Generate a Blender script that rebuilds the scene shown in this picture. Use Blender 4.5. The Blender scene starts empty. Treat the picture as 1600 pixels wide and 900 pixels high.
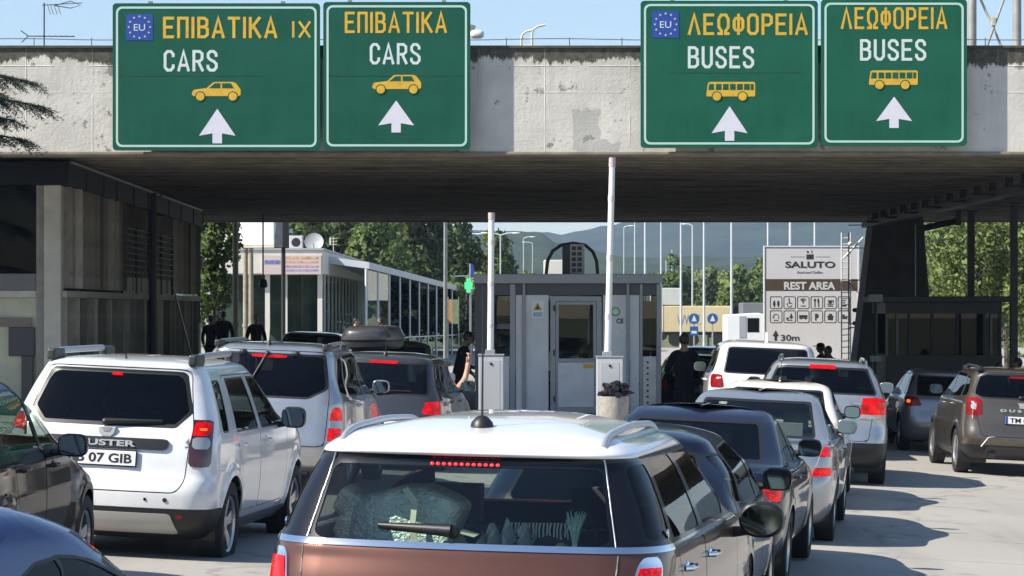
import bpy, math, random
import numpy as np
from mathutils import Vector, Matrix, Euler
from mathutils.bvhtree import BVHTree

S = bpy.context.scene
COL = S.collection
R = math.radians
rng = random.Random(7)

# ------------------------------------------------------------------ camera, sky, sun, exposure
F = 4300.0            # focal length in pixels of the 1600 px wide photograph
HY = 481.0            # horizon row
CAMZ = 2.1
cam = bpy.data.cameras.new('camera')
cam.sensor_width = 36
cam.lens = F / 1600 * 36
cam.shift_y = (HY - 450) / 1600
cam.clip_start = 0.1
cam.clip_end = 20000
camo = bpy.data.objects.new('camera', cam)
COL.objects.link(camo)
camo.location = (0, 0, CAMZ)
camo.rotation_euler = (R(90), 0, 0)
S.camera = camo

SUN_EL, SUN_AZ = 43.0, -112.0      # azimuth from +Y, clockwise
w = bpy.data.worlds.new('World')
S.world = w
w.use_nodes = True
nt = w.node_tree
bg = nt.nodes['Background']
sky = nt.nodes.new('ShaderNodeTexSky')
sky.sky_type = 'NISHITA'
sky.sun_disc = False
sky.sun_elevation = R(SUN_EL)
sky.sun_rotation = R(SUN_AZ % 360)
sky.altitude = 60
sky.air_density = 1.0
sky.dust_density = 0.2
sky.ozone_density = 2.2
nt.links.new(sky.outputs[0], bg.inputs[0])
bg.inputs[1].default_value = 0.09
sl = bpy.data.lights.new('sun', 'SUN')
sl.energy = 4.9
sl.angle = R(0.5)
sl.color = (1.0, 0.93, 0.82)
so = bpy.data.objects.new('sun', sl)
COL.objects.link(so)
_e, _a = R(SUN_EL), R(SUN_AZ)
sdir = Vector((math.sin(_a) * math.cos(_e), math.cos(_a) * math.cos(_e), math.sin(_e)))
so.rotation_euler = sdir.to_track_quat('Z', 'Y').to_euler()
S.view_settings.view_transform = 'Standard'
S.view_settings.look = 'None'
S.view_settings.gamma = 1
S.view_settings.use_curve_mapping = False
S.view_settings.exposure = 0.90
S.render.engine = 'CYCLES'
S.cycles.max_bounces = 10
S.cycles.transparent_max_bounces = 16
S.cycles.caustics_reflective = False
S.cycles.caustics_refractive = False
S.cycles.sample_clamp_indirect = 6
S.cycles.use_denoising = True


def px(x, y, d):
    """a pixel of the photograph at depth d -> a point of the place"""
    return Vector(((x - 800) * d / F, d, CAMZ - (y - HY) * d / F))


def gz(x, y):
    """height of the ground: the plaza falls to the right and slowly away"""
    x = max(-14.0, min(14.0, x))
    k = 1.0 if y < 95 else max(0.0, 1 - (y - 95) / 60)
    return (-0.045 * x) * k - 0.003 * min(max(y, -20), 95)


# ------------------------------------------------------------------ materials
MATS = {}


def mat(name, col, rough=0.6, metal=0.0, coat=0.0, noise=0.0, nscale=6.0, bump=0.0, bscale=40.0,
        emit=None, estr=0.0, spec=0.5, flake=0.0, dirt=None):
    if name in MATS:
        return MATS[name]
    m = bpy.data.materials.new(name)
    MATS[name] = m
    m.use_nodes = True
    t = m.node_tree
    b = t.nodes['Principled BSDF']
    c4 = (*col, 1)
    b.inputs['Base Color'].default_value = c4
    b.inputs['Roughness'].default_value = rough
    b.inputs['Metallic'].default_value = metal
    b.inputs['Coat Weight'].default_value = coat
    b.inputs['Coat Roughness'].default_value = 0.04
    b.inputs['Specular IOR Level'].default_value = spec
    if emit is not None:
        b.inputs['Emission Color'].default_value = (*emit, 1)
        b.inputs['Emission Strength'].default_value = estr
    tc = t.nodes.new('ShaderNodeTexCoord')
    if noise > 0:
        n = t.nodes.new('ShaderNodeTexNoise')
        n.inputs['Scale'].default_value = nscale
        n.inputs['Detail'].default_value = 6
        n.inputs['Roughness'].default_value = 0.65
        t.links.new(tc.outputs['Object'], n.inputs['Vector'])
        r = t.nodes.new('ShaderNodeMapRange')
        r.inputs[1].default_value = 0.3
        r.inputs[2].default_value = 0.7
        r.inputs[3].default_value = 1 - noise
        r.inputs[4].default_value = 1 + noise
        t.links.new(n.outputs['Fac'], r.inputs[0])
        mx = t.nodes.new('ShaderNodeVectorMath')
        mx.operation = 'SCALE'
        mx.inputs[0].default_value = col
        t.links.new(r.outputs[0], mx.inputs['Scale'])
        last = mx.outputs[0]
        if dirt is not None:
            n2 = t.nodes.new('ShaderNodeTexNoise')
            n2.inputs['Scale'].default_value = nscale * 0.35
            n2.inputs['Detail'].default_value = 9
            n2.inputs['Roughness'].default_value = 0.7
            t.links.new(tc.outputs['Object'], n2.inputs['Vector'])
            r2 = t.nodes.new('ShaderNodeMapRange')
            r2.inputs[1].default_value = 0.5
            r2.inputs[2].default_value = 0.72
            t.links.new(n2.outputs['Fac'], r2.inputs[0])
            m2 = t.nodes.new('ShaderNodeMixRGB')
            m2.inputs[2].default_value = (*dirt, 1)
            t.links.new(r2.outputs[0], m2.inputs[0])
            t.links.new(last, m2.inputs[1])
            last = m2.outputs[0]
        t.links.new(last, b.inputs['Base Color'])
    if flake > 0:
        v = t.nodes.new('ShaderNodeTexNoise')
        v.inputs['Scale'].default_value = 900
        t.links.new(tc.outputs['Object'], v.inputs['Vector'])
        bp = t.nodes.new('ShaderNodeBump')
        bp.inputs['Strength'].default_value = flake
        bp.inputs['Distance'].default_value = 0.001
        t.links.new(v.outputs['Fac'], bp.inputs['Height'])
        t.links.new(bp.outputs[0], b.inputs['Normal'])
    if bump > 0:
        v = t.nodes.new('ShaderNodeTexNoise')
        v.inputs['Scale'].default_value = bscale
        v.inputs['Detail'].default_value = 5
        t.links.new(tc.outputs['Object'], v.inputs['Vector'])
        bp = t.nodes.new('ShaderNodeBump')
        bp.inputs['Strength'].default_value = bump
        bp.inputs['Distance'].default_value = 0.02
        t.links.new(v.outputs['Fac'], bp.inputs['Height'])
        t.links.new(bp.outputs[0], b.inputs['Normal'])
    return m


def glassmat(name, tint, refl=1.0, rough=0.0):
    """thin pane: tinted see-through plus mirror reflection by the Fresnel law"""
    if name in MATS:
        return MATS[name]
    m = bpy.data.materials.new(name)
    MATS[name] = m
    m.use_nodes = True
    t = m.node_tree
    for n in list(t.nodes):
        if n.type != 'OUTPUT_MATERIAL':
            t.nodes.remove(n)
    out = [n for n in t.nodes if n.type == 'OUTPUT_MATERIAL'][0]
    tr = t.nodes.new('ShaderNodeBsdfTransparent')
    tr.inputs[0].default_value = (*tint, 1)
    gl = t.nodes.new('ShaderNodeBsdfGlossy')
    gl.inputs['Roughness'].default_value = rough
    gl.inputs[0].default_value = (refl, refl, refl, 1)
    fr = t.nodes.new('ShaderNodeFresnel')
    fr.inputs[0].default_value = 1.55
    ge = t.nodes.new('ShaderNodeNewGeometry')
    mm = t.nodes.new('ShaderNodeMath')
    mm.operation = 'MULTIPLY'
    sb = t.nodes.new('ShaderNodeMath')
    sb.operation = 'SUBTRACT'
    sb.inputs[0].default_value = 1.0
    t.links.new(ge.outputs['Backfacing'], sb.inputs[1])
    t.links.new(fr.outputs[0], mm.inputs[0])
    t.links.new(sb.outputs[0], mm.inputs[1])
    mx = t.nodes.new('ShaderNodeMixShader')
    t.links.new(mm.outputs[0], mx.inputs[0])
    t.links.new(tr.outputs[0], mx.inputs[1])
    t.links.new(gl.outputs[0], mx.inputs[2])
    t.links.new(mx.outputs[0], out.inputs[0])
    return m


# ------------------------------------------------------------------ objects
def tag(o, label=None, cat=None, group=None, kind=None):
    if label:
        o['label'] = label
    if cat:
        o['category'] = cat
    if group:
        o['group'] = group
    if kind:
        o['kind'] = kind
    return o


def empty(name, loc=(0, 0, 0), rz=0.0, label=None, cat=None, group=None):
    o = bpy.data.objects.new(name, None)
    o.empty_display_size = 0.3
    COL.objects.link(o)
    o.location = loc
    o.rotation_euler = (0, 0, rz)
    return tag(o, label, cat, group)


def copy_tree(o, parent=None):
    c = o.copy()
    COL.objects.link(c)
    c.parent = parent
    for ch in list(o.children):
        copy_tree(ch, c)
    return c


class MB:
    """collects shapes and links them as one mesh object"""

    def __init__(self):
        self.v = []
        self.f = []

    def add(self, vs, fs):
        n = len(self.v)
        self.v += [tuple(p) for p in vs]
        self.f += [tuple(i + n for i in f) for f in fs]
        return self

    def box(self, c, s, rot=None):
        hx, hy, hz = s[0] / 2, s[1] / 2, s[2] / 2
        vs = [Vector((x, y, z)) for x in (-hx, hx) for y in (-hy, hy) for z in (-hz, hz)]
        if rot is not None:
            M = Euler(rot).to_matrix()
            vs = [M @ v for v in vs]
        vs = [v + Vector(c) for v in vs]
        return self.add(vs, [(0, 1, 3, 2), (4, 6, 7, 5), (0, 4, 5, 1), (2, 3, 7, 6), (0, 2, 6, 4), (1, 5, 7, 3)])

    def span(self, x0, x1, y0, y1, z0, z1):
        return self.box(((x0 + x1) / 2, (y0 + y1) / 2, (z0 + z1) / 2), (abs(x1 - x0), abs(y1 - y0), abs(z1 - z0)))

    def cyl(self, a, b, r0, r1=None, n=12, cap=True):
        r1 = r0 if r1 is None else r1
        a, b = Vector(a), Vector(b)
        d = (b - a).normalized()
        u = d.orthogonal().normalized()
        w_ = d.cross(u)
        vs = []
        for p, r in ((a, r0), (b, r1)):
            for k in range(n):
                t = 2 * math.pi * k / n
                vs.append(p + (u * math.cos(t) + w_ * math.sin(t)) * r)
        fs = [(k, (k + 1) % n, n + (k + 1) % n, n + k) for k in range(n)]
        if cap:
            fs += [tuple(range(n))[::-1], tuple(range(n, 2 * n))]
        return self.add(vs, fs)

    def tube(self, pts, r, n=8, cap=True):
        pts = [Vector(p) for p in pts]
        rs = r if isinstance(r, (list, tuple)) else [r] * len(pts)
        vs, fs = [], []
        d0 = (pts[1] - pts[0]).normalized()
        u = d0.orthogonal().normalized()
        for i, p in enumerate(pts):
            if i == 0:
                d = d0
            elif i == len(pts) - 1:
                d = (pts[i] - pts[i - 1]).normalized()
            else:
                d = ((pts[i + 1] - p).normalized() + (p - pts[i - 1]).normalized())
                d = d.normalized() if d.length > 1e-6 else (pts[i + 1] - p).normalized()
            u = (u - d * u.dot(d))
            u = u.normalized() if u.length > 1e-6 else d.orthogonal().normalized()
            w_ = d.cross(u)
            for k in range(n):
                t = 2 * math.pi * k / n
                vs.append(p + (u * math.cos(t) + w_ * math.sin(t)) * rs[i])
        for i in range(len(pts) - 1):
            for k in range(n):
                fs.append((i * n + k, i * n + (k + 1) % n, (i + 1) * n + (k + 1) % n, (i + 1) * n + k))
        if cap:
            fs += [tuple(range(n))[::-1], tuple(range((len(pts) - 1) * n, len(pts) * n))]
        return self.add(vs, fs)

    def lathe(self, prof, c=(0, 0, 0), axis='z', n=24):
        """prof: (radius, height) pairs"""
        vs, fs = [], []
        for r, h in prof:
            for k in range(n):
                t = 2 * math.pi * k / n
                a, b = r * math.cos(t), r * math.sin(t)
                p = {'z': (a, b, h), 'x': (h, a, b), 'y': (b, h, a)}[axis]
                vs.append(Vector(p) + Vector(c))
        m = len(prof)
        for i in range(m - 1):
            for k in range(n):
                fs.append((i * n + k, i * n + (k + 1) % n, (i + 1) * n + (k + 1) % n, (i + 1) * n + k))
        if prof[0][0] > 1e-5:
            fs.append(tuple(range(n))[::-1])
        if prof[-1][0] > 1e-5:
            fs.append(tuple(range((m - 1) * n, m * n)))
        return self.add(vs, fs)

    def prism(self, poly, h0, h1, plane='xz'):
        """2-D outline extruded from h0 to h1 along the plane's normal"""
        n = len(poly)
        a = sum(poly[i][0] * poly[(i + 1) % n][1] - poly[(i + 1) % n][0] * poly[i][1] for i in range(n))
        if a < 0:
            poly = poly[::-1]

        def P(p, h):
            return {'xz': (p[0], h, p[1]), 'xy': (p[0], p[1], h), 'yz': (h, p[0], p[1])}[plane]
        vs = [P(p, h0) for p in poly] + [P(p, h1) for p in poly]
        fs = [tuple(range(n)), tuple(range(n, 2 * n))[::-1]] + [(i, n + i, n + (i + 1) % n, (i + 1) % n) for i in range(n)]
        return self.add(vs, fs)

    def ball(self, c, r, n=12, m=8, sq=None):
        rx, ry, rz = (r, r, r) if not isinstance(r, (tuple, list)) else r
        vs, fs = [], []

        def sp(v):
            return v if sq is None else math.copysign(abs(v) ** sq, v)
        for i in range(m + 1):
            th = math.pi * i / m
            for k in range(n):
                t = 2 * math.pi * k / n
                vs.append((c[0] + rx * sp(math.sin(th)) * sp(math.cos(t)), c[1] + ry * sp(math.sin(th)) * sp(math.sin(t)), c[2] + rz * sp(math.cos(th))))
        for i in range(m):
            for k in range(n):
                fs.append((i * n + k, (i + 1) * n + k, (i + 1) * n + (k + 1) % n, i * n + (k + 1) % n))
        return self.add(vs, fs)

    def build(self, name, m, parent=None, smooth=False, bevel=0.0, loc=None, weld=False):
        me = bpy.data.meshes.new(name)
        me.from_pydata(self.v, [], self.f)
        me.validate()
        import bmesh
        bm = bmesh.new()
        bm.from_mesh(me)
        if weld:
            bmesh.ops.remove_doubles(bm, verts=bm.verts, dist=1e-5)
        bmesh.ops.recalc_face_normals(bm, faces=bm.faces)
        bm.to_mesh(me)
        bm.free()
        me.materials.append(m)
        if smooth:
            me.polygons.foreach_set('use_smooth', [True] * len(me.polygons))
        o = bpy.data.objects.new(name, me)
        COL.objects.link(o)
        if parent is not None:
            o.parent = parent
        if loc is not None:
            o.location = loc
        if bevel > 0:
            b = o.modifiers.new('bevel', 'BEVEL')
            b.width = bevel
            b.segments = 2
            b.limit_method = 'ANGLE'
            b.angle_limit = R(40)
        if smooth and hasattr(me, 'set_sharp_from_angle'):
            me.set_sharp_from_angle(angle=R(45))
        return o


def text(name, body, size, m, parent=None, loc=(0, 0, 0), rot=(R(90), 0, 0), sx=1.0, bold=0.0, depth=0.004, align='LEFT', width=None, shear=0.0, space=1.0):
    """real lettering: a text curve turned into a mesh; the capital height is size"""
    cu = bpy.data.curves.new(name, 'FONT')
    cu.body = body
    cu.size = size / 0.729
    cu.align_x = align
    cu.offset = bold
    cu.extrude = depth / 2
    cu.shear = shear
    cu.space_character = space
    cu.resolution_u = 4
    tmp = bpy.data.objects.new(name, cu)
    COL.objects.link(tmp)
    dg = bpy.context.evaluated_depsgraph_get()
    me = bpy.data.meshes.new_from_object(tmp.evaluated_get(dg))
    COL.objects.unlink(tmp)
    bpy.data.objects.remove(tmp)
    n = len(me.vertices)
    co = np.empty(n * 3)
    me.vertices.foreach_get('co', co)
    co = co.reshape(-1, 3)
    if width is not None and n:
        x0, x1 = co[:, 0].min(), co[:, 0].max()
        sx = width / (x1 - x0)
        if align == 'LEFT':
            co[:, 0] -= x0
        else:
            co[:, 0] -= (x0 + x1) / 2
    co[:, 0] *= sx
    me.vertices.foreach_set('co', co.ravel())
    me.materials.clear()
    me.materials.append(m)
    me.name = name
    o = bpy.data.objects.new(name, me)
    COL.objects.link(o)
    o.parent = parent
    o.location = loc
    o.rotation_euler = rot
    return o


def rrect(x0, x1, z0, z1, r, n=4):
    pts = []
    for cx, cz, a0 in ((x1 - r, z1 - r, 0), (x0 + r, z1 - r, 90), (x0 + r, z0 + r, 180), (x1 - r, z0 + r, 270)):
        for k in range(n + 1):
            t = R(a0 + 90 * k / n)
            pts.append((cx + r * math.cos(t), cz + r * math.sin(t)))
    return pts


def ring_prism(mb, outer, inner, h0, h1, plane='xz'):
    """frame between two outlines with the same number of points"""
    n = len(outer)

    def P(p, h):
        return {'xz': (p[0], h, p[1]), 'xy': (p[0], p[1], h), 'yz': (h, p[0], p[1])}[plane]
    vs = [P(p, h0) for p in outer] + [P(p, h0) for p in inner] + [P(p, h1) for p in outer] + [P(p, h1) for p in inner]
    fs = []
    for i in range(n):
        j = (i + 1) % n
        fs += [(i, j, n + j, n + i), (2 * n + i, 3 * n + i, 3 * n + j, 2 * n + j), (i, 2 * n + i, 2 * n + j, j), (n + i, n + j, 3 * n + j, 3 * n + i)]
    mb.add(vs, fs)
    return mb
# ------------------------------------------------------------------ node helper for the large surfaces
class NT:
    def __init__(self, name, rough=0.8):
        self.m = bpy.data.materials.new(name)
        self.m.use_nodes = True
        self.t = self.m.node_tree
        self.b = self.t.nodes['Principled BSDF']
        self.b.inputs['Roughness'].default_value = rough
        self.tc = self.t.nodes.new('ShaderNodeTexCoord')
        self.o = self.tc.outputs['Object']

    def n(self, typ, **kw):
        x = self.t.nodes.new(typ)
        for k, v in kw.items():
            setattr(x, k, v)
        return x

    def link(self, a, b):
        self.t.links.new(a, b)

    def mapped(self, sc=(1, 1, 1), loc=(0, 0, 0)):
        m = self.n('ShaderNodeMapping')
        m.inputs['Scale'].default_value = sc
        m.inputs['Location'].default_value = loc
        self.link(self.o, m.inputs[0])
        return m.outputs[0]

    def noise(self, scale, detail=5, rough=0.6, vec=None, dist=0.0):
        x = self.n('ShaderNodeTexNoise')
        x.inputs['Scale'].default_value = scale
        x.inputs['Detail'].default_value = detail
        x.inputs['Roughness'].default_value = rough
        x.inputs['Distortion'].default_value = dist
        self.link(vec or self.o, x.inputs['Vector'])
        return x.outputs['Fac']

    def rng(self, v, a, b, c=0.0, d=1.0):
        x = self.n('ShaderNodeMapRange')
        for i, k in enumerate((a, b, c, d)):
            x.inputs[i + 1].default_value = k
        self.link(v, x.inputs[0])
        return x.outputs[0]

    def math(self, op, a, b=None):
        x = self.n('ShaderNodeMath', operation=op)
        for i, k in enumerate((a, b)):
            if k is None:
                continue
            if isinstance(k, (int, float)):
                x.inputs[i].default_value = k
            else:
                self.link(k, x.inputs[i])
        return x.outputs[0]

    def mix(self, f, a, b):
        x = self.n('ShaderNodeMixRGB')
        for i, k in ((0, f), (1, a), (2, b)):
            if isinstance(k, (int, float)):
                x.inputs[i].default_value = k
            elif isinstance(k, tuple):
                x.inputs[i].default_value = (*k, 1)
            else:
                self.link(k, x.inputs[i])
        return x.outputs[0]

    def sep(self):
        x = self.n('ShaderNodeSeparateXYZ')
        self.link(self.o, x.inputs[0])
        return x.outputs

    def done(self, col, bump=None, bstr=0.3, bdist=0.02):
        self.link(col, self.b.inputs['Base Color'])
        if bump is not None:
            bp = self.n('ShaderNodeBump')
            bp.inputs['Strength'].default_value = bstr
            bp.inputs['Distance'].default_value = bdist
            self.link(bump, bp.inputs['Height'])
            self.link(bp.outputs[0], self.b.inputs['Normal'])
        return self.m


def asphalt_mat():
    q = NT('worn_pale_asphalt', 0.85)
    big = q.rng(q.noise(0.22, 5, 0.6), 0.35, 0.68)
    col = q.mix(big, (0.33, 0.315, 0.285), (0.395, 0.377, 0.343))
    fine = q.rng(q.noise(55, 3, 0.7), 0.3, 0.7)
    col = q.mix(q.math('MULTIPLY', fine, 0.35), col, (0.20, 0.19, 0.17))
    streak = q.rng(q.noise(1.0, 4, 0.6, q.mapped((1.3, 0.10, 1))), 0.52, 0.75)
    col = q.mix(q.math('MULTIPLY', streak, 0.5), col, (0.19, 0.18, 0.165))
    # cracks and slab joints
    v = q.n('ShaderNodeTexVoronoi', feature='DISTANCE_TO_EDGE')
    v.inputs['Scale'].default_value = 0.33
    dist = q.n('ShaderNodeTexNoise')
    dist.inputs['Scale'].default_value = 0.9
    dist.inputs['Detail'].default_value = 6
    q.link(q.o, dist.inputs['Vector'])
    add = q.n('ShaderNodeVectorMath', operation='ADD')
    sc = q.n('ShaderNodeVectorMath', operation='SCALE')
    sc.inputs['Scale'].default_value = 1.6
    q.link(dist.outputs['Color'], sc.inputs[0])
    q.link(q.o, add.inputs[0])
    q.link(sc.outputs[0], add.inputs[1])
    q.link(add.outputs[0], v.inputs['Vector'])
    crack = q.math('MULTIPLY', q.rng(v.outputs['Distance'], 0.006, 0.022, 1.0, 0.0), q.rng(q.noise(0.4, 3), 0.42, 0.52))
    col = q.mix(q.math('MULTIPLY', crack, 0.33), col, (0.08, 0.075, 0.07))
    spots = q.rng(q.noise(2.3, 2, 0.5), 0.66, 0.72)
    col = q.mix(q.math('MULTIPLY', spots, 0.4), col, (0.11, 0.105, 0.10))
    return q.done(col, q.noise(160, 4, 0.7), 0.35, 0.01)


def whitewash_mat():
    """whitewashed concrete; q.o.z is 0 at the underside of the parapet"""
    q = NT('peeling_whitewashed_concrete', 0.85)
    x, y, z = q.sep()
    tone = q.rng(q.noise(1.1, 6, 0.62), 0.3, 0.7)
    col = q.mix(tone, (0.46, 0.44, 0.40), (0.66, 0.635, 0.58))
    drip = q.rng(q.noise(1.0, 5, 0.65, q.mapped((5.0, 1, 0.5))), 0.5, 0.74)
    hi = q.rng(z, 0.3, 1.7)
    col = q.mix(q.math('MULTIPLY', q.math('MULTIPLY', drip, hi), 0.5), col, (0.25, 0.24, 0.22))
    bare = q.rng(q.math('ADD', q.noise(2.6, 8, 0.72), q.math('MULTIPLY', q.noise(0.55, 3), 0.35)), 0.765, 0.80)
    col = q.mix(q.math('MULTIPLY', bare, 0.75), col, (0.15, 0.14, 0.125))
    # moss and bare concrete along the top edge
    edge = q.math('ADD', q.rng(z, 1.25, 1.76, -0.34, 0.22), q.math('ADD', q.math('MULTIPLY', q.noise(2.6, 9, 0.75, q.mapped((2.2, 1, 0.8))), .7), q.math('MULTIPLY', q.noise(0.42, 4), .62)))
    moss = q.rng(edge, 0.60, 0.64)
    mcol = q.mix(q.rng(q.noise(9, 4), 0.35, 0.65), (0.10, 0.095, 0.08), (0.045, 0.043, 0.03))
    col = q.mix(moss, col, mcol)
    # a darker grey patch with its own ragged outline
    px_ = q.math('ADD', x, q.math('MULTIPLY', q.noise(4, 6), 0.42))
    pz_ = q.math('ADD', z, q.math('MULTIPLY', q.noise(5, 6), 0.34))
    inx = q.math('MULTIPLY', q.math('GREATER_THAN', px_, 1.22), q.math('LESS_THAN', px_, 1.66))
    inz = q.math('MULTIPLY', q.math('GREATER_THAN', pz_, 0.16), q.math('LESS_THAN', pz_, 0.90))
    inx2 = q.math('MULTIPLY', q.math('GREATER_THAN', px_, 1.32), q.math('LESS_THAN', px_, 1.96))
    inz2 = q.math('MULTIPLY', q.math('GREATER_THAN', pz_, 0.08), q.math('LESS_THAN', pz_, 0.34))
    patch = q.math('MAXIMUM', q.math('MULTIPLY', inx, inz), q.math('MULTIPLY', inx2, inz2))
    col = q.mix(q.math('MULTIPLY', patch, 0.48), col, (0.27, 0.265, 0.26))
    # lines of the formwork
    l1 = q.rng(q.math('ABSOLUTE', q.math('SUBTRACT', z, 1.42)), 0.0, 0.014, 1, 0)
    l2 = q.rng(q.math('ABSOLUTE', q.math('SUBTRACT', z, 0.98)), 0.0, 0.012, 1, 0)
    vx = q.math('ABSOLUTE', q.math('SUBTRACT', q.math('PINGPONG', x, 1.25), 0.55))
    l3 = q.rng(vx, 0.0, 0.012, 1, 0)
    lines = q.math('MULTIPLY', q.math('MAXIMUM', q.math('MAXIMUM', l1, l2), q.math('MULTIPLY', l3, 0.8)), q.rng(q.noise(1.3, 3), 0.40, 0.56))
    col = q.mix(q.math('MULTIPLY', lines, 0.35), col, (0.70, 0.68, 0.63))
    h = q.math('ADD', q.noise(14, 8, 0.7), q.math('MULTIPLY', lines, 1.2))
    return q.done(col, h, 0.55, 0.02)


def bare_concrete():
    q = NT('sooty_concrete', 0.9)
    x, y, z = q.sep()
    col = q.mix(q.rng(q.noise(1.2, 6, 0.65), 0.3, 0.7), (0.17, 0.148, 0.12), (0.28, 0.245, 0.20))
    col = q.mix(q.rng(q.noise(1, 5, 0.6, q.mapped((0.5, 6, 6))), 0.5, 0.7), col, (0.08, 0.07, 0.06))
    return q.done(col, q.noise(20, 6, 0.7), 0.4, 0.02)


M_ASPH = asphalt_mat()
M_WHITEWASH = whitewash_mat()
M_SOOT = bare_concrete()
M_GRASS = mat('dry_grass', (0.10, 0.115, 0.045), 0.95, noise=0.4, nscale=0.3)
M_KERB = mat('kerb_concrete', (0.36, 0.345, 0.32), 0.9, noise=0.2, nscale=3)
M_STEEL = mat('galvanised_steel', (0.42, 0.43, 0.44), 0.42, 0.7, noise=0.15, nscale=5)
M_DARKST = mat('dark_steel', (0.03, 0.031, 0.034), 0.5, 0.3)
M_BLACK = mat('black_plastic', (0.012, 0.012, 0.013), 0.45)
M_RUBBER = mat('rubber', (0.014, 0.014, 0.014), 0.8, noise=0.25, nscale=30)
M_WHITEP = mat('white_powder_coat', (0.74, 0.75, 0.76), 0.4, noise=0.06, nscale=3)
M_CREAM = mat('cream_paint', (0.62, 0.58, 0.46), 0.6, noise=0.12, nscale=4)

# ------------------------------------------------------------------ ground, plaza road
def sheet(name, xs, ys, zf, m, kind='structure'):
    vs = [(x, y, zf(x, y)) for y in ys for x in xs]
    n = len(xs)
    fs = [(j * n + i, j * n + i + 1, (j + 1) * n + i + 1, (j + 1) * n + i) for j in range(len(ys) - 1) for i in range(n - 1)]
    me = bpy.data.meshes.new(name)
    me.from_pydata(vs, [], fs)
    me.materials.append(m)
    me.polygons.foreach_set('use_smooth', [True] * len(fs))
    o = bpy.data.objects.new(name, me)
    COL.objects.link(o)
    o['kind'] = kind
    return o


def lin(a, b, n):
    return [a + (b - a) * i / n for i in range(n + 1)]


xs = [-9000, -4000, -1500, -600, -200, -80, -40] + lin(-20, 20, 20) + [40, 80, 200, 600, 1500, 4000, 9000]
ys = [-600, -100] + lin(-20, 170, 38) + [220, 300, 500, 900, 1600, 3000, 6000, 12000]
sheet('ground', xs, ys, lambda x, y: gz(x, y) - 0.06, M_GRASS)
sheet('road', lin(-14, 14, 14), lin(-20, 165, 37), gz, M_ASPH)
sheet('forecourt', [-60, -40, -25, -14], lin(-20, 165, 37), gz, M_ASPH)
sheet('apron', [14, 25, 40, 60], lin(-20, 165, 37), gz, M_ASPH)

# ------------------------------------------------------------------ the concrete canopy over the lanes
DB = 45.6
zb, zt = CAMZ + (HY - 237) * DB / F, CAMZ + (HY - 76) * DB / F
canopy = empty('concrete_canopy', (0, DB, 0), 0, 'wide weathered concrete canopy spanning all the lanes, whitewashed front with moss along its top edge', 'canopy')
me = MB().span(-24, 24, 0, 0.45, 0, zt - zb)
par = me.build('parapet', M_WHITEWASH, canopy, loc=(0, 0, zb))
mb = MB()
BACK = 37.2
mb.span(-24, 24, 0.45, BACK, 0.62, 1.2)
y = 0.75
while y < BACK - 0.3:
    mb.span(-24, 24, y, y + 0.36, 0.02, 0.622)
    y += 1.1
mb.span(-24, 24, BACK - 0.3, BACK, -0.02, 0.63)
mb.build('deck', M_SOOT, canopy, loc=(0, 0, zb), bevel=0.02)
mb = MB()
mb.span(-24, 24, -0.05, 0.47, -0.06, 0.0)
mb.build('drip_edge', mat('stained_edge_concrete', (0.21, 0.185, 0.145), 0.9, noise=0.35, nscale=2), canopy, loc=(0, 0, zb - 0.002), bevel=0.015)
mb = MB()
mb.span(-24, 24, -0.03, 0.5, 0, 0.05)
mb.build('coping', mat('mossy_concrete', (0.07, 0.067, 0.05), 0.95, noise=0.4, nscale=4), canopy, loc=(0, 0, zt + 0.002), bevel=0.01)


def tapered_pillar(x0t, x1t, x0b, x1b, y0, y1, z0, z1):
    m_ = MB()
    m_.prism([(x0b, z0), (x1b, z0), (x1t, z1), (x0t, z1)], y0, y1, 'xz')
    m_.span((x0t + x1t) / 2 - 0.55, (x0t + x1t) / 2 + 0.55, y0 + 0.3, y1 - 0.3, z1 + 0.002, z1 + 0.62)
    return m_.build('pillar', mat('dark_painted_concrete', (0.075, 0.07, 0.066), 0.85, noise=0.25, nscale=1.5), canopy, bevel=0.03)


tapered_pillar(9.95, 11.3, 9.3, 11.7, 30.0, 31.4, -0.7, zb - 0.05)
tapered_pillar(17.6, 18.9, 17.0, 19.4, 27.6, 29.0, -0.7, zb - 0.05)
tapered_pillar(-18.9, -17.6, -19.4, -17.0, 27.6, 29.0, 0.2, zb - 0.05)
tapered_pillar(-18.9, -17.6, -19.4, -17.0, 6.6, 8.0, 0.2, zb - 0.05)
tapered_pillar(17.6, 18.9, 17.0, 19.4, 6.6, 8.0, -0.9, zb - 0.05)

# thin wire rail along the top
rail = empty('wire_railing', (0, DB + 0.2, zt + 0.05), 0, 'thin wire railing on short posts along the top of the canopy', 'railing')
M_WIRE = mat('rail_wire', (0.13, 0.15, 0.18), 0.6, 0.3)
mb = MB()
mb.tube([(x, 0, 0.125 + 0.012 * math.sin(x * 2.1)) for x in lin(-12, 12, 60)], 0.008, 5)
mb.build('wire', M_WIRE, rail)
for i in range(25):
    p_ = MB().cyl((0, 0, 0), (0, 0, 0.15), 0.009, n=6).build('post', M_WIRE, rail)
    p_.location = (-11.9 + 0.985 * i + rng.uniform(-0.08, 0.08), 0, 0)

# ------------------------------------------------------------------ lane signs


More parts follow.
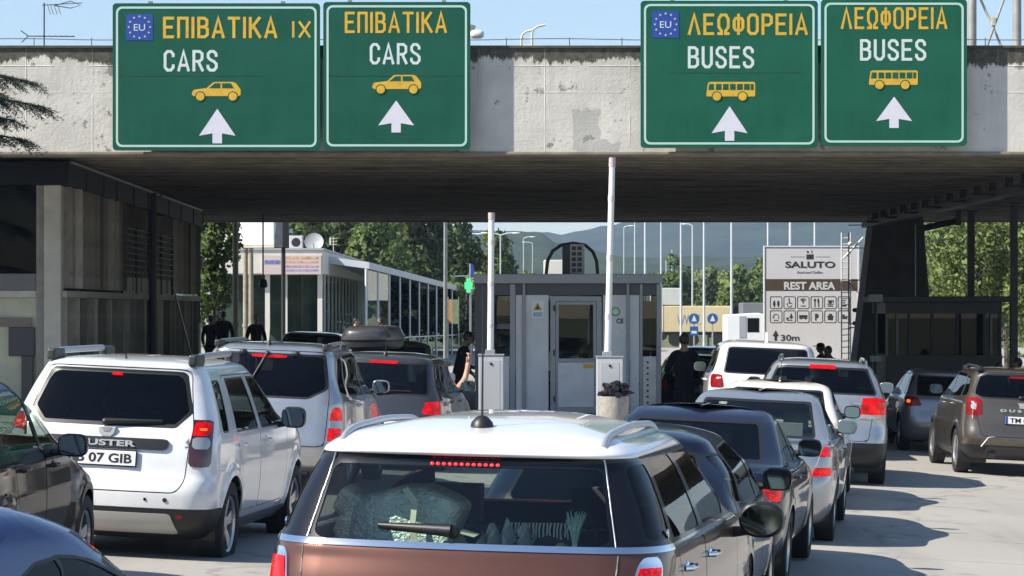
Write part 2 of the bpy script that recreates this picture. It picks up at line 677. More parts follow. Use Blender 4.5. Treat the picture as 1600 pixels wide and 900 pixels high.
def sign_sheet(name, a, b, c):
    q = NT(name, .6)
    q.b.inputs['Specular IOR Level'].default_value = .2
    x, y, z = q.sep()
    col = q.mix(q.rng(q.noise(1.6, 5, .6), .3, .7), a, b)
    col = q.mix(q.math('MULTIPLY', q.rng(q.noise(1, 5, .6, q.mapped((9, 1, .45), (3, 0, 0))), .50, .72), .45), col, c)
    pan = q.math('GREATER_THAN', q.math('PINGPONG', z, 1.22), .61)
    col = q.mix(q.math('MULTIPLY', pan, .22), col, b)
    speck = q.rng(q.noise(26, 2, .5), .755, .775)
    col = q.mix(q.math('MULTIPLY', speck, .7), col, (.30, .38, .33))
    rust = q.rng(q.noise(3.1, 7, .75), .70, .75)
    col = q.mix(q.math('MULTIPLY', rust, .35), col, (.012, .045, .030))
    return q.done(col, q.noise(3, 3), .08, .01)


M_SGREEN = sign_sheet('faded_green_sign_sheet', (.005, .078, .044), (.010, .105, .062), (.016, .10, .068))
M_SGREEN2 = sign_sheet('green_sign_sheet_second_tone', (.004, .070, .044), (.008, .092, .060), (.014, .088, .064))
M_SYEL = mat('sign_yellow', (0.60, 0.36, 0.026), 0.55, noise=0.18, nscale=6)
M_SWHITE = mat('sign_white', (0.55, 0.62, 0.62), 0.55, noise=0.08, nscale=6)
M_SARROW = mat('sign_arrow_white', (0.62, 0.61, 0.70), 0.55, noise=0.06, nscale=6)
M_SLINE = mat('sign_border_pale_green', (0.42, 0.60, 0.54), 0.55)
M_EUBLUE = mat('flag_blue', (0.014, 0.055, 0.30), 0.5, noise=0.08, nscale=6)
M_STAR = mat('flag_star', (0.48, 0.52, 0.36), 0.5)
M_SBACK = mat('sign_back_grey', (0.22, 0.23, 0.22), 0.6)
DS = 45.31
k = F / DS


def sgn(x, y):
    """photo pixel -> local x, z on the sign plane (absolute world)"""
    return (x - 800) / k, CAMZ - (y - HY) / k


GLYPH = {'Ε': [[(.45, 1), (0, 1), (0, 0), (.45, 0)], [(0, .52), (.38, .52)]], 'Π': [[(0, 0), (0, 1), (.46, 1), (.46, 0)]], 'Ι': [[(0, 0), (0, 1)]],
         'Β': [[(0, 0), (0, 1), (.30, 1), (.44, .90), (.44, .64), (.32, .53), (.16, .53)], [(.30, .53), (.47, .42), (.47, .12), (.33, 0), (0, 0)]],
         'Α': [[(0, 0), (.27, 1), (.54, 0)], [(.10, .26), (.44, .26)]], 'Τ': [[(0, 1), (.52, 1)], [(.26, 1), (.26, 0)]], 'Κ': [[(0, 0), (0, 1)], [(.48, 1), (.02, .42)], [(.15, .60), (.52, 0)]],
         'Χ': [[(0, 0), (.48, 1)], [(0, 1), (.48, 0)]], 'Λ': [[(0, 0), (.27, 1), (.54, 0)]],
         'Ω': [[(0, 0), (.16, 0), (.16, .14), (.01, .36), (.01, .78), (.14, 1), (.40, 1), (.53, .78), (.53, .36), (.38, .14), (.38, 0), (.54, 0)]],
         'Φ': [[(.24, .16), (.08, .20), (0, .34), (0, .68), (.08, .82), (.40, .82), (.48, .68), (.48, .34), (.40, .20), (.24, .16)], [(.24, 0), (.24, 1)]],
         'Ο': [[(.24, 0), (.12, 0), (0, .15), (0, .85), (.12, 1), (.36, 1), (.48, .85), (.48, .15), (.36, 0), (.24, 0)]], 'Ρ': [[(0, 0), (0, 1), (.32, 1), (.46, .88), (.46, .58), (.32, .46), (.16, .46)]],
         'C': [[(.46, .76), (.46, .85), (.33, 1), (.13, 1), (0, .85), (0, .15), (.13, 0), (.33, 0), (.46, .15), (.46, .24)]],
         'S': [[(.46, .78), (.45, .88), (.32, 1), (.13, 1), (.01, .87), (.01, .69), (.12, .57), (.35, .45), (.47, .32), (.47, .14), (.34, 0), (.12, 0), (0, .13), (0, .22)]],
         'R': [[(0, 0), (0, 1), (.32, 1), (.46, .88), (.46, .60), (.32, .47), (.16, .47)], [(.24, .47), (.48, 0)]], 'U': [[(0, 1), (0, .16), (.14, 0), (.33, 0), (.47, .16), (.47, 1)]]}
GLYPH['A'], GLYPH['B'], GLYPH['E'] = GLYPH['Α'], GLYPH['Β'], GLYPH['Ε']


def sign_text(body, x0, x1, z0, z1, m, parent, th=.142):
    """road sign capitals: each stroke a mitred ribbon a millimetre thick"""
    h = z1 - z0
    t = th * h
    adv, x = [], 0.0
    for ch in body:
        wch = max(p[0] for st in GLYPH[ch] for p in st)
        adv.append(x)
        x += wch + th + .17
    tot = x - .17
    sc = (x1 - x0) / tot
    mb = MB()
    for ch, a in zip(body, adv):
        for si, st in enumerate(GLYPH[ch]):
            pts = [Vector((x0 + (a + th / 2 + p[0]) * sc, z0 + t / 2 + p[1] * (h - t))) for p in st]
            tt = t * min(1, sc / h * 1.12)
            n_ = len(pts)
            closed = (pts[0] - pts[-1]).length < 1e-6
            L_, R_ = [], []
            for i in range(n_):
                d0 = (pts[i] - pts[i - 1]).normalized() if i > 0 else ((pts[0] - pts[-2]).normalized() if closed else None)
                d1 = (pts[i + 1] - pts[i]).normalized() if i < n_ - 1 else ((pts[1] - pts[0]).normalized() if closed else None)
                d0, d1 = d0 or d1, d1 or d0
                n0, n1 = Vector((-d0.y, d0.x)), Vector((-d1.y, d1.x))
                b_ = (n0 + n1)
                b_ = b_.normalized() if b_.length > .2 else n1
                k_ = tt / 2 / max(.45, b_.dot(n1))
                ext = Vector((0, 0))
                if not closed and i == 0:
                    ext = -d1 * tt * .45
                if not closed and i == n_ - 1:
                    ext = d0 * tt * .45
                L_.append(pts[i] + b_ * k_ + ext)
                R_.append(pts[i] - b_ * k_ + ext)
            yy = -.0035 - .0012 * si
            vs = [(p.x, yy, p.y) for p in L_] + [(p.x, yy, p.y) for p in R_] + [(p.x, .001, p.y) for p in L_] + [(p.x, .001, p.y) for p in R_]
            fs = []
            for i in range(n_ - 1):
                fs += [(i, i + 1, n_ + i + 1, n_ + i), (i, 2 * n_ + i, 2 * n_ + i + 1, i + 1), (n_ + i, n_ + i + 1, 3 * n_ + i + 1, 3 * n_ + i)]
            mb.add(vs, fs)
    return mb.build('lettering', m, parent)


CAR_PICT = [(0, .60), (.04, .45), (.30, .36), (.44, .02), (.50, 0), (.84, 0), (.90, .06), (1.0, .44), (1.0, .76), (.95, .82), (.04, .82), (0, .76)]


def lane_sign(name, rect, label, mgreen, seam, eu, lines, pict, prect, arect):
    x0, z1 = sgn(rect[0], rect[1])
    x1, z0 = sgn(rect[2], rect[3])
    cx = (x0 + x1) / 2
    root = empty(name, (cx, DS, z0), 0, label, 'road sign', 'green lane signs on the canopy front')

    def L(px_, py_):
        a, b = sgn(px_, py_)
        return a - cx, b - z0
    W, H = x1 - x0, z1 - z0
    mb = MB().prism(rrect(-W / 2, W / 2, 0, H, 0.06), 0, 0.05, 'xz')
    mb.build('panel', mgreen, root)
    mb = MB()
    ring_prism(mb, rrect(-W / 2 + .055, W / 2 - .055, .055, H - .055, 0.10, 5), rrect(-W / 2 + .09, W / 2 - .09, .09, H - .09, 0.075, 5), -0.004, 0.002)
    mb.build('border', M_SLINE, root)
    mb = MB()
    for s_ in (-0.32, 0.32):
        mb.span(W * s_ - .04, W * s_ + .04, 0.052, 0.29, H * 0.1, H * 0.15)
        mb.span(W * s_ - .04, W * s_ + .04, 0.052, 0.29, H * 0.6, H * 0.65)
        mb.span(W * s_ - .035, W * s_ + .035, 0.052, 0.10, 0.04, H + 0.04)
    mb.build('bracket', M_SBACK, root)
    if seam:
        sm = MB()
        zz = L(0, seam[2])[1]
        a, b = L(seam[0], 0)[0], L(seam[1], 0)[0]
        x = a
        while x < b:
            w_ = rng.uniform(.1, .5)
            sm.span(x, min(b, x + w_), -0.003, 0.001, zz, zz + rng.uniform(.006, .014))
            x += w_ + rng.uniform(0, .12)
        sm.build('sheet_seam', mat('sign_seam', (0.012, 0.05, 0.035), 0.8), root)
    if eu:
        a, b = L(eu[0], eu[1]), L(eu[2], eu[3])
        fl = MB().span(a[0], b[0], -0.005, 0.001, b[1], a[1]).build('flag_panel', M_EUBLUE, root)
        sx_, sz_ = (a[0] + b[0]) / 2, (a[1] + b[1]) / 2
        stars = MB()
        for i in range(12):
            t = 2 * math.pi * i / 12
            rr = (b[0] - a[0]) * 0.40
            c = (sx_ + rr * math.sin(t), sz_ + rr * math.cos(t))
            stars.prism([(c[0] + (.024 if j % 2 == 0 else .010) * math.sin(math.pi * j / 5), c[1] + (.024 if j % 2 == 0 else .010) * math.cos(math.pi * j / 5)) for j in range(10)], -0.009, -0.004)
        stars.build('stars', M_STAR, fl)
        text('lettering', 'EU', 0.115, M_SWHITE, fl, (sx_, -0.0065, sz_ - 0.058), width=0.185, align='CENTER')
    for body, xa, xb, ya, yb, mm in lines:
        a, b = L(xa, ya), L(xb, yb)
        sign_text(body, a[0], b[0], b[1], a[1], mm, root)
    a, b = L(prect[0], prect[1]), L(prect[2], prect[3])
    pw, ph = b[0] - a[0], a[1] - b[1]

    def Q(u, v):
        return a[0] + u * pw, a[1] - v * ph
    pm = MB()
    if pict == 'car':
        pm.prism([Q(*p) for p in CAR_PICT], -0.005, 0.001)
        holes = [[(.35, .36), (.47, .08), (.58, .08), (.58, .36)], [(.62, .08), (.80, .08), (.86, .36), (.62, .36)]]
        wheels, wr = (.17, .84), .085
    else:
        pm.prism([Q(*p) for p in [(0, .62), (.03, .06), (.07, 0), (.97, 0), (1.0, .06), (1.0, .80), (.98, .84), (.01, .84), (0, .8)]], -0.005, 0.001)
        holes = [[(.035, .46), (.055, .12), (.15, .12), (.15, .46)]] + [[(x, .12), (x + .115, .12), (x + .115, .46), (x, .46)] for x in (.19, .335, .48, .625, .77)] + [[(.905, .12), (.965, .12), (.965, .46), (.905, .46)]]
        wheels, wr = (.21, .74), .085
    po = pm.build('pictogram', M_SYEL, root)
    hm = MB()
    for h in holes:
        hm.prism([Q(*p) for p in h], -0.008, -0.004)
    for u in wheels:
        c = Q(u, .84)
        hm.prism([(c[0] + wr * pw * 1.25 * math.cos(t), c[1] + wr * pw * 1.25 * math.sin(t)) for t in [2 * math.pi * i / 20 for i in range(20)]], -0.008, -0.004)
    hm.build('pictogram_cutout', mgreen, po)
    wm = MB()
    for u in wheels:
        c = Q(u, .84)
        wm.prism([(c[0] + wr * pw * math.cos(t), c[1] + wr * pw * math.sin(t)) for t in [2 * math.pi * i / 20 for i in range(20)]], -0.011, -0.0075)
    wm.build('pictogram_wheels', M_SYEL, po)
    a, b = L(arect[0], arect[1]), L(arect[2], arect[3])
    aw, ah = b[0] - a[0], a[1] - b[1]
    cxa = (a[0] + b[0]) / 2
    ar = [(cxa, a[1]), (b[0], b[1] + ah * .22), (cxa + aw * .13, b[1] + ah * .29), (cxa + aw * .13, b[1]), (cxa - aw * .13, b[1]), (cxa - aw * .13, b[1] + ah * .29), (a[0], b[1] + ah * .22)]
    MB().prism(ar, -0.005, 0.001).build('arrow', M_SARROW, root)
    return root


lane_sign('road_sign', (176, 5, 500, 235), 'wide green lane sign reading CARS, with a blue flag square and a yellow car', M_SGREEN2, (178, 410, 119),
          (197, 22, 239, 63), [('ΕΠΙΒΑΤΙΚΑ', 255, 433, 26, 60, M_SYEL), ('ΙΧ', 456, 486, 33, 59, M_SYEL), ('CARS', 256, 340, 78, 112, M_SWHITE)], 'car', (300, 128, 376, 155), (311, 170, 368, 224))
lane_sign('road_sign', (505, 3, 735, 234), 'narrow green lane sign reading CARS with no flag, left of the bare whitewashed stretch', M_SGREEN2, (508, 733, 119),
          None, [('ΕΠΙΒΑΤΙΚΑ', 539, 698, 18, 52, M_SYEL), ('CARS', 578, 657, 67, 101, M_SWHITE)], 'car', (582, 117, 658, 144), (591, 157, 647, 207))
lane_sign('road_sign', (1001, 1, 1278, 231), 'green lane sign reading BUSES with a blue flag square and a yellow bus', M_SGREEN, (1045, 1250, 114),
          (1019, 17, 1061, 59), [('ΛΕΩΦΟΡΕΙΑ', 1075, 1262, 21, 55, M_SYEL), ('BUSES', 1075, 1178, 72, 107, M_SWHITE)], 'bus', (1104, 128, 1180, 155), (1112, 166, 1168, 220))
lane_sign('road_sign', (1283, -1, 1511, 228), 'green lane sign reading BUSES with no flag, beside the twin posts', M_SGREEN, None,
          None, [('ΛΕΩΦΟΡΕΙΑ', 1314, 1480, 11, 46, M_SYEL), ('BUSES', 1344, 1447, 61, 95, M_SWHITE)], 'bus', (1358, 110, 1434, 137), (1369, 151, 1425, 200))

# ------------------------------------------------------------------ things on top of the canopy
an = empty('tv_antenna', px(69, 78, DB + 1.2), 0, 'thin television antenna with loop and side arms on the canopy top', 'antenna')
s_ = F / (DB + 1.2)
mb = MB()
mb.cyl((0, 0, -0.2), (0, 0, 0.80), 0.012, n=8)
mb.build('mast', M_DARKST, an)
mb = MB()
mb.tube([(-0.03, 0, 0.76), (0.65, 0, 0.80)], 0.007, 5)
mb.tube([(0.18, 0, 0.755), (0.45, 0, 0.83), (0.62, 0, 0.76), (0.45, 0, 0.71), (0.18, 0, 0.755)], 0.008, 5)
for x_ in (0.05, 0.1, 0.16, 0.22):
    mb.tube([(x_, 0.03, 0.78), (x_ + 0.1, -0.25, 0.58)], 0.006, 5)
mb.build('upper_array', M_DARKST, an)
mb = MB()
mb.tube([(-0.28, 0, 0.235), (0.52, 0, 0.23)], 0.009, 5)
mb.tube([(-0.27, 0, 0.235), (-0.40, 0, 0.33)], 0.009, 5)
mb.tube([(-0.27, 0, 0.235), (-0.38, 0, 0.13)], 0.009, 5)
for x_ in lin(-0.1, 0.5, 6):
    mb.tube([(x_, -0.12, 0.233), (x_, 0.12, 0.233)], 0.005, 5)
mb.build('lower_array', M_DARKST, an)

fl = empty('floodlight', px(738, 74, DB + 0.9), 0, 'white floodlight sticking up beside the narrow CARS sign', 'floodlight')
mb = MB().cyl((-0.12, 0, -0.3), (-0.12, 0, 0.3), 0.02)
mb.tube([(-0.12, 0, 0.3), (0.0, 0, 0.24)], 0.015)
mb.build('post', M_STEEL, fl)
MB().ball((0.08, 0, 0.22), (0.12, 0.09, 0.075), 14, 8, 0.7).build('lamp_housing', M_WHITEP, fl, True)
MB().box((0.0, 0, 0.33), (0.09, 0.08, 0.10), (0, 0.3, 0)).build('junction_box', M_SBACK, fl, bevel=0.01)

ld = empty('ladder_hoop', px(822, 76, DB + 0.6), 0, 'yellowish bent ladder head rising above the canopy edge', 'ladder')
for dx, top in ((-0.08, 0.30), (0.10, 0.38)):
    pts = [(dx, 0, -0.3), (dx, 0, top - 0.14), (dx + 0.02, 0.0, top - 0.06), (dx + 0.09, 0, top - 0.01)] + ([(dx + 0.22, 0, top + 0.02)] if top > 0.35 else [(0.14, 0, top + 0.02)])
    MB().tube(pts, 0.018, 8).build('stile', M_CREAM, ld, True)
for z_ in (0.05, 0.17):
    MB().cyl((-0.08, 0, z_), (0.10, 0, z_), 0.012, n=6).build('rung', M_CREAM, ld)

gt = empty('lattice_gantry', px(1550, 74, DB + 1.6), 0, 'pair of tall steel posts with crossed bracing at the right end of the canopy top', 'gantry')
kk = (DB + 1.6) / F
M_GANT = mat('weathered_gantry_steel', (0.34, 0.33, 0.31), 0.55, 0.35, noise=0.2, nscale=4)
for dx in (-31, 39):
    MB().cyl((dx * kk, 0, -0.3), (dx * kk, 0, 2.6), 0.075, n=20).build('post', M_GANT, gt, True)
M_GLT = mat('pale_brace_paint', (0.50, 0.47, 0.38), 0.6, noise=0.15, nscale=5)
MB().cyl((-22 * kk, 0.03, 86 * kk), (16 * kk, 0.03, 0), 0.022, n=8).build('brace', M_GLT, gt)
MB().cyl((22 * kk, -0.03, 86 * kk), (-9 * kk, -0.03, 0), 0.022, n=8).build('brace', M_GANT, gt)
MB().box((2 * kk, 0, 40 * kk), (0.06, 0.14, 0.14)).build('gusset_plate', M_GLT, gt)
# ------------------------------------------------------------------ motor-car builder
def pchip(tab, ts):
    """monotone cubic through the rows of tab (n, c) at parameters ts"""
    n = len(tab)
    d = np.diff(tab, axis=0)
    m = np.zeros_like(tab)
    for i in range(1, n - 1):
        a, b = d[i - 1], d[i]
        ok = a * b > 0
        m[i] = np.where(ok, 2 * a * b / np.where(ok, a + b, 1), 0)
    m[0], m[-1] = d[0], d[-1]
    i = np.clip(ts.astype(int), 0, n - 2)
    u = (ts - i)[:, None]
    h00, h10 = 2 * u**3 - 3 * u**2 + 1, u**3 - 2 * u**2 + u
    h01, h11 = -2 * u**3 + 3 * u**2, u**3 - u**2
    return h00 * tab[i] + h10 * m[i] + h01 * tab[i + 1] + h11 * m[i + 1]


def sd_poly(p, poly):
    """signed distance to a polygon, negative inside; p (n,2)"""
    v = np.array(poly, float)
    n = len(v)
    d = np.full(len(p), 1e9)
    ins = np.zeros(len(p), bool)
    for i in range(n):
        a, b = v[i], v[i - 1]
        e = b - a
        w_ = p - a
        t = np.clip((w_ @ e) / max(e @ e, 1e-12), 0, 1)
        q = w_ - t[:, None] * e
        d = np.minimum(d, (q * q).sum(1))
        c = (a[1] > p[:, 1]) != (b[1] > p[:, 1])
        with np.errstate(divide='ignore', invalid='ignore'):
            xx = a[0] + (p[:, 1] - a[1]) * (b[0] - a[0]) / (b[1] - a[1] if b[1] != a[1] else 1e-12)
        ins ^= c & (p[:, 0] < xx)
    d = np.sqrt(d)
    return np.where(ins, -d, d)


def circ(cx, cy, r, n=40):
    return [(cx + r * math.cos(2 * math.pi * i / n), cy + r * math.sin(2 * math.pi * i / n)) for i in range(n)]


def rnd(poly, r, n=4):
    """round the corners of an outline"""
    out = []
    m = len(poly)
    for i in range(m):
        p0, p1, p2 = Vector(poly[i - 1]), Vector(poly[i]), Vector(poly[(i + 1) % m])
        a, b = (p0 - p1), (p2 - p1)
        rr = min(r, a.length * .45, b.length * .45)
        a, b = p1 + a.normalized() * rr, p1 + b.normalized() * rr
        for k in range(n + 1):
            t = k / n
            q = a * (1 - t) ** 2 + p1 * 2 * t * (1 - t) + b * t * t
            out.append((q.x, q.y))
    return out


class Car:
    def __init__(self, name, label, rows, paint, h=0.03, tr=0.05, tf=0.10, flare=(), group=None, cat='car'):
        self.rows = np.array(rows, float)
        self.L = self.rows[:, 2].max()
        self.h = h
        self.paint = paint
        self.root = empty(name, (0, 0, 0), 0, label, cat, group or 'cars queuing at the crossing')
        T = self.rows
        ts = [0.0]
        for i in range(len(T) - 1):
            a, b = T[i], T[i + 1]
            dist = max(abs(b[0] - a[0]) + abs(b[3] - a[3]) * .3, abs(b[1] - a[1]), abs(b[2] - a[2]), abs(b[3] - a[3]))
            k_ = max(1, int(math.ceil(dist / h)))
            ts += [i + (j + 1) / k_ for j in range(k_)]
        rr_ = pchip(T, np.minimum(np.array(ts), len(T) - 1 - 1e-9))
        wmax = T[:, 3].max()
        nb, nc, ns = max(6, int(wmax / h * .8)), 7, int(self.L / h)
        loops = []
        for z, yr, yf, w_, rc, bow, rf, bowf in rr_:
            rc, rf = min(rc, w_ * .8), min(rf, w_ * .8)
            pts = []
            xe = w_ - rc
            for i in range(nb):
                x = xe * i / nb
                pts.append((x, yr + bow * (x / w_) ** 2.2))
            ye = yr + bow * (xe / w_) ** 2.2
            # ponderated quarter curve from (xe, ye) to (w, ys)
            slope = 2.2 * bow / w_ * (xe / w_) ** 1.2
            ys = ye + rc * (1.15 + slope)
            yfe = yf - bowf * ((w_ - rf) / w_) ** 2.2
            yq = yfe - rf * (1.15 + 2.2 * bowf / w_ * ((w_ - rf) / w_) ** 1.2)
            if yq < ys + .05:
                mid = (ys + yq) / 2
                ys, yq = mid - .025, mid + .025
            c1 = (xe + rc * .62, ye + slope * rc * .62)
            c2 = (w_, ys - (ys - ye) * .62)
            for i in range(nc):
                t = i / nc
                bx = (1 - t)**3 * xe + 3 * (1 - t)**2 * t * c1[0] + 3 * (1 - t) * t * t * c2[0] + t**3 * w_
                by = (1 - t)**3 * ye + 3 * (1 - t)**2 * t * c1[1] + 3 * (1 - t) * t * t * c2[1] + t**3 * ys
                pts.append((bx, by))
            for i in range(ns):
                pts.append((w_, ys + (yq - ys) * i / ns))
            sl2 = 2.2 * bowf / w_ * ((w_ - rf) / w_) ** 1.2
            d1 = (w_, yq + (yfe - yq) * .62)
            d2 = (w_ - rf + rf * .62, yfe - sl2 * rf * .62)
            for i in range(nc):
                t = i / nc
                bx = (1 - t)**3 * w_ + 3 * (1 - t)**2 * t * d1[0] + 3 * (1 - t) * t * t * d2[0] + t**3 * (w_ - rf)
                by = (1 - t)**3 * yq + 3 * (1 - t)**2 * t * d1[1] + 3 * (1 - t) * t * t * d2[1] + t**3 * yfe
                pts.append((bx, by))
            xe = w_ - rf
            nf = max(4, nb // 2)
            for i in range(nf + 1):
                x = xe * (1 - i / nf)
                pts.append((x, yf - bowf * (x / w_) ** 2.2))
            a = np.array(pts)
            u = (a[:, 1] - self.L * .5) / (self.L * .5)
            a[:, 0] *= 1 - np.where(u < 0, tr, tf) * np.abs(u) ** 2.6
            for (fy, fz, fr, amp) in flare:
                dd = np.sqrt((a[:, 1] - fy) ** 2 + (z - fz) ** 2)
                g = np.clip(1 - np.abs(dd - fr) / .10, 0, 1) ** 2 + np.where(dd < fr, .6, 0)
                a[:, 0] += amp * np.clip(g, 0, 1) * (a[:, 0] > w_ * .8)
            loops.append(np.column_stack([a, np.full(len(a), z)]))
        half = np.array(loops)                       # M, N, 3
        M, N = half.shape[:2]
        left = half[:, N - 2:0:-1].copy()
        left[:, :, 0] *= -1
        P = np.concatenate([half, left], 1)           # M, K, 3
        Kn = P.shape[1]
        du = np.roll(P, -1, 1) - np.roll(P, 1, 1)
        dv = np.gradient(P, axis=0)
        nr = np.cross(du, dv)
        ln = np.linalg.norm(nr, axis=2, keepdims=True)
        nr = nr / np.maximum(ln, 1e-9)
        kz_ = np.clip((P[:, :, 2] - (T[-1, 0] - .030)) / .024, 0, 1)[:, :, None]
        up_n = np.zeros_like(nr)
        up_n[:, :, 0] = P[:, :, 0] * .22
        up_n[:, :, 1] = (P[:, :, 1] - (T[-1, 1] + T[-1, 2]) / 2) * .05
        up_n[:, :, 2] = 1
        up_n /= np.linalg.norm(up_n, axis=2, keepdims=True)
        nr = nr * (1 - kz_) + up_n * kz_
        nr /= np.maximum(np.linalg.norm(nr, axis=2, keepdims=True), 1e-9)
        nr[0] = (0, 0, -1)
        seg = np.linalg.norm(np.diff(half[:, :, :2], axis=1), axis=2)
        s = np.concatenate([np.zeros((M, 1)), np.cumsum(seg, 1)], 1)
        self.sarc = np.concatenate([s, s[:, N - 2:0:-1]], 1).ravel()
        self.P = P.reshape(-1, 3)
        self.N = nr.reshape(-1, 3)
        self.lock = np.zeros(len(self.P), bool)
        idx = np.arange(M * Kn).reshape(M, Kn)
        a, b = idx[:-1], np.roll(idx[:-1], -1, 1)
        c, d = np.roll(idx[1:], -1, 1), idx[1:]
        q = np.stack([a, b, c, d], 2).reshape(-1, 4)
        self.faces = [tuple(x) for x in q.tolist()]
        self.lab = ['body'] * len(self.faces)
        self.E = np.concatenate([np.stack([idx.ravel(), np.roll(idx, -1, 1).ravel()], 1), np.stack([idx[:-1].ravel(), idx[1:].ravel()], 1)])
        self.info = {'body': dict(name='body', mat=paint, off=0.0, parent=None, label=None)}
        self.order = ['body']
        self.bvh = BVHTree.FromPolygons([Vector(p) for p in self.P], self.faces)
        self.built = {}

    # ---- regions of the skin
    def region(self, key, kind, poly, m, of=('body', 'door', 'tailgate', 'bumper', 'roof'), side=0, off=0.0, grow=0.0, name=None, parent=None, label=None, split=None, face=None):
        if split is None:
            split = kind in ('side', 'wrap') and side == 0
        if split:
            for sd, sx in ((1, '@r'), (-1, '@l')):
                self.region(key + sx, kind, poly, m, of, sd, off, grow, name or key, (parent + sx) if parent and (parent + sx) in self.info else parent, label, False, face)
            return
        P = self.P
        if kind == 'side':
            c2, fac = P[:, 1:3], np.abs(self.N[:, 0]) > (face or .30)
        elif kind == 'rear':
            c2, fac = P[:, [0, 2]], self.N[:, 1] < -(face or .15)
        elif kind == 'front':
            c2, fac = P[:, [0, 2]], self.N[:, 1] > (face or .15)
        elif kind == 'top':
            c2, fac = P[:, [0, 1]], self.N[:, 2] > (face or .3)
        elif kind == 'wrap':
            c2, fac = np.column_stack([self.sarc, P[:, 2]]), np.ones(len(P), bool)
        if side:
            fac = fac & (P[:, 0] * side > -1e-4)
        lo, hi = np.min(poly, 0) - .25, np.max(poly, 0) + .25
        near = (c2 > lo).all(1) & (c2 < hi).all(1) & fac
        s = np.full(len(P), 1.0)
        if near.any():
            s[near] = sd_poly(c2[near], poly) - grow
        e = self.E
        cr = near[e[:, 0]] & near[e[:, 1]] & (s[e[:, 0]] * s[e[:, 1]] < 0)
        for a, b in e[cr].tolist():
            sa, sb = s[a], s[b]
            if abs(sa) < 1e-7 or abs(sb) < 1e-7 or sa * sb >= 0:
                continue
            if (abs(sa) > abs(sb) and not self.lock[b]) or self.lock[a]:
                a, b, sa, sb = b, a, sb, sa
            if self.lock[a]:
                continue
            t = abs(sa) / (abs(sa) + abs(sb))
            P[a] += (P[b] - P[a]) * t
            self.sarc[a] += (self.sarc[b] - self.sarc[a]) * t
            self.N[a] += (self.N[b] - self.N[a]) * t
            self.lock[a] = True
            s[a] = 0.0
        s[np.abs(s) < 1e-6] = 0
        nf, nl = [], []
        s = s.tolist()
        okl = {l for l in set(self.lab) if any(l == o or l.split('@')[0] == o for o in of)}
        nearl = near.tolist()
        for f, l in zip(self.faces, self.lab):
            if l not in okl or not nearl[f[0]] and not nearl[f[2]]:
                nf.append(f)
                nl.append(l)
                continue
            ss = [s[i] for i in f]
            neg = any(x < 0 for x in ss)
            pos = any(x > 0 for x in ss)
            if pos and not neg:
                nf.append(f)
                nl.append(l)
            elif not pos:
                nf.append(f)
                nl.append(key)
            else:
                if len(f) == 4 and ((ss[0] == 0 and ss[2] == 0) or (ss[1] == 0 and ss[3] == 0)):
                    ts = ((0, 1, 2), (0, 2, 3)) if ss[0] == 0 and ss[2] == 0 else ((0, 1, 3), (1, 2, 3))
                    for t in ts:
                        nf.append(tuple(f[i] for i in t))
                        nl.append(key if sum(ss[i] for i in t) < 0 else l)
                else:
                    nf.append(f)
                    nl.append(key if sum(ss) < 0 else l)
        self.faces, self.lab = nf, nl
        if key not in self.info:
            self.info[key] = dict(name=name or key.split('@')[0], mat=m, off=off, parent=parent, label=label)
            self.order.append(key)

    def panel(self, key, kind, poly, m=None, gap=.0045, of=('body',), **kw):
        """a shut panel (door, tailgate) with its dark gap"""
        m = m or self.paint
        self.region('seal_' + key, kind, poly, M_BLACK, of, grow=gap, off=-.006, name=key + '_gap', **kw)
        self.region(key, kind, poly, m, of=('seal_' + key,), grow=-gap, **kw)

    def window(self, key, kind, poly, glass, border=.02, trim=None, of=('body', 'door', 'tailgate', 'roof'), r=.03, **kw):
        self.region('trim_' + key, kind, poly, trim or M_BLACK, of, grow=r, name='window_frame', **kw)
        self.region(key, kind, poly, glass, of=('trim_' + key,), grow=r - border, off=-.004, name=kw.pop('name', key), **kw)

    def arch(self, y, z, r, lip=None, lipw=.04):
        if lip is not None:
            self.region('arch_%d' % int(y * 100), 'side', circ(y, z, r + lipw), lip, of=('body', 'door', 'bumper'), off=.006, name='arch_trim')
        self.region('void', 'side', circ(y, z, r), None, of=('body', 'door', 'bumper', 'arch_%d' % int(y * 100)), name='void', split=False, face=.2)
        for sd in (1, -1):
            mb = MB()
            wv = self.rows[:, 3].max()
            n = 24
            vs, fs = [], []
            for i in range(n + 1):
                t = R(-25 + 230 * i / n)
                for x in (sd * (wv - .05), sd * (wv - .45)):
                    vs.append((x, y + (r + .01) * math.cos(t), z + (r + .01) * math.sin(t)))
            for i in range(n):
                fs.append((2 * i, 2 * i + 1, 2 * i + 3, 2 * i + 2))
            nb_ = len(vs)
            vs.append((sd * (wv - .45), y, z))
            for i in range(n):
                fs.append((2 * i + 1, nb_, 2 * i + 3))
            mb.add(vs, fs)
            self.part('arch_liner', mb, M_BLACK)

    # ---- loose parts
    def part(self, name, mb, m, parent=None, smooth=False, bevel=0.0):
        if parent is None:
            return mb.build(name, m, self.root, smooth, bevel, loc=(0, -self.L / 2, 0))
        return mb.build(name, m, parent, smooth, bevel)

    def hit(self, kind, a, b, side=1):
        if kind == 'rear':
            o, d = Vector((a, -3, b)), Vector((0, 1, 0))
        elif kind == 'front':
            o, d = Vector((a, 9, b)), Vector((0, -1, 0))
        elif kind == 'side':
            o, d = Vector((side * 3, a, b)), Vector((-side, 0, 0))
        else:
            o, d = Vector((a, b, 4)), Vector((0, 0, -1))
        p, n, _, _ = self.bvh.ray_cast(o, d)
        if p is None:
            return None, None
        if n.dot(d) > 0:
            n = -n
        return p, n

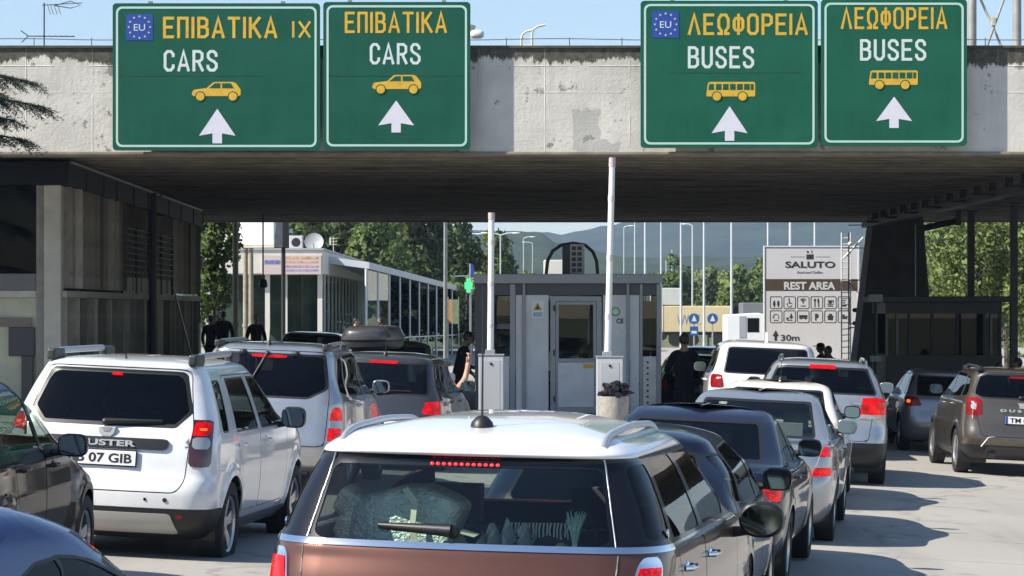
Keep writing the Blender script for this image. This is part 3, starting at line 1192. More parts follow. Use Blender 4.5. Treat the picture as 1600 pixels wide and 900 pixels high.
    def skin(self):
        groups = {}
        for f, l in zip(self.faces, self.lab):
            groups.setdefault(l, []).append(f)
        for key in self.order:
            fs = groups.get(key)
            inf = self.info[key]
            if not fs or inf['mat'] is None:
                continue
            used = sorted({i for f in fs for i in f})
            mp = {v: i for i, v in enumerate(used)}
            vs = self.P[used] + self.N[used] * inf['off']
            nn = self.N[used]
            F_ = [tuple(mp[i] for i in f) for f in fs]
            cnt = {}
            for f in F_:
                for i in range(len(f)):
                    a, b = f[i], f[(i + 1) % len(f)]
                    cnt.setdefault((min(a, b), max(a, b)), []).append((a, b))
            bd = [e[0] for e in cnt.values() if len(e) == 1]
            vs2, nn2, m0 = [tuple(v) for v in vs], [tuple(n_) for n_ in nn], {}
            if 'gap' not in inf['name'] and 'window' != inf['name'][-6:]:
                for a, b in bd:
                    ids = []
                    for v in (a, b):
                        for dpt in (0, .014):
                            vs2.append(tuple(vs[v] - nn[v] * dpt))
                            nn2.append((0, 0, 0))
                            ids.append(len(vs2) - 1)
                    F_.append((ids[0], ids[1], ids[3], ids[2]))
            me = bpy.data.meshes.new(inf['name'])
            me.from_pydata(vs2, [], F_)
            me.materials.append(inf['mat'])
            me.polygons.foreach_set('use_smooth', [True] * len(F_))
            me.update()
            nrm = np.array(nn2)
            me.normals_split_custom_set_from_vertices([tuple(x) for x in nrm])
            o = bpy.data.objects.new(inf['name'], me)
            COL.objects.link(o)
            par = self.built.get(inf['parent'])
            o.parent = par or self.root
            if par is None:
                o.location = (0, -self.L / 2, 0)
            if inf['label']:
                o['label'] = inf['label']
            self.built[key] = o

    def wheel(self, y, r, wt, x, rim_r, spokes=5, rimm=None, style=0):
        rimm = rimm or M_RIM
        for sd in (1, -1):
            whl = empty('wheel')
            whl.parent = self.root
            whl.location = (sd * (x - wt / 2), y - self.L / 2, r)
            mb = MB()
            hw = wt / 2
            prof = [(rim_r, -hw * .8), (r * .90, -hw), (r * .97, -hw * .93), (r, -hw * .7), (r * 1.002, 0), (r, hw * .7), (r * .97, hw * .93), (r * .90, hw), (rim_r * 1.06, hw * .98), (rim_r, hw * .8)]
            mb.lathe(prof, axis='x', n=40)
            mb.f = mb.f[:-2]
            mb.build('tyre', M_RUBBER, whl, True)
            mb = MB()
            o = hw * .78 * sd
            mb.lathe([(rim_r * 1.02, o), (rim_r * .97, o + .012 * sd), (rim_r * .90, o - .005 * sd), (rim_r * .88, o - .10 * sd)], axis='x', n=40)
            mb.f = mb.f[:-2]
            mb.lathe([(0.001, o - .02 * sd), (.06, o - .02 * sd), (.075, o - .03 * sd), (.075, o - .08 * sd)], axis='x', n=16)
            for i in range(spokes):
                t = 2 * math.pi * i / spokes + .3
                for dt in ((-.12, .12) if style else (0,)):
                    wd = .028 if style else .045
                    a1, a2 = t + dt, t + dt * 1.0
                    c0 = Vector((0, math.cos(a1), math.sin(a1))) * .05
                    c1 = Vector((0, math.cos(a2), math.sin(a2))) * rim_r * .93
                    tg = Vector((0, -math.sin(a1), math.cos(a1)))
                    xx = Vector((1, 0, 0))
                    vs = []
                    for c, ww, ox in ((c0, wd * .9, -.025 * sd), (c1, wd, -.008 * sd)):
                        for dx in (0, -.035 * sd):
                            for st in (-1, 1):
                                vs.append(c + tg * ww * st + xx * (o + ox + dx))
                    mb.add(vs, [(0, 1, 5, 4), (2, 6, 7, 3), (0, 4, 6, 2), (1, 3, 7, 5), (4, 5, 7, 6), (0, 2, 3, 1)])
            mb.build('rim', rimm, whl, False)
            mb = MB().lathe([(0.001, o - .11 * sd), (rim_r * .9, o - .11 * sd)], axis='x', n=24)
            mb.lathe([(rim_r * .3, o - .105 * sd), (rim_r * .68, o - .105 * sd), (rim_r * .68, o - .085 * sd), (rim_r * .3, o - .085 * sd)], axis='x', n=24)
            mb.build('brake_disc', M_DARKST, whl)

    def mirror(self, y, z, size=(.20, .12, .16), m=None, out=.10, only=None, sq=.62, roundm=False):
        for sd in ((1, -1) if only is None else (only,)):
            p, n = self.hit('side', y, z - .05, sd)
            if p is None:
                continue
            cx = p.x + sd * (out + size[0] / 2 - .03)
            mb = MB()
            mb.ball((0, 0, 0), (size[0] / 2, size[1] / 2, size[2] / 2), 18, 12, sq)
            mb.v = [(v[0], min(v[1], size[1] * .5) if v[1] > 0 else max(v[1], -size[1] * .25), v[2]) for v in mb.v]
            mb.v = [(cx + v[0], y + v[1], z + v[2]) for v in mb.v]
            ho = self.part('mirror', mb, m or self.paint, smooth=True)
            g = MB()
            n_ = 20
            rim = []
            for i in range(n_):
                t = 2 * math.pi * i / n_
                ca, sa = math.cos(t), math.sin(t)
                e = 1.0 if roundm else .55
                rim.append((cx + size[0] * .43 * math.copysign(abs(ca) ** e, ca), z + size[2] * .42 * math.copysign(abs(sa) ** e, sa)))
            g.prism(rim, y - size[1] * .25 - .004, y - size[1] * .25 + .004, 'xz')
            g.v = [(v[0], v[1] + (v[2] - z - size[2] * .45) * .06, v[2]) for v in g.v]
            self.part('mirror_glass', g, M_MIRROR, ho)
            st = MB().tube([(p.x - sd * .02, y + .02, z - size[2] * .38), (cx - sd * size[0] * .2, y + .01, z - size[2] * .3)], [.03, .022], 8)
            self.part('mirror_arm', st, M_BLACK, ho)

    def plate(self, z, body, w_=.52, hh=.11, eu=True, x=0.0, tm=None, holder=True):
        p, n = self.hit('rear', x, z)
        t = math.atan2(n.z, -n.y)
        rot = (-t, 0, 0)
        mb = MB().box((0, 0, 0), (w_ + .02, .012, hh + .02))
        ho = mb.build('number_plate', M_BLACK, self.root, bevel=.003)
        ho.location = (x, p.y - self.L / 2 - .012, z)
        ho.rotation_euler = rot
        MB().box((0, -.008, 0), (w_, .006, hh)).build('plate_face', M_PLATE, ho)
        if eu:
            MB().box((-w_ / 2 + .022, -.0125, 0), (.04, .004, hh - .004)).build('country_band', M_EUBLUE, ho)
        text('lettering', body, hh * .64, tm or M_PTEXT, ho, (.022 if eu else 0, -.013, -hh * .32), width=w_ * (.80 if eu else .88), align='CENTER', bold=.002, depth=.002)
        return ho

    def handle(self, y, z, w_=.17, m=None):
        for sd in (1, -1):
            p, n = self.hit('side', y, z, sd)
            if p is None:
                continue
            mb = MB().tube([(p.x - sd * .004, y - w_ / 2, z), (p.x + sd * .028, y - w_ * .36, z), (p.x + sd * .03, y + w_ * .36, z), (p.x - sd * .004, y + w_ / 2, z)], .014, 8)
            mb.ball((p.x - sd * .004, y, z), (.012, .06, .035), 12, 6)
            self.part('door_handle', mb, m or self.paint, smooth=True)

    def wiper(self, x0, z0, x1, z1, m=None, r=.012):
        p0, n0 = self.hit('rear', x0, z0)
        pts, rs = [], []
        for i in range(7):
            t = i / 6
            p, n = self.hit('rear', x0 + (x1 - x0) * t, z0 + (z1 - z0) * t)
            pts.append(p + n * (.035 - .018 * t))
            rs.append(r * (1.5 - .9 * t))
        mb = MB().tube(pts, rs, 8)
        mb.ball(tuple(p0 + n0 * .02), (.035, .03, .03), 12, 8)
        w_ = self.part('rear_wiper', mb, M_BLACK, smooth=True)
        pts = [self.hit('rear', x0 + (x1 - x0) * t, z0 + (z1 - z0) * t - .01) for t in lin(.1, 1.0, 6)]
        self.part('wiper_blade', MB().tube([p + n * .012 for p, n in pts], .007, 6), M_RUBBER, w_)

    def rail(self, x, y0, y1, m, r=.018, hgt=.055, dark=None, n=14, zf=0.0, soft=.12):
        for sd in (1, -1):
            pts = []
            for i in range(n + 1):
                t = i / n
                xx = sd * (x[0] + (x[1] - x[0]) * t) if isinstance(x, tuple) else sd * x
                p, nn = self.hit('top', xx, y0 + (y1 - y0) * t)
                e = min(t, 1 - t)
                lift = hgt * min(1, (e / soft)) ** .6 if e > 0 else -0.01
                pts.append(p + Vector((0, 0, lift + zf)))
            o = self.part('roof_rail', MB().tube(pts, r, 10), m, smooth=True)
            if dark:
                for t in (0.03, .97):
                    i = int(t * n + .5)
                    i = min(max(i, 1), n - 1)
                    a = pts[i] + Vector((0, -.10 if t < .5 else -.06, 0))
                    p, nn = self.hit('top', a.x, a.y + .08)
                    mb = MB().box((p.x, p.y, p.z + hgt * .6), (.075, .30, hgt * 1.55))
                    self.part('rail_foot', mb, dark, o, bevel=.02)

    def antenna(self, y, ln=.4, lean=.5, base=.03, x=0):
        p, n = self.hit('top', x, y)
        mb = MB().lathe([(base, -.005), (base * .9, .02), (base * .45, .045), (.012, .05)], c=tuple(p), n=16)
        o = self.part('aerial', mb, M_BLACK, smooth=True)
        q = p + Vector((0, -math.sin(lean) * ln, math.cos(lean) * ln + .03))
        self.part('aerial_rod', MB().cyl(p + Vector((0, 0, .04)), q, .006, .003, 6), M_BLACK, o)

    def interior(self, seat_y=(1.75, 2.7), seat_z=.5, w_=.36, top=1.0, m=None, rear_top=.95, heads=True, dash=None):
        m = m or M_SEAT
        wv = self.rows[:, 3].max()
        mb = MB().span(-wv + .12, wv - .12, .5, self.L - .7, .3, .34)
        self.part('cabin_floor', mb, M_BLACK)
        mb = MB().span(-wv + .14, wv - .14, seat_y[1] + .75, seat_y[1] + 1.1, .55, dash or .92)
        self.part('dashboard', mb, M_BLACK, bevel=.05)
        def seat(x, y, ww, tp, nm):
            b = MB()
            b.box((x, y, seat_z - .02), (ww, .5, .16))
            so_ = self.part(nm, b, m, bevel=.05)
            b = MB().box((x, y - .30, (seat_z + tp) / 2), (ww * .94, .13, tp - seat_z), (-.18, 0, 0))
            self.part('backrest', b, m, so_, bevel=.05)
            return so_
        for sx in (-1, 1):
            s_ = seat(sx * w_, seat_y[1], .5, top, 'front_seat')
            if heads:
                b = MB().box((sx * w_, seat_y[1] - .42, top + .12), (.26, .10, .19))
                b.cyl((sx * w_ - .05, seat_y[1] - .40, top - .05), (sx * w_ - .05, seat_y[1] - .42, top + .1), .008, n=6)
                b.cyl((sx * w_ + .05, seat_y[1] - .40, top - .05), (sx * w_ + .05, seat_y[1] - .42, top + .1), .008, n=6)
                self.part('headrest', b, m, s_, bevel=.04)
        s_ = seat(0, seat_y[0], (wv - .2) * 2, rear_top, 'rear_seat')
        if heads:
            for sx in (-1, 1):
                b = MB().box((sx * w_, seat_y[0] - .42, rear_top + .09), (.25, .09, .15))
                b.cyl((sx * w_, seat_y[0] - .40, rear_top - .05), (sx * w_, seat_y[0] - .42, rear_top + .08), .008, n=6)
                self.part('headrest', b, m, s_, bevel=.035)

    def place(self, X, d, yaw=0.0, z=None, roll=None):
        yw = -R(yaw)
        c = Vector((X, d)) + Vector((math.sin(R(yaw)), math.cos(R(yaw)))) * self.L / 2
        zz = gz(c.x, c.y) if z is None else z
        roll = .045 if roll is None else roll
        self.root.location = (c.x, c.y, zz)
        pitch = -.003
        self.root.rotation_euler = (pitch, math.atan(roll), yw)
        return self


def paintm(name, col, metal=0.0, rough=0.32, flake=0.0):
    return mat(name, col, rough, metal, coat=1.0, noise=0.07, nscale=4, flake=flake)


M_RIM = mat('alloy', (0.55, 0.55, 0.56), 0.28, 0.9)
M_MIRROR = mat('mirror_silver', (0.20, 0.21, 0.22), 0.03, 1.0)
M_PLATE = mat('plate_white', (0.72, 0.72, 0.72), 0.45)
M_PTEXT = mat('plate_black', (0.012, 0.012, 0.015), 0.5)
M_SEAT = mat('dark_seat_cloth', (0.035, 0.035, 0.038), 0.9, noise=0.2, nscale=20)
M_CHROME = mat('chrome', (0.80, 0.81, 0.83), 0.10, 1.0)
G_DARK = glassmat('privacy_glass', (0.035, 0.04, 0.045), .55)
G_MID = glassmat('tinted_glass', (0.20, 0.23, 0.22), .75)
G_CLEAR = glassmat('clear_glass', (0.55, 0.62, 0.59), .75)


def lens(name, col, emit, lo, hi, scale=60):
    """ribbed lamp lens: small reflector cells give it an uneven glow"""
    m = mat(name, col, .18, coat=.35, spec=.2)
    t = m.node_tree
    b = t.nodes['Principled BSDF']
    v = t.nodes.new('ShaderNodeTexVoronoi')
    v.inputs['Scale'].default_value = scale
    tc = t.nodes.new('ShaderNodeTexCoord')
    t.links.new(tc.outputs['Object'], v.inputs['Vector'])
    n = t.nodes.new('ShaderNodeTexNoise')
    n.inputs['Scale'].default_value = 9
    t.links.new(tc.outputs['Object'], n.inputs['Vector'])
    a = t.nodes.new('ShaderNodeMapRange')
    a.inputs[1].default_value, a.inputs[2].default_value = .0, .55
    a.inputs[3].default_value, a.inputs[4].default_value = hi, lo
    t.links.new(v.outputs['Distance'], a.inputs[0])
    k_ = t.nodes.new('ShaderNodeMapRange')
    k_.inputs[1].default_value, k_.inputs[2].default_value = .35, .65
    k_.inputs[3].default_value, k_.inputs[4].default_value = .35, 1.3
    t.links.new(n.outputs['Fac'], k_.inputs[0])
    mu = t.nodes.new('ShaderNodeMath')
    mu.operation = 'MULTIPLY'
    t.links.new(a.outputs[0], mu.inputs[0])
    t.links.new(k_.outputs[0], mu.inputs[1])
    b.inputs['Emission Color'].default_value = (*emit, 1)
    t.links.new(mu.outputs[0], b.inputs['Emission Strength'])
    bp = t.nodes.new('ShaderNodeBump')
    bp.inputs['Strength'].default_value = .4
    bp.inputs['Distance'].default_value = .004
    t.links.new(v.outputs['Distance'], bp.inputs['Height'])
    t.links.new(bp.outputs[0], b.inputs['Normal'])
    return m


M_LRED = lens('red_lens', (.20, .004, .006), (1, .02, .01), .0, .03)
M_LLIT = lens('lit_red_lens', (.30, .002, .002), (1.0, .0, .0), .20, 1.0)
M_LHOT = lens('brake_bulb_glow', (.5, .03, .01), (1.0, .12, .015), .9, 3.0, 90)
M_LED = mat('red_led', (.5, .02, .02), .2, emit=(1.0, .02, .03), estr=1.5)
M_LCLR = mat('clear_lens', (0.42, 0.42, 0.43), 0.14, 0.3, coat=1.0)
M_LDRK = mat('smoked_lens', (0.07, 0.008, 0.010), 0.14, coat=1.0)
M_LETTER = mat('satin_letter', (.52, .53, .55), .35, .2)
# ------------------------------------------------------------------ building on the left under the canopy
G_BLD = glassmat('building_glass', (0.04, 0.05, 0.055), .14)
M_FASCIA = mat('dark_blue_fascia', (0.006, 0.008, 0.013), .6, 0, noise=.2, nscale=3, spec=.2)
M_FIN = mat('weathered_grey_fin', (0.25, 0.225, 0.19), .75, noise=.35, nscale=2.0, dirt=(0.10, 0.09, 0.075))
M_FINS = [M_FIN, mat('pale_fin', (.42, .385, .33), .75, noise=.3, nscale=2.0, dirt=(.30, .27, .22)), mat('brown_fin', (.13, .11, .085), .75, noise=.35, nscale=2)]
M_BCONC = mat('pale_building_concrete', (0.40, 0.38, 0.335), .85, noise=.2, nscale=2)
M_BWALL = mat('greenish_render', (0.42, 0.43, 0.33), .9, noise=.2, nscale=1.2, dirt=(0.25, 0.26, 0.19))
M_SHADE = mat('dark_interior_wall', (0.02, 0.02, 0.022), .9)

bl = empty('office_building', (-7.83, 48.0, gz(-7.83, 48.0)), R(-1.0 * -1), 'dark two storey office block with vertical fins under the left end of the canopy', 'building')
bz0 = gz(-7.83, 48.0)
ZF1, ZF0, ZS = 4.655 - bz0, 4.24 - bz0, 2.40 - bz0      # fascia top/bottom, upper floor level
LB = 24.2
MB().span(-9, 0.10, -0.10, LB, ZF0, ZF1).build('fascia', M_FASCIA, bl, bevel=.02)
mb = MB()
mb.span(0.10, 0.14, 0.2, 14.0, ZF1 - .03, ZF1 + .012)
mb.build('roof_flashing', M_STEEL, bl)
MB().span(0.10, 0.14, 14.6, LB - .1, ZF1 - .03, ZF1 + .012).build('roof_flashing', M_STEEL, bl)
for y_ in (2.2, 4.6, 6.6, 9.4, 12.0, 16.2, 19.0, 22.0, 24.5):
    MB().span(0.10, 0.125, y_, y_ + .04, ZF0, ZF1 - .04).build('fascia_joint', M_DARKST, bl)
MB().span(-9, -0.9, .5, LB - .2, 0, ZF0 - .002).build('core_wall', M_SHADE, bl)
MB().span(-9, 0.06, 0.0, LB, ZS - .12, ZS).build('floor_slab', M_BCONC, bl, bevel=.01)
# front face: column, upper glazing, lower wall
MB().span(-.32, -.02, -.12, .2, 0, ZF0 - .002).build('corner_column', M_BCONC, bl, bevel=.015)
MB().span(-.46, -.325, -.05, .2, 0, ZF0 - .002).build('corner_column', mat('corner_column_shade_concrete', (.22, .21, .19), .85, noise=.2), bl, bevel=.01)
up = MB().span(-9, -.465, .30, .33, ZS + .30, ZF0 - .003).build('window', G_BLD, bl)
mb = MB()
for x_ in (-2.2, -3.9, -5.6):
    mb.span(x_ - .03, x_ + .03, .25, .298, ZS + .30, ZF0 - .003)
mb.build('mullions', M_DARKST, up)
MB().span(-9, -.465, -.02, .3, ZS, ZS + .298).build('spandrel', mat('grey_spandrel', (.12, .12, .12), .6, noise=.15), bl, bevel=.01)
MB().span(-9, -.465, .06, .3, 0, ZS - .122).build('lower_wall', M_BWALL, bl)
MB().span(-.95, -.50, .0, .058, 1.05, 1.55).build('notice_box', mat('violet_grey_box', (.045, .04, .055), .5), bl, bevel=.01)
MB().span(-.72, -.52, -.04, .056, 0.0, 1.05).build('service_post', mat('service_post_dark', (.05, .05, .055), .6), bl, bevel=.01)
MB().span(-1.5, -.55, .02, .058, 1.56, 1.72).build('wall_sign', mat('brown_wall_sign', (.16, .13, .11), .6), bl)
# fins along the lane side, two storeys
fy = .35
i = 0
while fy < LB - .3:
    upper_gap = 9.6 < fy < 10.0
    for lo, hi, lvl in ((.05, ZS - .125, 0), (ZS + .05, ZF0 - .003, 1)):
        if rng.random() < .10 or (lvl == 1 and 8.3 < fy < 17.0 and rng.random() < .55):
            continue
        wd = rng.choice((.24, .28, .34))
        f_ = MB().box((0, 0, (lo + hi) / 2), (.07, wd, hi - lo), None).build('fin', rng.choice(M_FINS), bl)
        f_.location = (-.05, fy + .25, 0)
        f_.rotation_euler = (0, 0, R(rng.choice((-75, -60, -20, 5, -45))))
    fy += .50
    i += 1
bk = MB()
bk.span(-.9, .05, 8.0, 17.2, ZS - .02, ZS + .34)
bk.build('balcony_upstand', M_BCONC, bl, bevel=.01)
for z_ in lin(ZS + .45, ZS + 1.35, 7):
    MB().cyl((.06, 7.8, z_), (.06, 17.4, z_), .02, n=8).build('balcony_bar', M_DARKST, bl)
for y_ in (7.8, 10.2, 12.6, 15.0, 17.4):
    MB().cyl((.06, y_, ZS), (.06, y_, ZS + 1.4), .028, n=8).build('balcony_post', M_DARKST, bl)
MB().cyl((.12, 12.7, 0), (.12, 12.7, ZF1 - .02), .10, n=14).build('downpipe', M_DARKST, bl, True)
MB().box((.2, 12.4, .55), (.5, 1.2, .5)).build('wall_unit', mat('pale_unit', (.38, .40, .42), .5), bl, bevel=.03)
MB().tube([(.10, 17.2, ZS + .2), (.45, 18.6, .5)], .025, 8).build('stay_rod', M_STEEL, bl)

# ------------------------------------------------------------------ booth on its island
DBO = 50.0
isl = MB()
kk = DBO / F
isl.prism([(-1.6, 44.0), (3.0, 44.0), (3.3, 60), (-1.6, 60)], -.25, .14, 'xy')
io = isl.build('traffic_island', M_KERB, None, bevel=.03)
io.location = (0, 0, gz(.9, 50))
io['kind'] = 'structure'
bz = gz(.9, 50) + .14
bo = empty('control_booth', (px(888, 0, DBO).x, DBO, bz), 0, 'grey passport control booth with a glazed door standing between the lanes', 'booth')
M_BP = mat('booth_panel_white', (0.62, 0.63, 0.655), .45, noise=.10, nscale=3, dirt=(.50, .505, .51))
M_BF = mat('booth_frame_grey', (0.30, 0.31, 0.335), .45, .2, noise=.06, nscale=4)
M_BD = mat('booth_dark_band', (0.07, 0.075, 0.085), .5)
G_BOOTH = glassmat('booth_glass', (0.30, 0.34, 0.33))


def bx(x):
    return (x - 888) * kk


def bzz(y):
    return CAMZ - (y - HY) * kk - bz


W0, W1 = bx(741), bx(1035)
DP = 2.4
MB().span(W0, W1, -.12, DP + .1, bzz(443), bzz(428)).build('roof_slab', M_BF, bo, bevel=.012)
MB().span(W0 + .05, W1 - .05, 0, DP, bzz(461), bzz(443) - .002).build('roof_band', M_BD, bo)
mb = MB()
mb.span(W0 + .05, W1 - .05, 0, DP, 0, .10)
mb.build('base', M_BF, bo)


def bpanel(nm, x0, x1, y0, y1, m, pr=.0, th=.05, bev=.004):
    return MB().span(bx(x0), bx(x1), -pr, -pr + th, bzz(y1), bzz(y0)).build(nm, m, bo, bevel=bev)


ZB = 648
bpanel('wall_panel', 806, 857, 461, ZB, M_BP)
bpanel('wall_panel', 942, 999, 461, ZB, M_BP)
for x0, x1 in ((797, 805), (1000, 1004), (1026, 1033)):
    bpanel('frame_post', x0, x1, 444, ZB, M_BF, .02, .08)
for x_ in (818.5, 981):
    MB().cyl((bx(x_), -.03, bzz(ZB)), (bx(x_), -.03, bzz(441)), .028, n=12).build('downpipe', M_BF, bo, True)
bpanel('kick_panel', 759, 796, 557, ZB, M_BP, 0)
bpanel('perforated_panel', 1004.3, 1025.7, 557, ZB, M_STEEL, .005)
for i in range(9):
    MB().cyl((bx(1012), -.012, bzz(566 + i * 9)), (bx(1012), .0, bzz(566 + i * 9)), .022, n=10).build('vent_hole', M_BLACK, bo)
bpanel('window', 773, 796, 470, 556.5, G_BOOTH, -.02, .012, 0)
bpanel('window', 1004.3, 1025.7, 470, 556.5, glassmat('booth_brown_glass', (.22, .19, .13)), -.02, .012, 0)
bpanel('frame_post', 742, 772.7, 444, ZB, M_BD, .01, .07)
# door
df = MB()
ring_prism(df, [(bx(860), bzz(ZB)), (bx(860), bzz(463)), (bx(940), bzz(463)), (bx(940), bzz(ZB))], [(bx(868), bzz(ZB) + .02), (bx(868), bzz(471)), (bx(932), bzz(471)), (bx(932), bzz(ZB) + .02)], -.03, .05)
dr = df.build('door_frame', M_BF, bo, bevel=.005)
door = MB()
ring_prism(door, [(bx(868.5), bzz(ZB) + .03), (bx(868.5), bzz(471.5)), (bx(931.5), bzz(471.5)), (bx(931.5), bzz(ZB) + .03)], [(bx(873), bzz(560)), (bx(873), bzz(476)), (bx(927), bzz(476)), (bx(927), bzz(560))], -.02, .03)
do = door.build('door', M_BF, bo, bevel=.004)
MB().span(bx(872), bx(928), -.035, -.021, bzz(636), bzz(567)).build('lower_panel', M_BP, do, bevel=.004)
MB().span(bx(873), bx(927), .0, .012, bzz(560), bzz(476)).build('door_pane', G_BOOTH, do)
MB().box((bx(919), -.037, bzz(572)), (.18, .006, .075)).build('warning_label', M_SYEL, do)
mb = MB().tube([(bx(930), -.02, bzz(561)), (bx(930), -.08, bzz(561)), (bx(924), -.08, bzz(560))], .012, 8)
mb.build('door_handle', M_STEEL, do)
for z_ in (486, 556, 628):
    MB().cyl((bx(866), -.04, bzz(z_)), (bx(866), -.04, bzz(z_ - 9)), .016, n=8).build('hinge', M_BLACK, dr)
lb = MB().span(bx(831), bx(849.5), -.006, .0, bzz(497), bzz(470)).build('warning_notice', mat('notice_white', (.72, .75, .78), .5), bo)
MB().prism([(bx(840), bzz(472)), (bx(847), bzz(485)), (bx(833), bzz(485))], -.010, -.0055).build('triangle', M_SYEL, lb)
MB().prism([(bx(840), bzz(476)), (bx(843), bzz(483)), (bx(837), bzz(483))], -.013, -.0095).build('triangle_mark', M_BLACK, lb)
MB().span(bx(833), bx(847.5), -.010, -.0055, bzz(495), bzz(488)).build('notice_field', mat('notice_blue', (.30, .42, .60), .5), lb)
gl_ = MB().prism([(bx(962) + .085 * math.cos(t), bzz(487) + .085 * math.sin(t)) for t in [2 * math.pi * i / 24 for i in range(24)]], -.008, .0).build('green_roundel', mat('roundel_green', (.10, .36, .16), .5), bo)
MB().prism([(bx(962) + .055 * math.cos(t), bzz(487) + .055 * math.sin(t)) for t in [2 * math.pi * i / 24 for i in range(24)]], -.011, -.0075).build('roundel_field', mat('roundel_pale', (.55, .68, .58), .5), gl_)
text('lettering', 'CE', .085, M_PTEXT, bo, (bx(963), -.004, bzz(505)), width=.13, bold=.004)
MB().span(W0 + .05, W0 + .10, .07, DP, .1, bzz(461)).build('side_wall', M_BD, bo)
MB().span(W1 - .10, W1 - .05, .07, DP, .1, 1.0).build('side_wall', M_BD, bo)
MB().span(W1 - .09, W1 - .08, .1, DP, 1.0, bzz(461)).build('side_window', G_BOOTH, bo)
MB().span(W0 + .11, W1 - .11, DP - .06, DP - .02, .1, .95).build('rear_wall', M_BP, bo)
MB().span(W0 + .11, W1 - .11, DP - .045, DP - .035, .95, bzz(461)).build('rear_window', G_BOOTH, bo)
# what stands inside, seen through the door pane
ds = MB().span(bx(775), bx(1020), 1.3, 1.9, .72, .76).build('desk', M_BD, bo)
ch = empty('office_chair', (bo.location.x + bx(893), DBO + .8, bz + .1), .3, 'dark office chair seen behind the booth door pane', 'chair')
MB().box((0, 0, .48), (.5, .5, .09)).build('seat', M_SEAT, ch, bevel=.04)
MB().box((0, -.27, .92), (.50, .09, .62), (-.08, 0, 0)).build('backrest', M_SEAT, ch, bevel=.04)
MB().cyl((0, 0, .05), (0, 0, .45), .03).build('stem', M_BLACK, ch)
MB().lathe([(.001, .10), (.06, .09), (.28, .03), (.28, .0)], n=5).build('foot', M_BLACK, ch)
# roof unit
ac = empty('air_conditioner', (bo.location.x + bx(897), DBO + .6, bz + bzz(428)), 0, 'air conditioner with dark grille under a black hoop on the booth roof', 'air conditioner')
MB().span(-.20, -.075, -.15, .25, 0, .55).build('side_cover', M_BLACK, ac, bevel=.01)
MB().span(-.07, .20, -.14, .25, 0, .555).build('housing', mat('ac_grey', (.33, .34, .35), .5), ac, bevel=.015)
for ix in range(2):
    for iz in range(5):
        MB().span(-.035 + ix * .105, .045 + ix * .105, -.146, -.139, .04 + iz * .10, .11 + iz * .10).build('grille_opening', M_BLACK, ac)
pts = [(-.50, .1, 0), (-.47, .1, .25), (-.38, .1, .43), (-.22, .1, .54), (0, .1, .575), (.22, .1, .54), (.36, .1, .42), (.43, .1, .25), (.45, .1, 0)]
MB().tube(pts, .032, 10).build('hoop', M_BLACK, ac, True)


# ------------------------------------------------------------------ barriers
def barrier(x0, x1, ytop, arm, label, d):
    c0 = px((x0 + x1) / 2, 0, d).x
    k_ = d / F
    zg = gz(c0, d) + .14
    r_ = empty('barrier_gate', (c0, d, zg), 0, label, 'barrier', 'raised barriers in front of the booth')
    wv = (x1 - x0) * k_
    top = CAMZ - (ytop - HY) * k_ - zg
    MB().span(-wv / 2, wv / 2, -.16, .16, 0, top - .03).build('cabinet', mat('cabinet_grey', (.47, .48, .50), .5, noise=.1, nscale=4), r_, bevel=.012)
    MB().span(-wv / 2 - .012, wv / 2 + .012, -.17, .17, top - .03, top).build('lid', M_BF, r_, bevel=.006)
    MB().span(-wv * .36, wv * .36, -.164, -.158, .25, top - .10).build('cabinet_door', mat('cabinet_door_grey', (.44, .45, .47), .45), r_, bevel=.003)
    MB().cyl((0, -.175, top - .16), (0, -.15, top - .16), .022, n=10).build('lock', M_BLACK, r_)
    xa, yt, xb, yb_ = arm
    ax0, ax1 = (xb - (x0 + x1) / 2) * k_, (xa - (x0 + x1) / 2) * k_
    z0_, z1_ = CAMZ - (yb_ - HY) * k_ - zg, CAMZ - (yt - HY) * k_ - zg
    ar = MB().cyl((ax0, .05, z0_ - .25), (ax1, .05, z1_), .055, .048, 16)
    ao = ar.build('arm', M_WHITEP, r_, True)
    n_ = 3
    for i in range(n_):
        t = .18 + .3 * i
        p0 = Vector((ax0, .05, z0_)).lerp(Vector((ax1, .05, z1_)), t)
        p1 = Vector((ax0, .05, z0_)).lerp(Vector((ax1, .05, z1_)), t + .03)
        MB().cyl(p0, p1, .0545, n=16).build('faded_band', mat('faded_red', (.62, .56, .56), .5), ao, True)
    p0 = Vector((ax0, .05, z0_)).lerp(Vector((ax1, .05, z1_)), .955)
    MB().cyl(p0, Vector((ax1, .05, z1_ + .01)), .056, n=16).build('end_cap', mat('cap_pinkish', (.50, .40, .42), .5, noise=.3, nscale=30), ao, True)
    MB().box((ax0, .05, z0_ - .02), (.16, .14, .16)).build('clamp', M_BF, r_, bevel=.01)
    return r_


barrier(748, 787, 553, (768, 333, 766, 552), 'shorter raised barrier arm on a grey cabinet left of the booth door', 45.4)
barrier(932, 973, 556, (957, 247, 949, 555), 'taller raised barrier arm reaching up to the canopy, right of the booth door', 45.0)

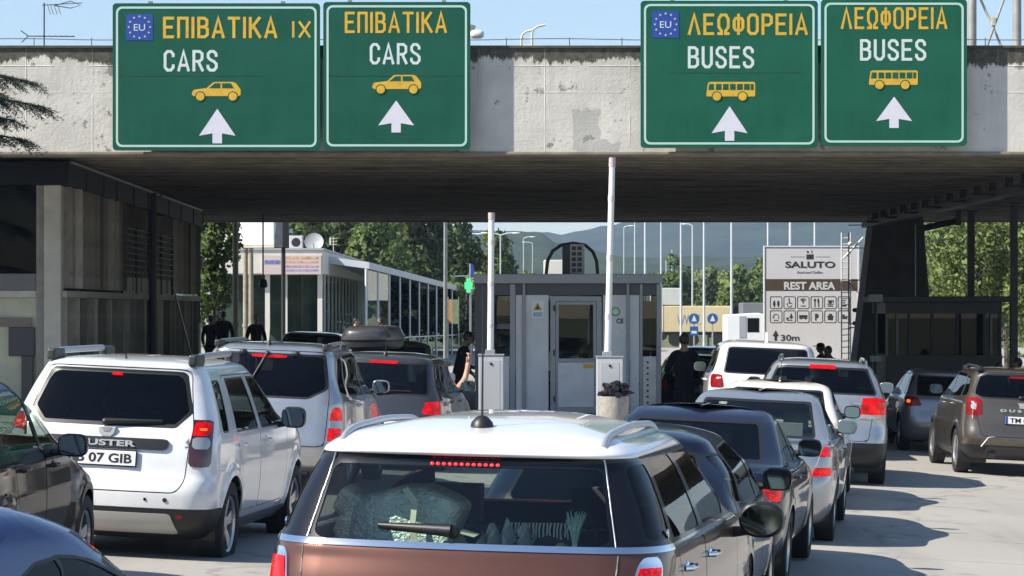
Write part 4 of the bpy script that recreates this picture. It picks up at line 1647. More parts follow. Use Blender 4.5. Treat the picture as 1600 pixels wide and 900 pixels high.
# waste bin with black bag
tb = empty('waste_bin', (px(959, 0, 44.6).x, 44.6, gz(1.7, 44.6) + .14), 0, 'pale concrete waste bin with a bunched black bag, beside the right barrier cabinet', 'waste bin')
zt_ = CAMZ - (619 - HY) * 44.6 / F - tb.location.z
MB().lathe([(.001, 0), (.19, 0), (.21, .05), (.25, zt_ - .10), (.255, zt_), (.21, zt_), (.20, zt_ - .2)], n=24).build('tub', mat('bin_concrete', (.34, .325, .29), .9, noise=.25, nscale=14), tb, True)
bag = MB()
for i in range(60):
    t = rng.uniform(0, 6.28)
    r_ = rng.uniform(.05, .27)
    bag.ball((r_ * math.cos(t), r_ * math.sin(t), zt_ + rng.uniform(.02, .22) * (1.25 - r_ * 2.6)), (rng.uniform(.03, .085), rng.uniform(.03, .085), rng.uniform(.02, .07)), 6, 4)
bag.build('bin_bag', mat('black_bag', (.012, .012, .014), .3), tb)
bpy.context.view_layer.update()

# ------------------------------------------------------------------ right side under the canopy
ki = empty('inspection_kiosk', (px(1475, 0, 60).x, 60, gz(9.4, 60)), 0, 'dark glazed kiosk in the shade in front of the tapered pillar', 'kiosk')
kz = 60 / F
M_KD = mat('kiosk_dark_paint', (.045, .044, .047), .55, noise=.15, nscale=3)


def kx(x):
    return (x - 1475) * kz


def kzz(y):
    return CAMZ - (y - HY) * kz - ki.location.z


MB().span(kx(1372), kx(1576), -.25, 2.5, kzz(472), kzz(463)).build('roof', M_KD, ki, bevel=.015)
MB().span(kx(1384), kx(1566), 0, 2.2, 0, kzz(555)).build('lower_wall', M_KD, ki, bevel=.01)
MB().span(kx(1384), kx(1566), .08, .09, kzz(555), kzz(490)).build('window', glassmat('kiosk_glass', (.09, .10, .105), .6), ki)
MB().span(kx(1384), kx(1566), 2.12, 2.13, kzz(555), kzz(490)).build('rear_window', glassmat('kiosk_glass', (.09, .10, .105), .6), ki)
MB().span(kx(1384), kx(1566), .02, 2.2, kzz(490), kzz(472) - .002).build('head_band', M_KD, ki)
for x_ in (1386, 1402, 1421, 1457, 1496, 1538, 1549, 1563):
    MB().span(kx(x_ - 1.8), kx(x_ + 1.8), .0, .075, kzz(555), kzz(490)).build('mullion', M_DARKST if x_ not in (1386, 1402, 1549) else mat('mullion_grey', (.16, .16, .17), .5), ki)
MB().span(kx(1498), kx(1536), .1, .16, kzz(548), kzz(495)).build('panel', M_KD, ki)
for i, x_ in enumerate((1365, 1372)):
    pass
gp = empty('gate_post', (px(1368, 0, 57).x, 57, gz(7.6, 57)), 0, 'slim post with pale cap and base boxes at the left corner of the dark kiosk', 'post')
k57 = 57 / F
MB().cyl((0, 0, 0), (0, 0, CAMZ - (462 - HY) * k57 - gp.location.z), .045, n=10).build('shaft', M_DARKST, gp, True)
MB().span(-.14, .14, -.08, .08, CAMZ - (472 - HY) * k57 - gp.location.z, CAMZ - (460 - HY) * k57 - gp.location.z).build('cap_box', mat('post_box_grey', (.30, .30, .31), .5), gp, bevel=.01)
MB().span(-.11, .11, -.08, .08, CAMZ - (565 - HY) * k57 - gp.location.z, CAMZ - (556 - HY) * k57 - gp.location.z).build('base_box', mat('post_box_grey', (.30, .30, .31), .5), gp, bevel=.01)

for x_, d_, wd, lab in ((1517, 63, .155, 'dark square steel post carrying the roof beam, left of the pair by the kiosk'), (1584, 58, .15, 'dark square steel post at the right frame edge beside the kiosk')):
    c_ = px(x_, 0, d_)
    zg = gz(c_.x, d_)
    po = empty('steel_post', (c_.x, d_, zg), 0, lab, 'post')
    MB().span(-wd / 2, wd / 2, -wd / 2, wd / 2, .02, zb - .4 - zg).build('shaft', M_DARKST, po, bevel=.008)
    MB().span(-.2, .2, -.2, .2, 0, .02).build('base_plate', M_DARKST, po)
    MB().span(-.13, .13, -.13, .13, zb - .40 - zg, zb - .37 - zg).build('head_plate', M_DARKST, po)
# roof beam with stubs along the right side
rbm = empty('roof_beam', (9.9, 50, 0), 0, 'dark steel beam with ragged brackets running along the right side under the canopy', 'beam')
MB().span(-.18, .12, 0, 26.5, zb - .365, zb - .22).build('beam', M_DARKST, rbm)
for i in range(14):
    MB().span(-.10, .06, 1 + i * 1.85, 1.25 + i * 1.85, zb - .22, zb - .0).build('hanger', M_DARKST, rbm)
for i in range(7):
    MB().span(-.5, -.18, 2.0 + i * 3.5, 2.12 + i * 3.5, zb - .33, zb - .27).build('outrigger', M_DARKST, rbm)
pf = empty('pipe_frame', (px(1437, 0, 66).x, 66, gz(10, 66)), 0, 'bent dark pipe against the tapered pillar', 'pipe')
k66 = 66 / F
zp = lambda y_: CAMZ - (y_ - HY) * k66 - pf.location.z
MB().span(-.10, .10, -.1, .1, 0, zp(352)).build('riser', M_DARKST, pf)
MB().tube([(0, 0, zp(358)), (.85, 0, zp(346)), (.93, 0, zp(344))], .075, 8).build('elbow', M_DARKST, pf)
MB().span(.85, .98, -.1, .1, zp(352), zp(328)).build('drop', M_DARKST, pf)
# lattice mast with rungs
lm_ = empty('scaffold_tower', (px(1325, 0, 84).x, 84, gz(10, 84)), 0, 'white ladder and thin scaffold tubes beside the rest area board', 'scaffold')
k84 = 84 / F
for x_, m_, r_ in ((1315, M_WHITEP, .022), (1329, M_WHITEP, .018), (1325.5, M_DARKST, .022), (1350, M_STEEL, .015)):
    MB().cyl(((x_ - 1325) * k84, 0 if m_ is M_WHITEP else -.12, 0), ((x_ - 1325) * k84, 0 if m_ is M_WHITEP else -.12, 5.1), r_, n=8).build('upright', m_, lm_)
for i in range(26):
    z_ = .3 + i * .185
    MB().cyl((-10 * k84, 0, z_), (4 * k84, 0, z_ + .02), .015, n=6).build('rung', M_WHITEP, lm_)
for y_ in (352, 388, 438, 506, 512):
    z_ = CAMZ - (y_ - HY) * k84 - lm_.location.z
    MB().cyl((0, -.12, z_), (28 * k84, -.12, z_ + .01), .018, n=6).build('ledger', M_DARKST, lm_)
MB().cyl((-8 * k84, 0, 4.3), (24 * k84, 0, 4.95), .03, n=8).build('brace', M_WHITEP, lm_)
MB().cyl((0, -.12, 3.6), (22 * k84, -.12, 3.1), .012, n=6).build('brace', M_DARKST, lm_)
MB().ball((2 * k84, -.2, 4.75), (.07, .06, .07), 10, 8).build('lamp', M_WHITEP, lm_, True)
for z_ in (1.35, .95):
    MB().ball((14 * k84, -.2, CAMZ - .02 + z_ - 1.4 - lm_.location.z), (.17, .08, .07), 10, 6, .6).build('camera_box', M_BLACK, lm_, True)

# ------------------------------------------------------------------ rest area board
DR = 88.0
kr = DR / F
rb_ = empty('information_board', (px(1266, 0, DR).x, DR, gz(9.6, DR)), 0, 'large white board reading REST AREA with two rows of service symbols', 'board')


def rxx(x):
    return (x - 1266) * kr


def rz(y):
    return CAMZ - (y - HY) * kr - rb_.location.z


M_RB = mat('board_white', (.66, .65, .66), .5, noise=.03, nscale=2)
M_RBR = mat('board_brown', (.085, .062, .042), .5)
M_RT = mat('board_dark_print', (.045, .04, .038), .5)
MB().span(rxx(1193.5), rxx(1342), 0, .10, rz(600), rz(385)).build('panel', M_RB, rb_, bevel=.01)
mb = MB()
ring_prism(mb, [(rxx(1193), rz(602)), (rxx(1193), rz(384)), (rxx(1342.5), rz(384)), (rxx(1342.5), rz(602))], [(rxx(1195), rz(600)), (rxx(1195), rz(386)), (rxx(1340.5), rz(386)), (rxx(1340.5), rz(600))], -.02, .12)
mb.build('edge_frame', M_WHITEP, rb_)
MB().span(rxx(1196), rxx(1340), -.008, .001, rz(454), rz(436)).build('brown_band', M_RBR, rb_)
text('lettering', 'SALUTO', .20, M_RT, rb_, (rxx(1227), -.006, rz(418)), width=78 * kr, bold=.006)
text('lettering', 'food and Coffee', .075, mat('board_soft_print', (.22, .21, .21), .5), rb_, (rxx(1245), -.006, rz(427)), width=40 * kr, shear=.3)
text('lettering', 'REST AREA', .24, M_RB, rb_, (rxx(1225), -.013, rz(452)), width=80 * kr, bold=.012)
text('lettering', '30m', .19, M_RT, rb_, (rxx(1220), -.006, rz(532)), width=29 * kr, bold=.004)
mb = MB().prism([(rxx(1212), rz(516)), (rxx(1217), rz(525)), (rxx(1214), rz(525)), (rxx(1214), rz(534)), (rxx(1210), rz(534)), (rxx(1210), rz(525)), (rxx(1207), rz(525))], -.006, .001)
mb.build('arrow', M_RT, rb_)
mb = MB().span(rxx(1260), rxx(1271), -.006, .001, rz(405), rz(397.5))
mb.prism(circ(rxx(1262), rz(393.5), .035, 12), -.006, .001)
mb.span(rxx(1268), rxx(1269), -.006, .001, rz(396), rz(391))
mb.build('cup_emblem', M_RT, rb_)
for x0, x1 in ((1235, 1258), (1274, 1297)):
    MB().span(rxx(x0), rxx(x1), -.005, .001, rz(401.6), rz(401)).build('rule', M_STEEL, rb_)


def icon(ix, iz):
    x0, y0 = 1203 + 21.2 * ix, 463 + 22 * iz
    f_ = MB()
    ring_prism(f_, rrect(rxx(x0), rxx(x0 + 19), rz(y0 + 19.5), rz(y0), .05, 4), rrect(rxx(x0) + .018, rxx(x0 + 19) - .018, rz(y0 + 19.5) + .018, rz(y0) - .018, .035, 4), -.006, .001)
    fo = f_.build('symbol_frame', M_RT, rb_)
    cx_, cz_ = rxx(x0 + 9.5), rz(y0 + 10)
    s_ = MB()

    def bar(x, z, w_, h_):
        s_.span(cx_ + x - w_ / 2, cx_ + x + w_ / 2, -.006, .001, cz_ + z - h_ / 2, cz_ + z + h_ / 2)

    def dot(x, z, r_):
        s_.prism(circ(cx_ + x, cz_ + z, r_, 14), -.006, .001)

    def arcp(x, z, r_, a0, a1, t=.02):
        n_ = 14
        o_ = [(cx_ + x + (r_ + t / 2) * math.cos(R(a0 + (a1 - a0) * i / n_)), cz_ + z + (r_ + t / 2) * math.sin(R(a0 + (a1 - a0) * i / n_))) for i in range(n_ + 1)]
        i_ = [(cx_ + x + (r_ - t / 2) * math.cos(R(a0 + (a1 - a0) * i / n_)), cz_ + z + (r_ - t / 2) * math.sin(R(a0 + (a1 - a0) * i / n_))) for i in range(n_ + 1)]
        s_.prism(o_ + i_[::-1], -.006, .001)
    kd = (ix, iz)
    if kd == (0, 0):
        for x in (-.06, .07):
            dot(x, .045, .026)
            bar(x, -.03, .07, .10)
            bar(x, -.10, .035, .07)
    elif kd == (1, 0):
        dot(-.02, .11, .026)
        bar(-.015, .03, .03, .11)
        bar(.03, -.01, .09, .025)
        arcp(-.005, -.06, .075, 140, 350)
    elif kd == (2, 0):
        for r_ in (.05, .09, .13):
            arcp(0, -.0, r_, 45, 135)
        dot(0, .0, .022)
        bar(0, -.10, .16, .022)
    elif kd == (3, 0):
        for x in (-.06, .06):
            bar(x, -.03, .03, .22)
        bar(-.06, .09, .07, .06)
        bar(.045, .07, .045, .12)
    elif kd == (4, 0):
        s_.prism([(cx_ - .09, cz_ + .08), (cx_ + .07, cz_ + .08), (cx_ + .03, cz_ - .01), (cx_ - .05, cz_ - .01)], -.006, .001)
        arcp(.075, .05, .03, -90, 90)
        bar(0, -.04, .2, .025)
        bar(0, -.10, .17, .03)
    elif kd == (5, 0):
        bar(0, .07, .12, .025)
        bar(-.02, .0, .10, .025)
        bar(0, -.09, .16, .05)
    elif kd == (0, 1):
        arcp(0, .0, .085, -40, 200)
        bar(-.08, -.02, .05, .03)
        bar(0, -.11, .15, .02)
    elif kd == (1, 1):
        s_.prism([(cx_ + .05, cz_ + .12), (cx_ + .11, cz_ - .03), (cx_ - .01, cz_ - .03)], -.006, .001)
        bar(.05, -.05, .02, .05)
        bar(-.07, -.05, .08, .05)
        bar(0, -.11, .18, .02)
    elif kd == (2, 1):
        bar(0, .02, .26, .07)
        bar(0, -.04, .26, .02)
        dot(-.07, -.06, .022)
        dot(.07, -.06, .022)
    elif kd == (4, 1):
        bar(0, -.05, .16, .10)
        bar(0, .02, .20, .03)
        bar(0, .07, .10, .05)
    elif kd == (5, 1):
        bar(0, -.02, .20, .09)
        bar(-.03, .05, .10, .05)
    if kd == (3, 1):
        text('lettering', 'P', .2, M_RT, fo, (cx_, -.006, cz_ - .10), width=.11, align='CENTER', bold=.012)
    else:
        s_.build('symbol', M_RT, fo)


for ix in range(6):
    for iz in range(2):
        icon(ix, iz)
# ------------------------------------------------------------------ brown hatchback with the white roof (nearest)
def mini():
    pb = mat('copper_brown_metallic', (0.105, 0.042, 0.027), .36, .45, coat=.8, noise=.03, nscale=3, spec=.3)
    rows = [(.20, .6, 3.5, .02, .01, 0, .01, 0), (.20, .40, 3.75, .74, .25, .08, .3, .1), (.28, .14, 3.98, .85, .26, .10, .35, .15),
            (.40, .04, 4.06, .91, .27, .11, .4, .18), (.60, .0, 4.10, .935, .28, .12, .4, .2), (.78, .02, 4.09, .942, .28, .12, .4, .2),
            (.92, .05, 4.03, .940, .28, .12, .4, .2), (1.02, .085, 3.80, .932, .28, .12, .4, .2), (1.075, .105, 3.25, .922, .28, .11, .3, .2),
            (1.12, .13, 2.98, .905, .27, .11, .3, .2), (1.25, .19, 2.68, .855, .25, .10, .28, .18), (1.40, .255, 2.42, .785, .24, .09, .26, .15),
            (1.465, .275, 2.30, .745, .23, .085, .25, .12), (1.495, .24, 2.22, .730, .23, .10, .25, .12), (1.525, .27, 2.12, .695, .22, .10, .25, .12),
            (1.565, .38, 2.0, .615, .2, .06, .2, .08), (1.605, .66, 1.84, .45, .15, .02, .15, .03), (1.637, 1.02, 1.7, .22, .08, .0, .08, .0), (1.643, 1.3, 1.6, .02, .01, 0, .01, 0)]
    c = Car('hatchback_car', 'copper brown hatchback with a white roof and silver roof rails, nearest in the queue', rows, pb, h=.026, tr=.03, tf=.08, cat='car')
    white = paintm('gloss_white_roof', (0.80, 0.80, 0.81), 0, .25)
    c.region('roof', 'wrap', [(-1, 1.482), (9, 1.482), (9, 2), (-1, 2)], white, split=False)
    blk = mat('gloss_black_pillar', (0.006, 0.007, 0.011), 0.35, coat=.6, spec=.1)
    c.region('pillar_band', 'wrap', [(-1, 1.102), (2.85, 1.102), (3.05, 1.4825), (-1, 1.4825)], blk, of=('body',), split=False)
    c.region('chrome_strip', 'wrap', [(-1, 1.076), (3.3, 1.076), (3.3, 1.1025), (-1, 1.1025)], M_CHROME, of=('body', 'pillar_band'), off=.006, split=False)
    # tailgate
    tg = [(-.655, .52), (.655, .52), (.70, .80), (.685, 1.03), (.60, 1.478), (-.60, 1.478), (-.685, 1.03), (-.70, .80)]
    c.region('rear_window', 'rear', [(-.655, 1.125), (.655, 1.125), (.595, 1.415), (-.595, 1.415)], glassmat('rear_clear_glass', (.80, .87, .84), .75), of=('pillar_band',), grow=.02, off=-.003)
    # tail lamps
    lam = rnd([(.76, .74), (.95, .74), (.95, 1.055), (.83, 1.055)], .09, 6)
    c.region('lamp_bezel', 'wrap', lam, M_CHROME, of=('body',), grow=.013, off=.010, name='tail_light_bezel')
    c.region('tail_light', 'wrap', lam, M_LLIT, of=('lamp_bezel',), grow=0, off=.014, parent='lamp_bezel')
    c.region('bulb', 'wrap', circ(.86, .93, .04), M_LHOT, of=('tail_light',), off=.016, name='brake_bulb', parent='tail_light')
    # side glass
    c.region('rear_side_window', 'side', rnd([(.62, 1.12), (1.42, 1.12), (1.40, 1.46), (.74, 1.46)], .05), G_MID, of=('pillar_band',), off=-.004)
    c.region('front_side_window', 'side', rnd([(1.52, 1.12), (2.72, 1.12), (2.42, 1.40), (2.28, 1.46), (1.50, 1.46)], .05), G_MID, of=('pillar_band',), off=-.004)
    c.region('quarter_window', 'side', rnd([(.30, 1.125), (.54, 1.12), (.66, 1.45), (.42, 1.45)], .04), G_DARK, of=('pillar_band',), off=-.004)
    c.region('windscreen', 'front', [(-.72, 1.10), (.72, 1.10), (.60, 1.45), (-.60, 1.45)], G_CLEAR, of=('body', 'pillar_band'), off=-.004)
    c.panel('door', 'side', [(1.48, .35), (2.62, .35), (2.72, .7), (2.70, 1.07), (1.46, 1.07)])
    c.panel('rear_door', 'side', [(.78, .72), (.95, .5), (1.05, .35), (1.46, .35), (1.445, 1.07), (.64, 1.07)], of=('body',))
    for y in (.70, 3.28):
        c.arch(y, .32, .355, M_BLACK, .045)
        c.wheel(y, .325, .21, .885, .225, 5)
    c.skin()
    for s_ in (-1, 1):
        ps = []
        for i in range(11):
            t = i / 10
            p, n = c.hit('rear', s_ * (.70 - .085 * t), 1.105 + .375 * t)
            ps.append(p + n * .001)
        c.part('tailgate_seam', MB().tube(ps, .0042, 8), mat('seam_chrome', (.42, .43, .45), .3, .9), smooth=True)
        ps = [c.hit('rear', s_ * (.715 - .10 * ((1.07 - z_) / .5) ** 2), z_) for z_ in lin(1.07, .60, 8)]
        c.part('tailgate_gap', MB().tube([p - n * .002 for p, n in ps], .006, 6), M_BLACK)
        p, n = c.hit('side', .66, 1.15, s_)
        c.part('washer_ring', MB().lathe([(.012, -.004), (.02, -.004), (.02, .004), (.012, .004)], c=(p.x, .50, 1.15), axis='x', n=14), M_CHROME)
    c.mirror(2.55, 1.07, (.24, .16, .19), M_BLACK, .06, sq=.85, roundm=True)
    c.handle(1.62, .97, m=M_CHROME)
    c.handle(.86, .97, m=M_CHROME)
    c.wiper(-.02, 1.145, -.36, 1.165, r=.020)
    for i in range(12):
        x_ = -.15 + i * .3 / 11
        p, n = c.hit('rear', x_, 1.445)
        c.part('brake_light', MB().ball((x_, p.y - .004, 1.445), (.009, .008, .007), 10, 6), M_LED, smooth=True)
    c.rail((.60, .605), .40, 2.0, mat('silver_rail', (0.52, 0.54, 0.57), .38, .6), r=.017, hgt=.030, soft=.45, n=24)
    c.antenna(.62, .62, .05, .055)
    c.plate(.80, '', eu=True)
    c.interior((1.35, 2.15), .55, .36, 1.05)
    c.part('parcel_shelf', MB().span(-.70, .70, .36, 1.02, .93, .955), M_BLACK)
    c.place(-.29, 12.0, 11.5, roll=.018)
    return c


car_mini = mini()
bpy.context.view_layer.update()
MM = car_mini.root.matrix_world


def in_mini(name, label, x, y, z, cat):
    o = empty(name, MM @ Vector((x, y - car_mini.L / 2, z)), car_mini.root.rotation_euler.z, label, cat)
    return o


hb = in_mini('holdall_bag', 'pale silver green holdall with cream straps behind the brown car rear window', -.36, .62, .956, 'bag')
M_HB = mat('silver_green_fabric', (.48, .60, .53), .38, .35, noise=.25, nscale=22, bump=.8, bscale=60)
mb = MB()
mb.ball((0, .0, .17), (.29, .15, .18), 28, 16, .34)
mb.v = [(v[0] + .03 * math.sin(v[2] * 25), v[1] + .02 * math.sin(v[0] * 18), v[2] + .025 * math.sin(v[0] * 13 + 1)) for v in mb.v]
mb.build('bag_body', M_HB, hb, True)
MB().box((-.20, -.03, .27), (.20, .18, .13), (.1, .5, 0)).build('bag_pocket', M_HB, hb, bevel=.03)
M_STRAP = mat('cream_strap', (.50, .52, .40), .7, noise=.15, nscale=30)
for pts in ([(-.02, -.10, .30), (.05, -.17, .36), (.10, -.19, .30), (.09, -.20, .18), (.12, -.19, .05)], [(.16, -.18, .04), (.22, -.17, .12), (.30, -.15, .17), (.38, -.15, .15)]):
    sm_ = MB()
    for a, b in zip(pts, pts[1:]):
        a, b = Vector(a), Vector(b)
        n_ = Vector((.014, 0, .008))
        sm_.add([a - n_, a + n_, b + n_, b - n_, a - n_ + Vector((0, .006, 0)), a + n_ + Vector((0, .006, 0)), b + n_ + Vector((0, .006, 0)), b - n_ + Vector((0, .006, 0))], [(0, 1, 2, 3), (7, 6, 5, 4), (0, 4, 5, 1), (2, 6, 7, 3), (1, 5, 6, 2), (0, 3, 7, 4)])
    sm_.build('strap', M_STRAP, hb)
cbg = in_mini('plastic_bag', 'crumpled clear bag holding something red behind the brown car rear window', .14, .60, .956, 'bag')
cm_ = MB()
n1, n2 = 16, 14
for j in range(n2 + 1):
    for i in range(n1 + 1):
        u, v = i / n1 - .5, j / n2
        cm_.v.append((u * .26 + .02 * math.sin(v * 9), -.06 + .05 * math.sin(u * 23 + v * 6) * (1 - v * .4) + rng.uniform(-.012, .012), v * .24 * (1 - .35 * abs(math.sin(u * 11))) + rng.uniform(-.006, .006)))
for j in range(n2):
    for i in range(n1):
        k0 = j * (n1 + 1) + i
        cm_.f.append((k0, k0 + 1, k0 + n1 + 2, k0 + n1 + 1))
cm_.build('film', mat('crinkled_film', (.40, .48, .45), .2, coat=.5), cbg, True)
MB().ball((.03, -.08, .07), (.06, .03, .05), 12, 8).build('red_content', mat('dull_red', (.30, .03, .04), .5), cbg, True)
tas = in_mini('green_tassel', 'pale green feathery tassel behind the right half of the brown car rear window', .46, .52, .956, 'tassel')
tm_ = MB()
for i in range(40):
    a_ = rng.uniform(-.05, .05)
    tm_.tube([(a_ * .2, 0, .13), (a_ * .5, rng.uniform(-.02, .02), .19), (a_ * 1.1, rng.uniform(-.03, .03), rng.uniform(.23, .28))], [.004, .004, .002], 4)
    tm_.tube([(a_ * .2, 0, .13), (a_ * .4, rng.uniform(-.02, .02), .06), (a_ * .8, 0, .0)], [.004, .004, .002], 4)
tm_.build('fringe', mat('mint_fringe', (.36, .62, .50), .7), tas)
MB().ball((-.06, 0, .10), .035, 10, 8).build('bead', mat('olive_bead', (.25, .30, .10), .5), tas, True)
bk_ = in_mini('dark_blanket', 'dark folded blanket with a pale fringe between the clear bag and the tassel', .30, .68, .956, 'blanket')
MB().box((0, 0, .10), (.30, .22, .20)).build('fold', mat('blanket_dark', (.03, .035, .035), .95, noise=.3, nscale=25), bk_, bevel=.03)
fr_ = MB()
for i in range(18):
    x_ = -.14 + i * .0165
    fr_.tube([(x_, -.10, .215), (x_ + rng.uniform(-.006, .006), -.118, .18), (x_, -.12, rng.uniform(.14, .16))], .005, 4)
fr_.build('fringe', mat('pale_fringe', (.42, .48, .40), .8), bk_)


def duster_rows(w=.905, H=1.625, L=4.315):
    return [(.24, .8, 3.6, .02, .01, 0, .01, 0), (.24, .42, 4.0, .70, .2, .05, .3, .1), (.30, .16, 4.2, .80, .2, .06, .35, .15),
            (.38, .05, 4.28, .86, .20, .07, .4, .18), (.50, .01, 4.31, .89, .20, .08, .4, .2), (.62, .0, 4.315, .903, .20, .08, .4, .2),
            (.70, .02, 4.31, .905, .20, .08, .4, .2), (.76, .055, 4.30, .905, .20, .08, .4, .2), (.90, .075, 4.25, .90, .20, .08, .4, .2),
            (1.02, .10, 3.95, .888, .20, .08, .35, .2), (1.08, .12, 3.40, .876, .20, .08, .3, .2), (1.13, .145, 3.20, .86, .20, .08, .3, .2),
            (1.28, .225, 2.92, .805, .2, .08, .28, .18), (1.42, .305, 2.65, .745, .2, .075, .26, .15), (1.52, .365, 2.45, .695, .2, .07, .25, .12),
            (1.565, .36, 2.34, .66, .2, .08, .25, .12), (1.59, .40, 2.22, .60, .2, .08, .25, .12), (1.613, .62, 2.0, .46, .2, .04, .2, .08),
            (1.623, 1.0, 1.85, .25, .1, 0, .1, 0), (1.625, 1.3, 1.7, .02, .01, 0, .01, 0)]


def white_suv():
    pw = paintm('glacier_white', (0.76, 0.77, 0.78), 0, .28)
    c = Car('compact_suv', 'white compact SUV with a black name strip on its tailgate and black roof rail ends', duster_rows(), pw, h=.027, tr=.03, tf=.07,
            flare=((.82, .36, .40, .022), (3.49, .36, .40, .022)), cat='car')
    c.panel('tailgate', 'rear', rnd([(-.60, .62), (.60, .62), (.66, .70), (.675, .95), (.70, 1.10), (.60, 1.55), (-.60, 1.55), (-.70, 1.10), (-.675, .95), (-.66, .70)], .06))
    c.region('bumper', 'wrap', [(-1, .2), (1.62, .2), (1.62, .50), (-1, .50)], M_BLACK, of=('body',), split=False, off=.004)
    c.region('side_sill', 'wrap', [(1.62, .2), (9, .2), (9, .365), (1.62, .365)], mat('sill_grey', (.16, .165, .175), .5, .3), of=('body',), off=.004)
    sk = mat('silver_skid', (0.42, 0.41, 0.39), .45, .4)
    c.region('skid_plate', 'rear', [(-.62, .31), (.62, .31), (.56, .46), (-.56, .46)], sk, of=('bumper',), off=.012)
    c.region('reflector', 'wrap', [(.56, .425), (.71, .425), (.71, .455), (.56, .455)], M_LRED, of=('bumper',), off=.012)
    c.window('rear_window', 'rear', [(-.54, 1.14), (.54, 1.14), (.635, 1.235), (.545, 1.50), (-.545, 1.50), (-.635, 1.235)], G_DARK, r=.035, border=.03)
    c.region('name_strip', 'rear', rnd([(-.475, .945), (.475, .945), (.505, .96), (.505, 1.01), (-.505, 1.01), (-.505, .96)], .012), M_BLACK, of=('tailgate',), grow=.008, off=.02)
    lam = [(.69, .83), (.86, .83), (.87, 1.16), (.705, 1.16)]
    c.region('tail_light', 'wrap', lam, M_LDRK, of=('body',), grow=.012, off=.010)
    c.region('brake_lamp', 'wrap', [(.70, 1.06), (.855, 1.06), (.86, 1.155), (.71, 1.155)], M_LLIT, of=('tail_light',), grow=.004, off=.012, parent='tail_light')
    c.region('bulb', 'wrap', circ(.78, 1.108, .032), M_LHOT, of=('brake_lamp',), off=.014, name='brake_bulb', parent='tail_light')
    c.region('reverse_lamp', 'wrap', [(.70, .955), (.852, .955), (.852, 1.045), (.70, 1.045)], M_LCLR, of=('tail_light',), off=.012, parent='tail_light')
    c.window('quarter_window', 'side', [(.56, 1.10), (.70, 1.10), (.84, 1.44), (.66, 1.44)], G_MID, border=.015)
    c.panel('rear_door', 'side', rnd([(.98, 1.00), (1.16, .80), (1.24, .42), (1.86, .42), (1.86, 1.50), (1.0, 1.50), (.86, 1.30)], .05))
    c.panel('front_door', 'side', rnd([(1.87, .42), (2.93, .42), (3.02, .75), (3.02, 1.10), (2.62, 1.50), (1.87, 1.50)], .05))
    c.window('rear_side_window', 'side', [(1.02, 1.09), (1.78, 1.09), (1.74, 1.45), (1.12, 1.45)], G_MID, border=.015, of=('rear_door', 'seal_rear_door', 'body'))
    c.window('front_side_window', 'side', [(1.95, 1.09), (2.88, 1.09), (2.50, 1.44), (1.92, 1.45)], G_MID, border=.015, of=('front_door', 'seal_front_door', 'body'))
    c.window('windscreen', 'front', [(-.72, 1.16), (.72, 1.16), (.60, 1.50), (-.60, 1.50)], G_CLEAR)
    c.region('brake_light', 'rear', [(-.05, 1.49), (.05, 1.49), (.05, 1.505), (-.05, 1.505)], M_LLIT, of=('rear_window', 'trim_rear_window'), grow=.004, off=.006)
    for y in (.82, 3.493):
        c.arch(y, .345, .385)
        c.wheel(y, .343, .215, .895, .225, 5, style=1)
    c.skin()
    c.mirror(2.62, 1.13, (.22, .15, .18), M_BLACK, .07)
    c.handle(1.12, .96)
    c.handle(2.08, .96)
    c.wiper(-.02, 1.125, .44, 1.15, r=.016)
    sl_ = mat('grey_rail', (0.42, 0.43, 0.45), .4, .6)
    c.rail((.60, .56), .50, 2.15, sl_, r=.026, hgt=.06, dark=mat('rail_foot_black', (0.025, 0.027, 0.03), .5))
    c.plate(.865, 'B 07 GIB', eu=False)
    p, n = c.hit('rear', 0, .98)
    text('lettering', 'DUSTER', .046, M_LETTER, c.root, (0, p.y - c.L / 2 - .028, .958), width=.50, align='CENTER', bold=.002)
    p, n = c.hit('rear', 0, 1.115)
    bd = MB().prism([(-.075, 1.098), (.075, 1.098), (.066, 1.05), (.035, 1.02), (-.035, 1.02), (-.066, 1.05)], p.y - .045, p.y + .01)
    bo = c.part('badge', bd, M_LETTER, bevel=.006)
    c.part('badge_notch', MB().prism([(-.045, 1.095), (.045, 1.095), (.022, 1.062), (-.022, 1.062)], p.y - .048, p.y - .0455), M_LCLR, bo)
    p, n = c.hit('rear', .69, 1.0)
    text('lettering', '4', .05, M_STEEL, c.root, (.665, p.y - c.L / 2 - .012, .985), width=.035, align='CENTER', bold=.002, rot=(R(90), 0, R(10)))
    text('lettering', 'WD', .022, M_STEEL, c.root, (.665, p.y - c.L / 2 - .012, .955), width=.045, align='CENTER', bold=.001, rot=(R(90), 0, R(10)))
    for x_ in (.36, .52):
        p, n = c.hit('rear', x_, .565)
        c.part('parking_sensor', MB().cyl((x_, p.y - .004, .565), (x_, p.y + .02, .565), .017 if x_ > .4 else .012, n=14), M_BLACK if x_ > .4 else M_CHROME)
    p, n = c.hit('top', 0, .60)
    c.part('washer_jet', MB().cyl(p, p + Vector((0, -.02, .035)), .01, n=8), M_BLACK)
    c.interior((1.35, 2.25), .62, .36, 1.12, rear_top=1.05)
    c.root.scale = (1, 1, 1.06)
    c.place(-3.345, 22.2, 7.0, z=-.03)
    return c


car_white = white_suv()
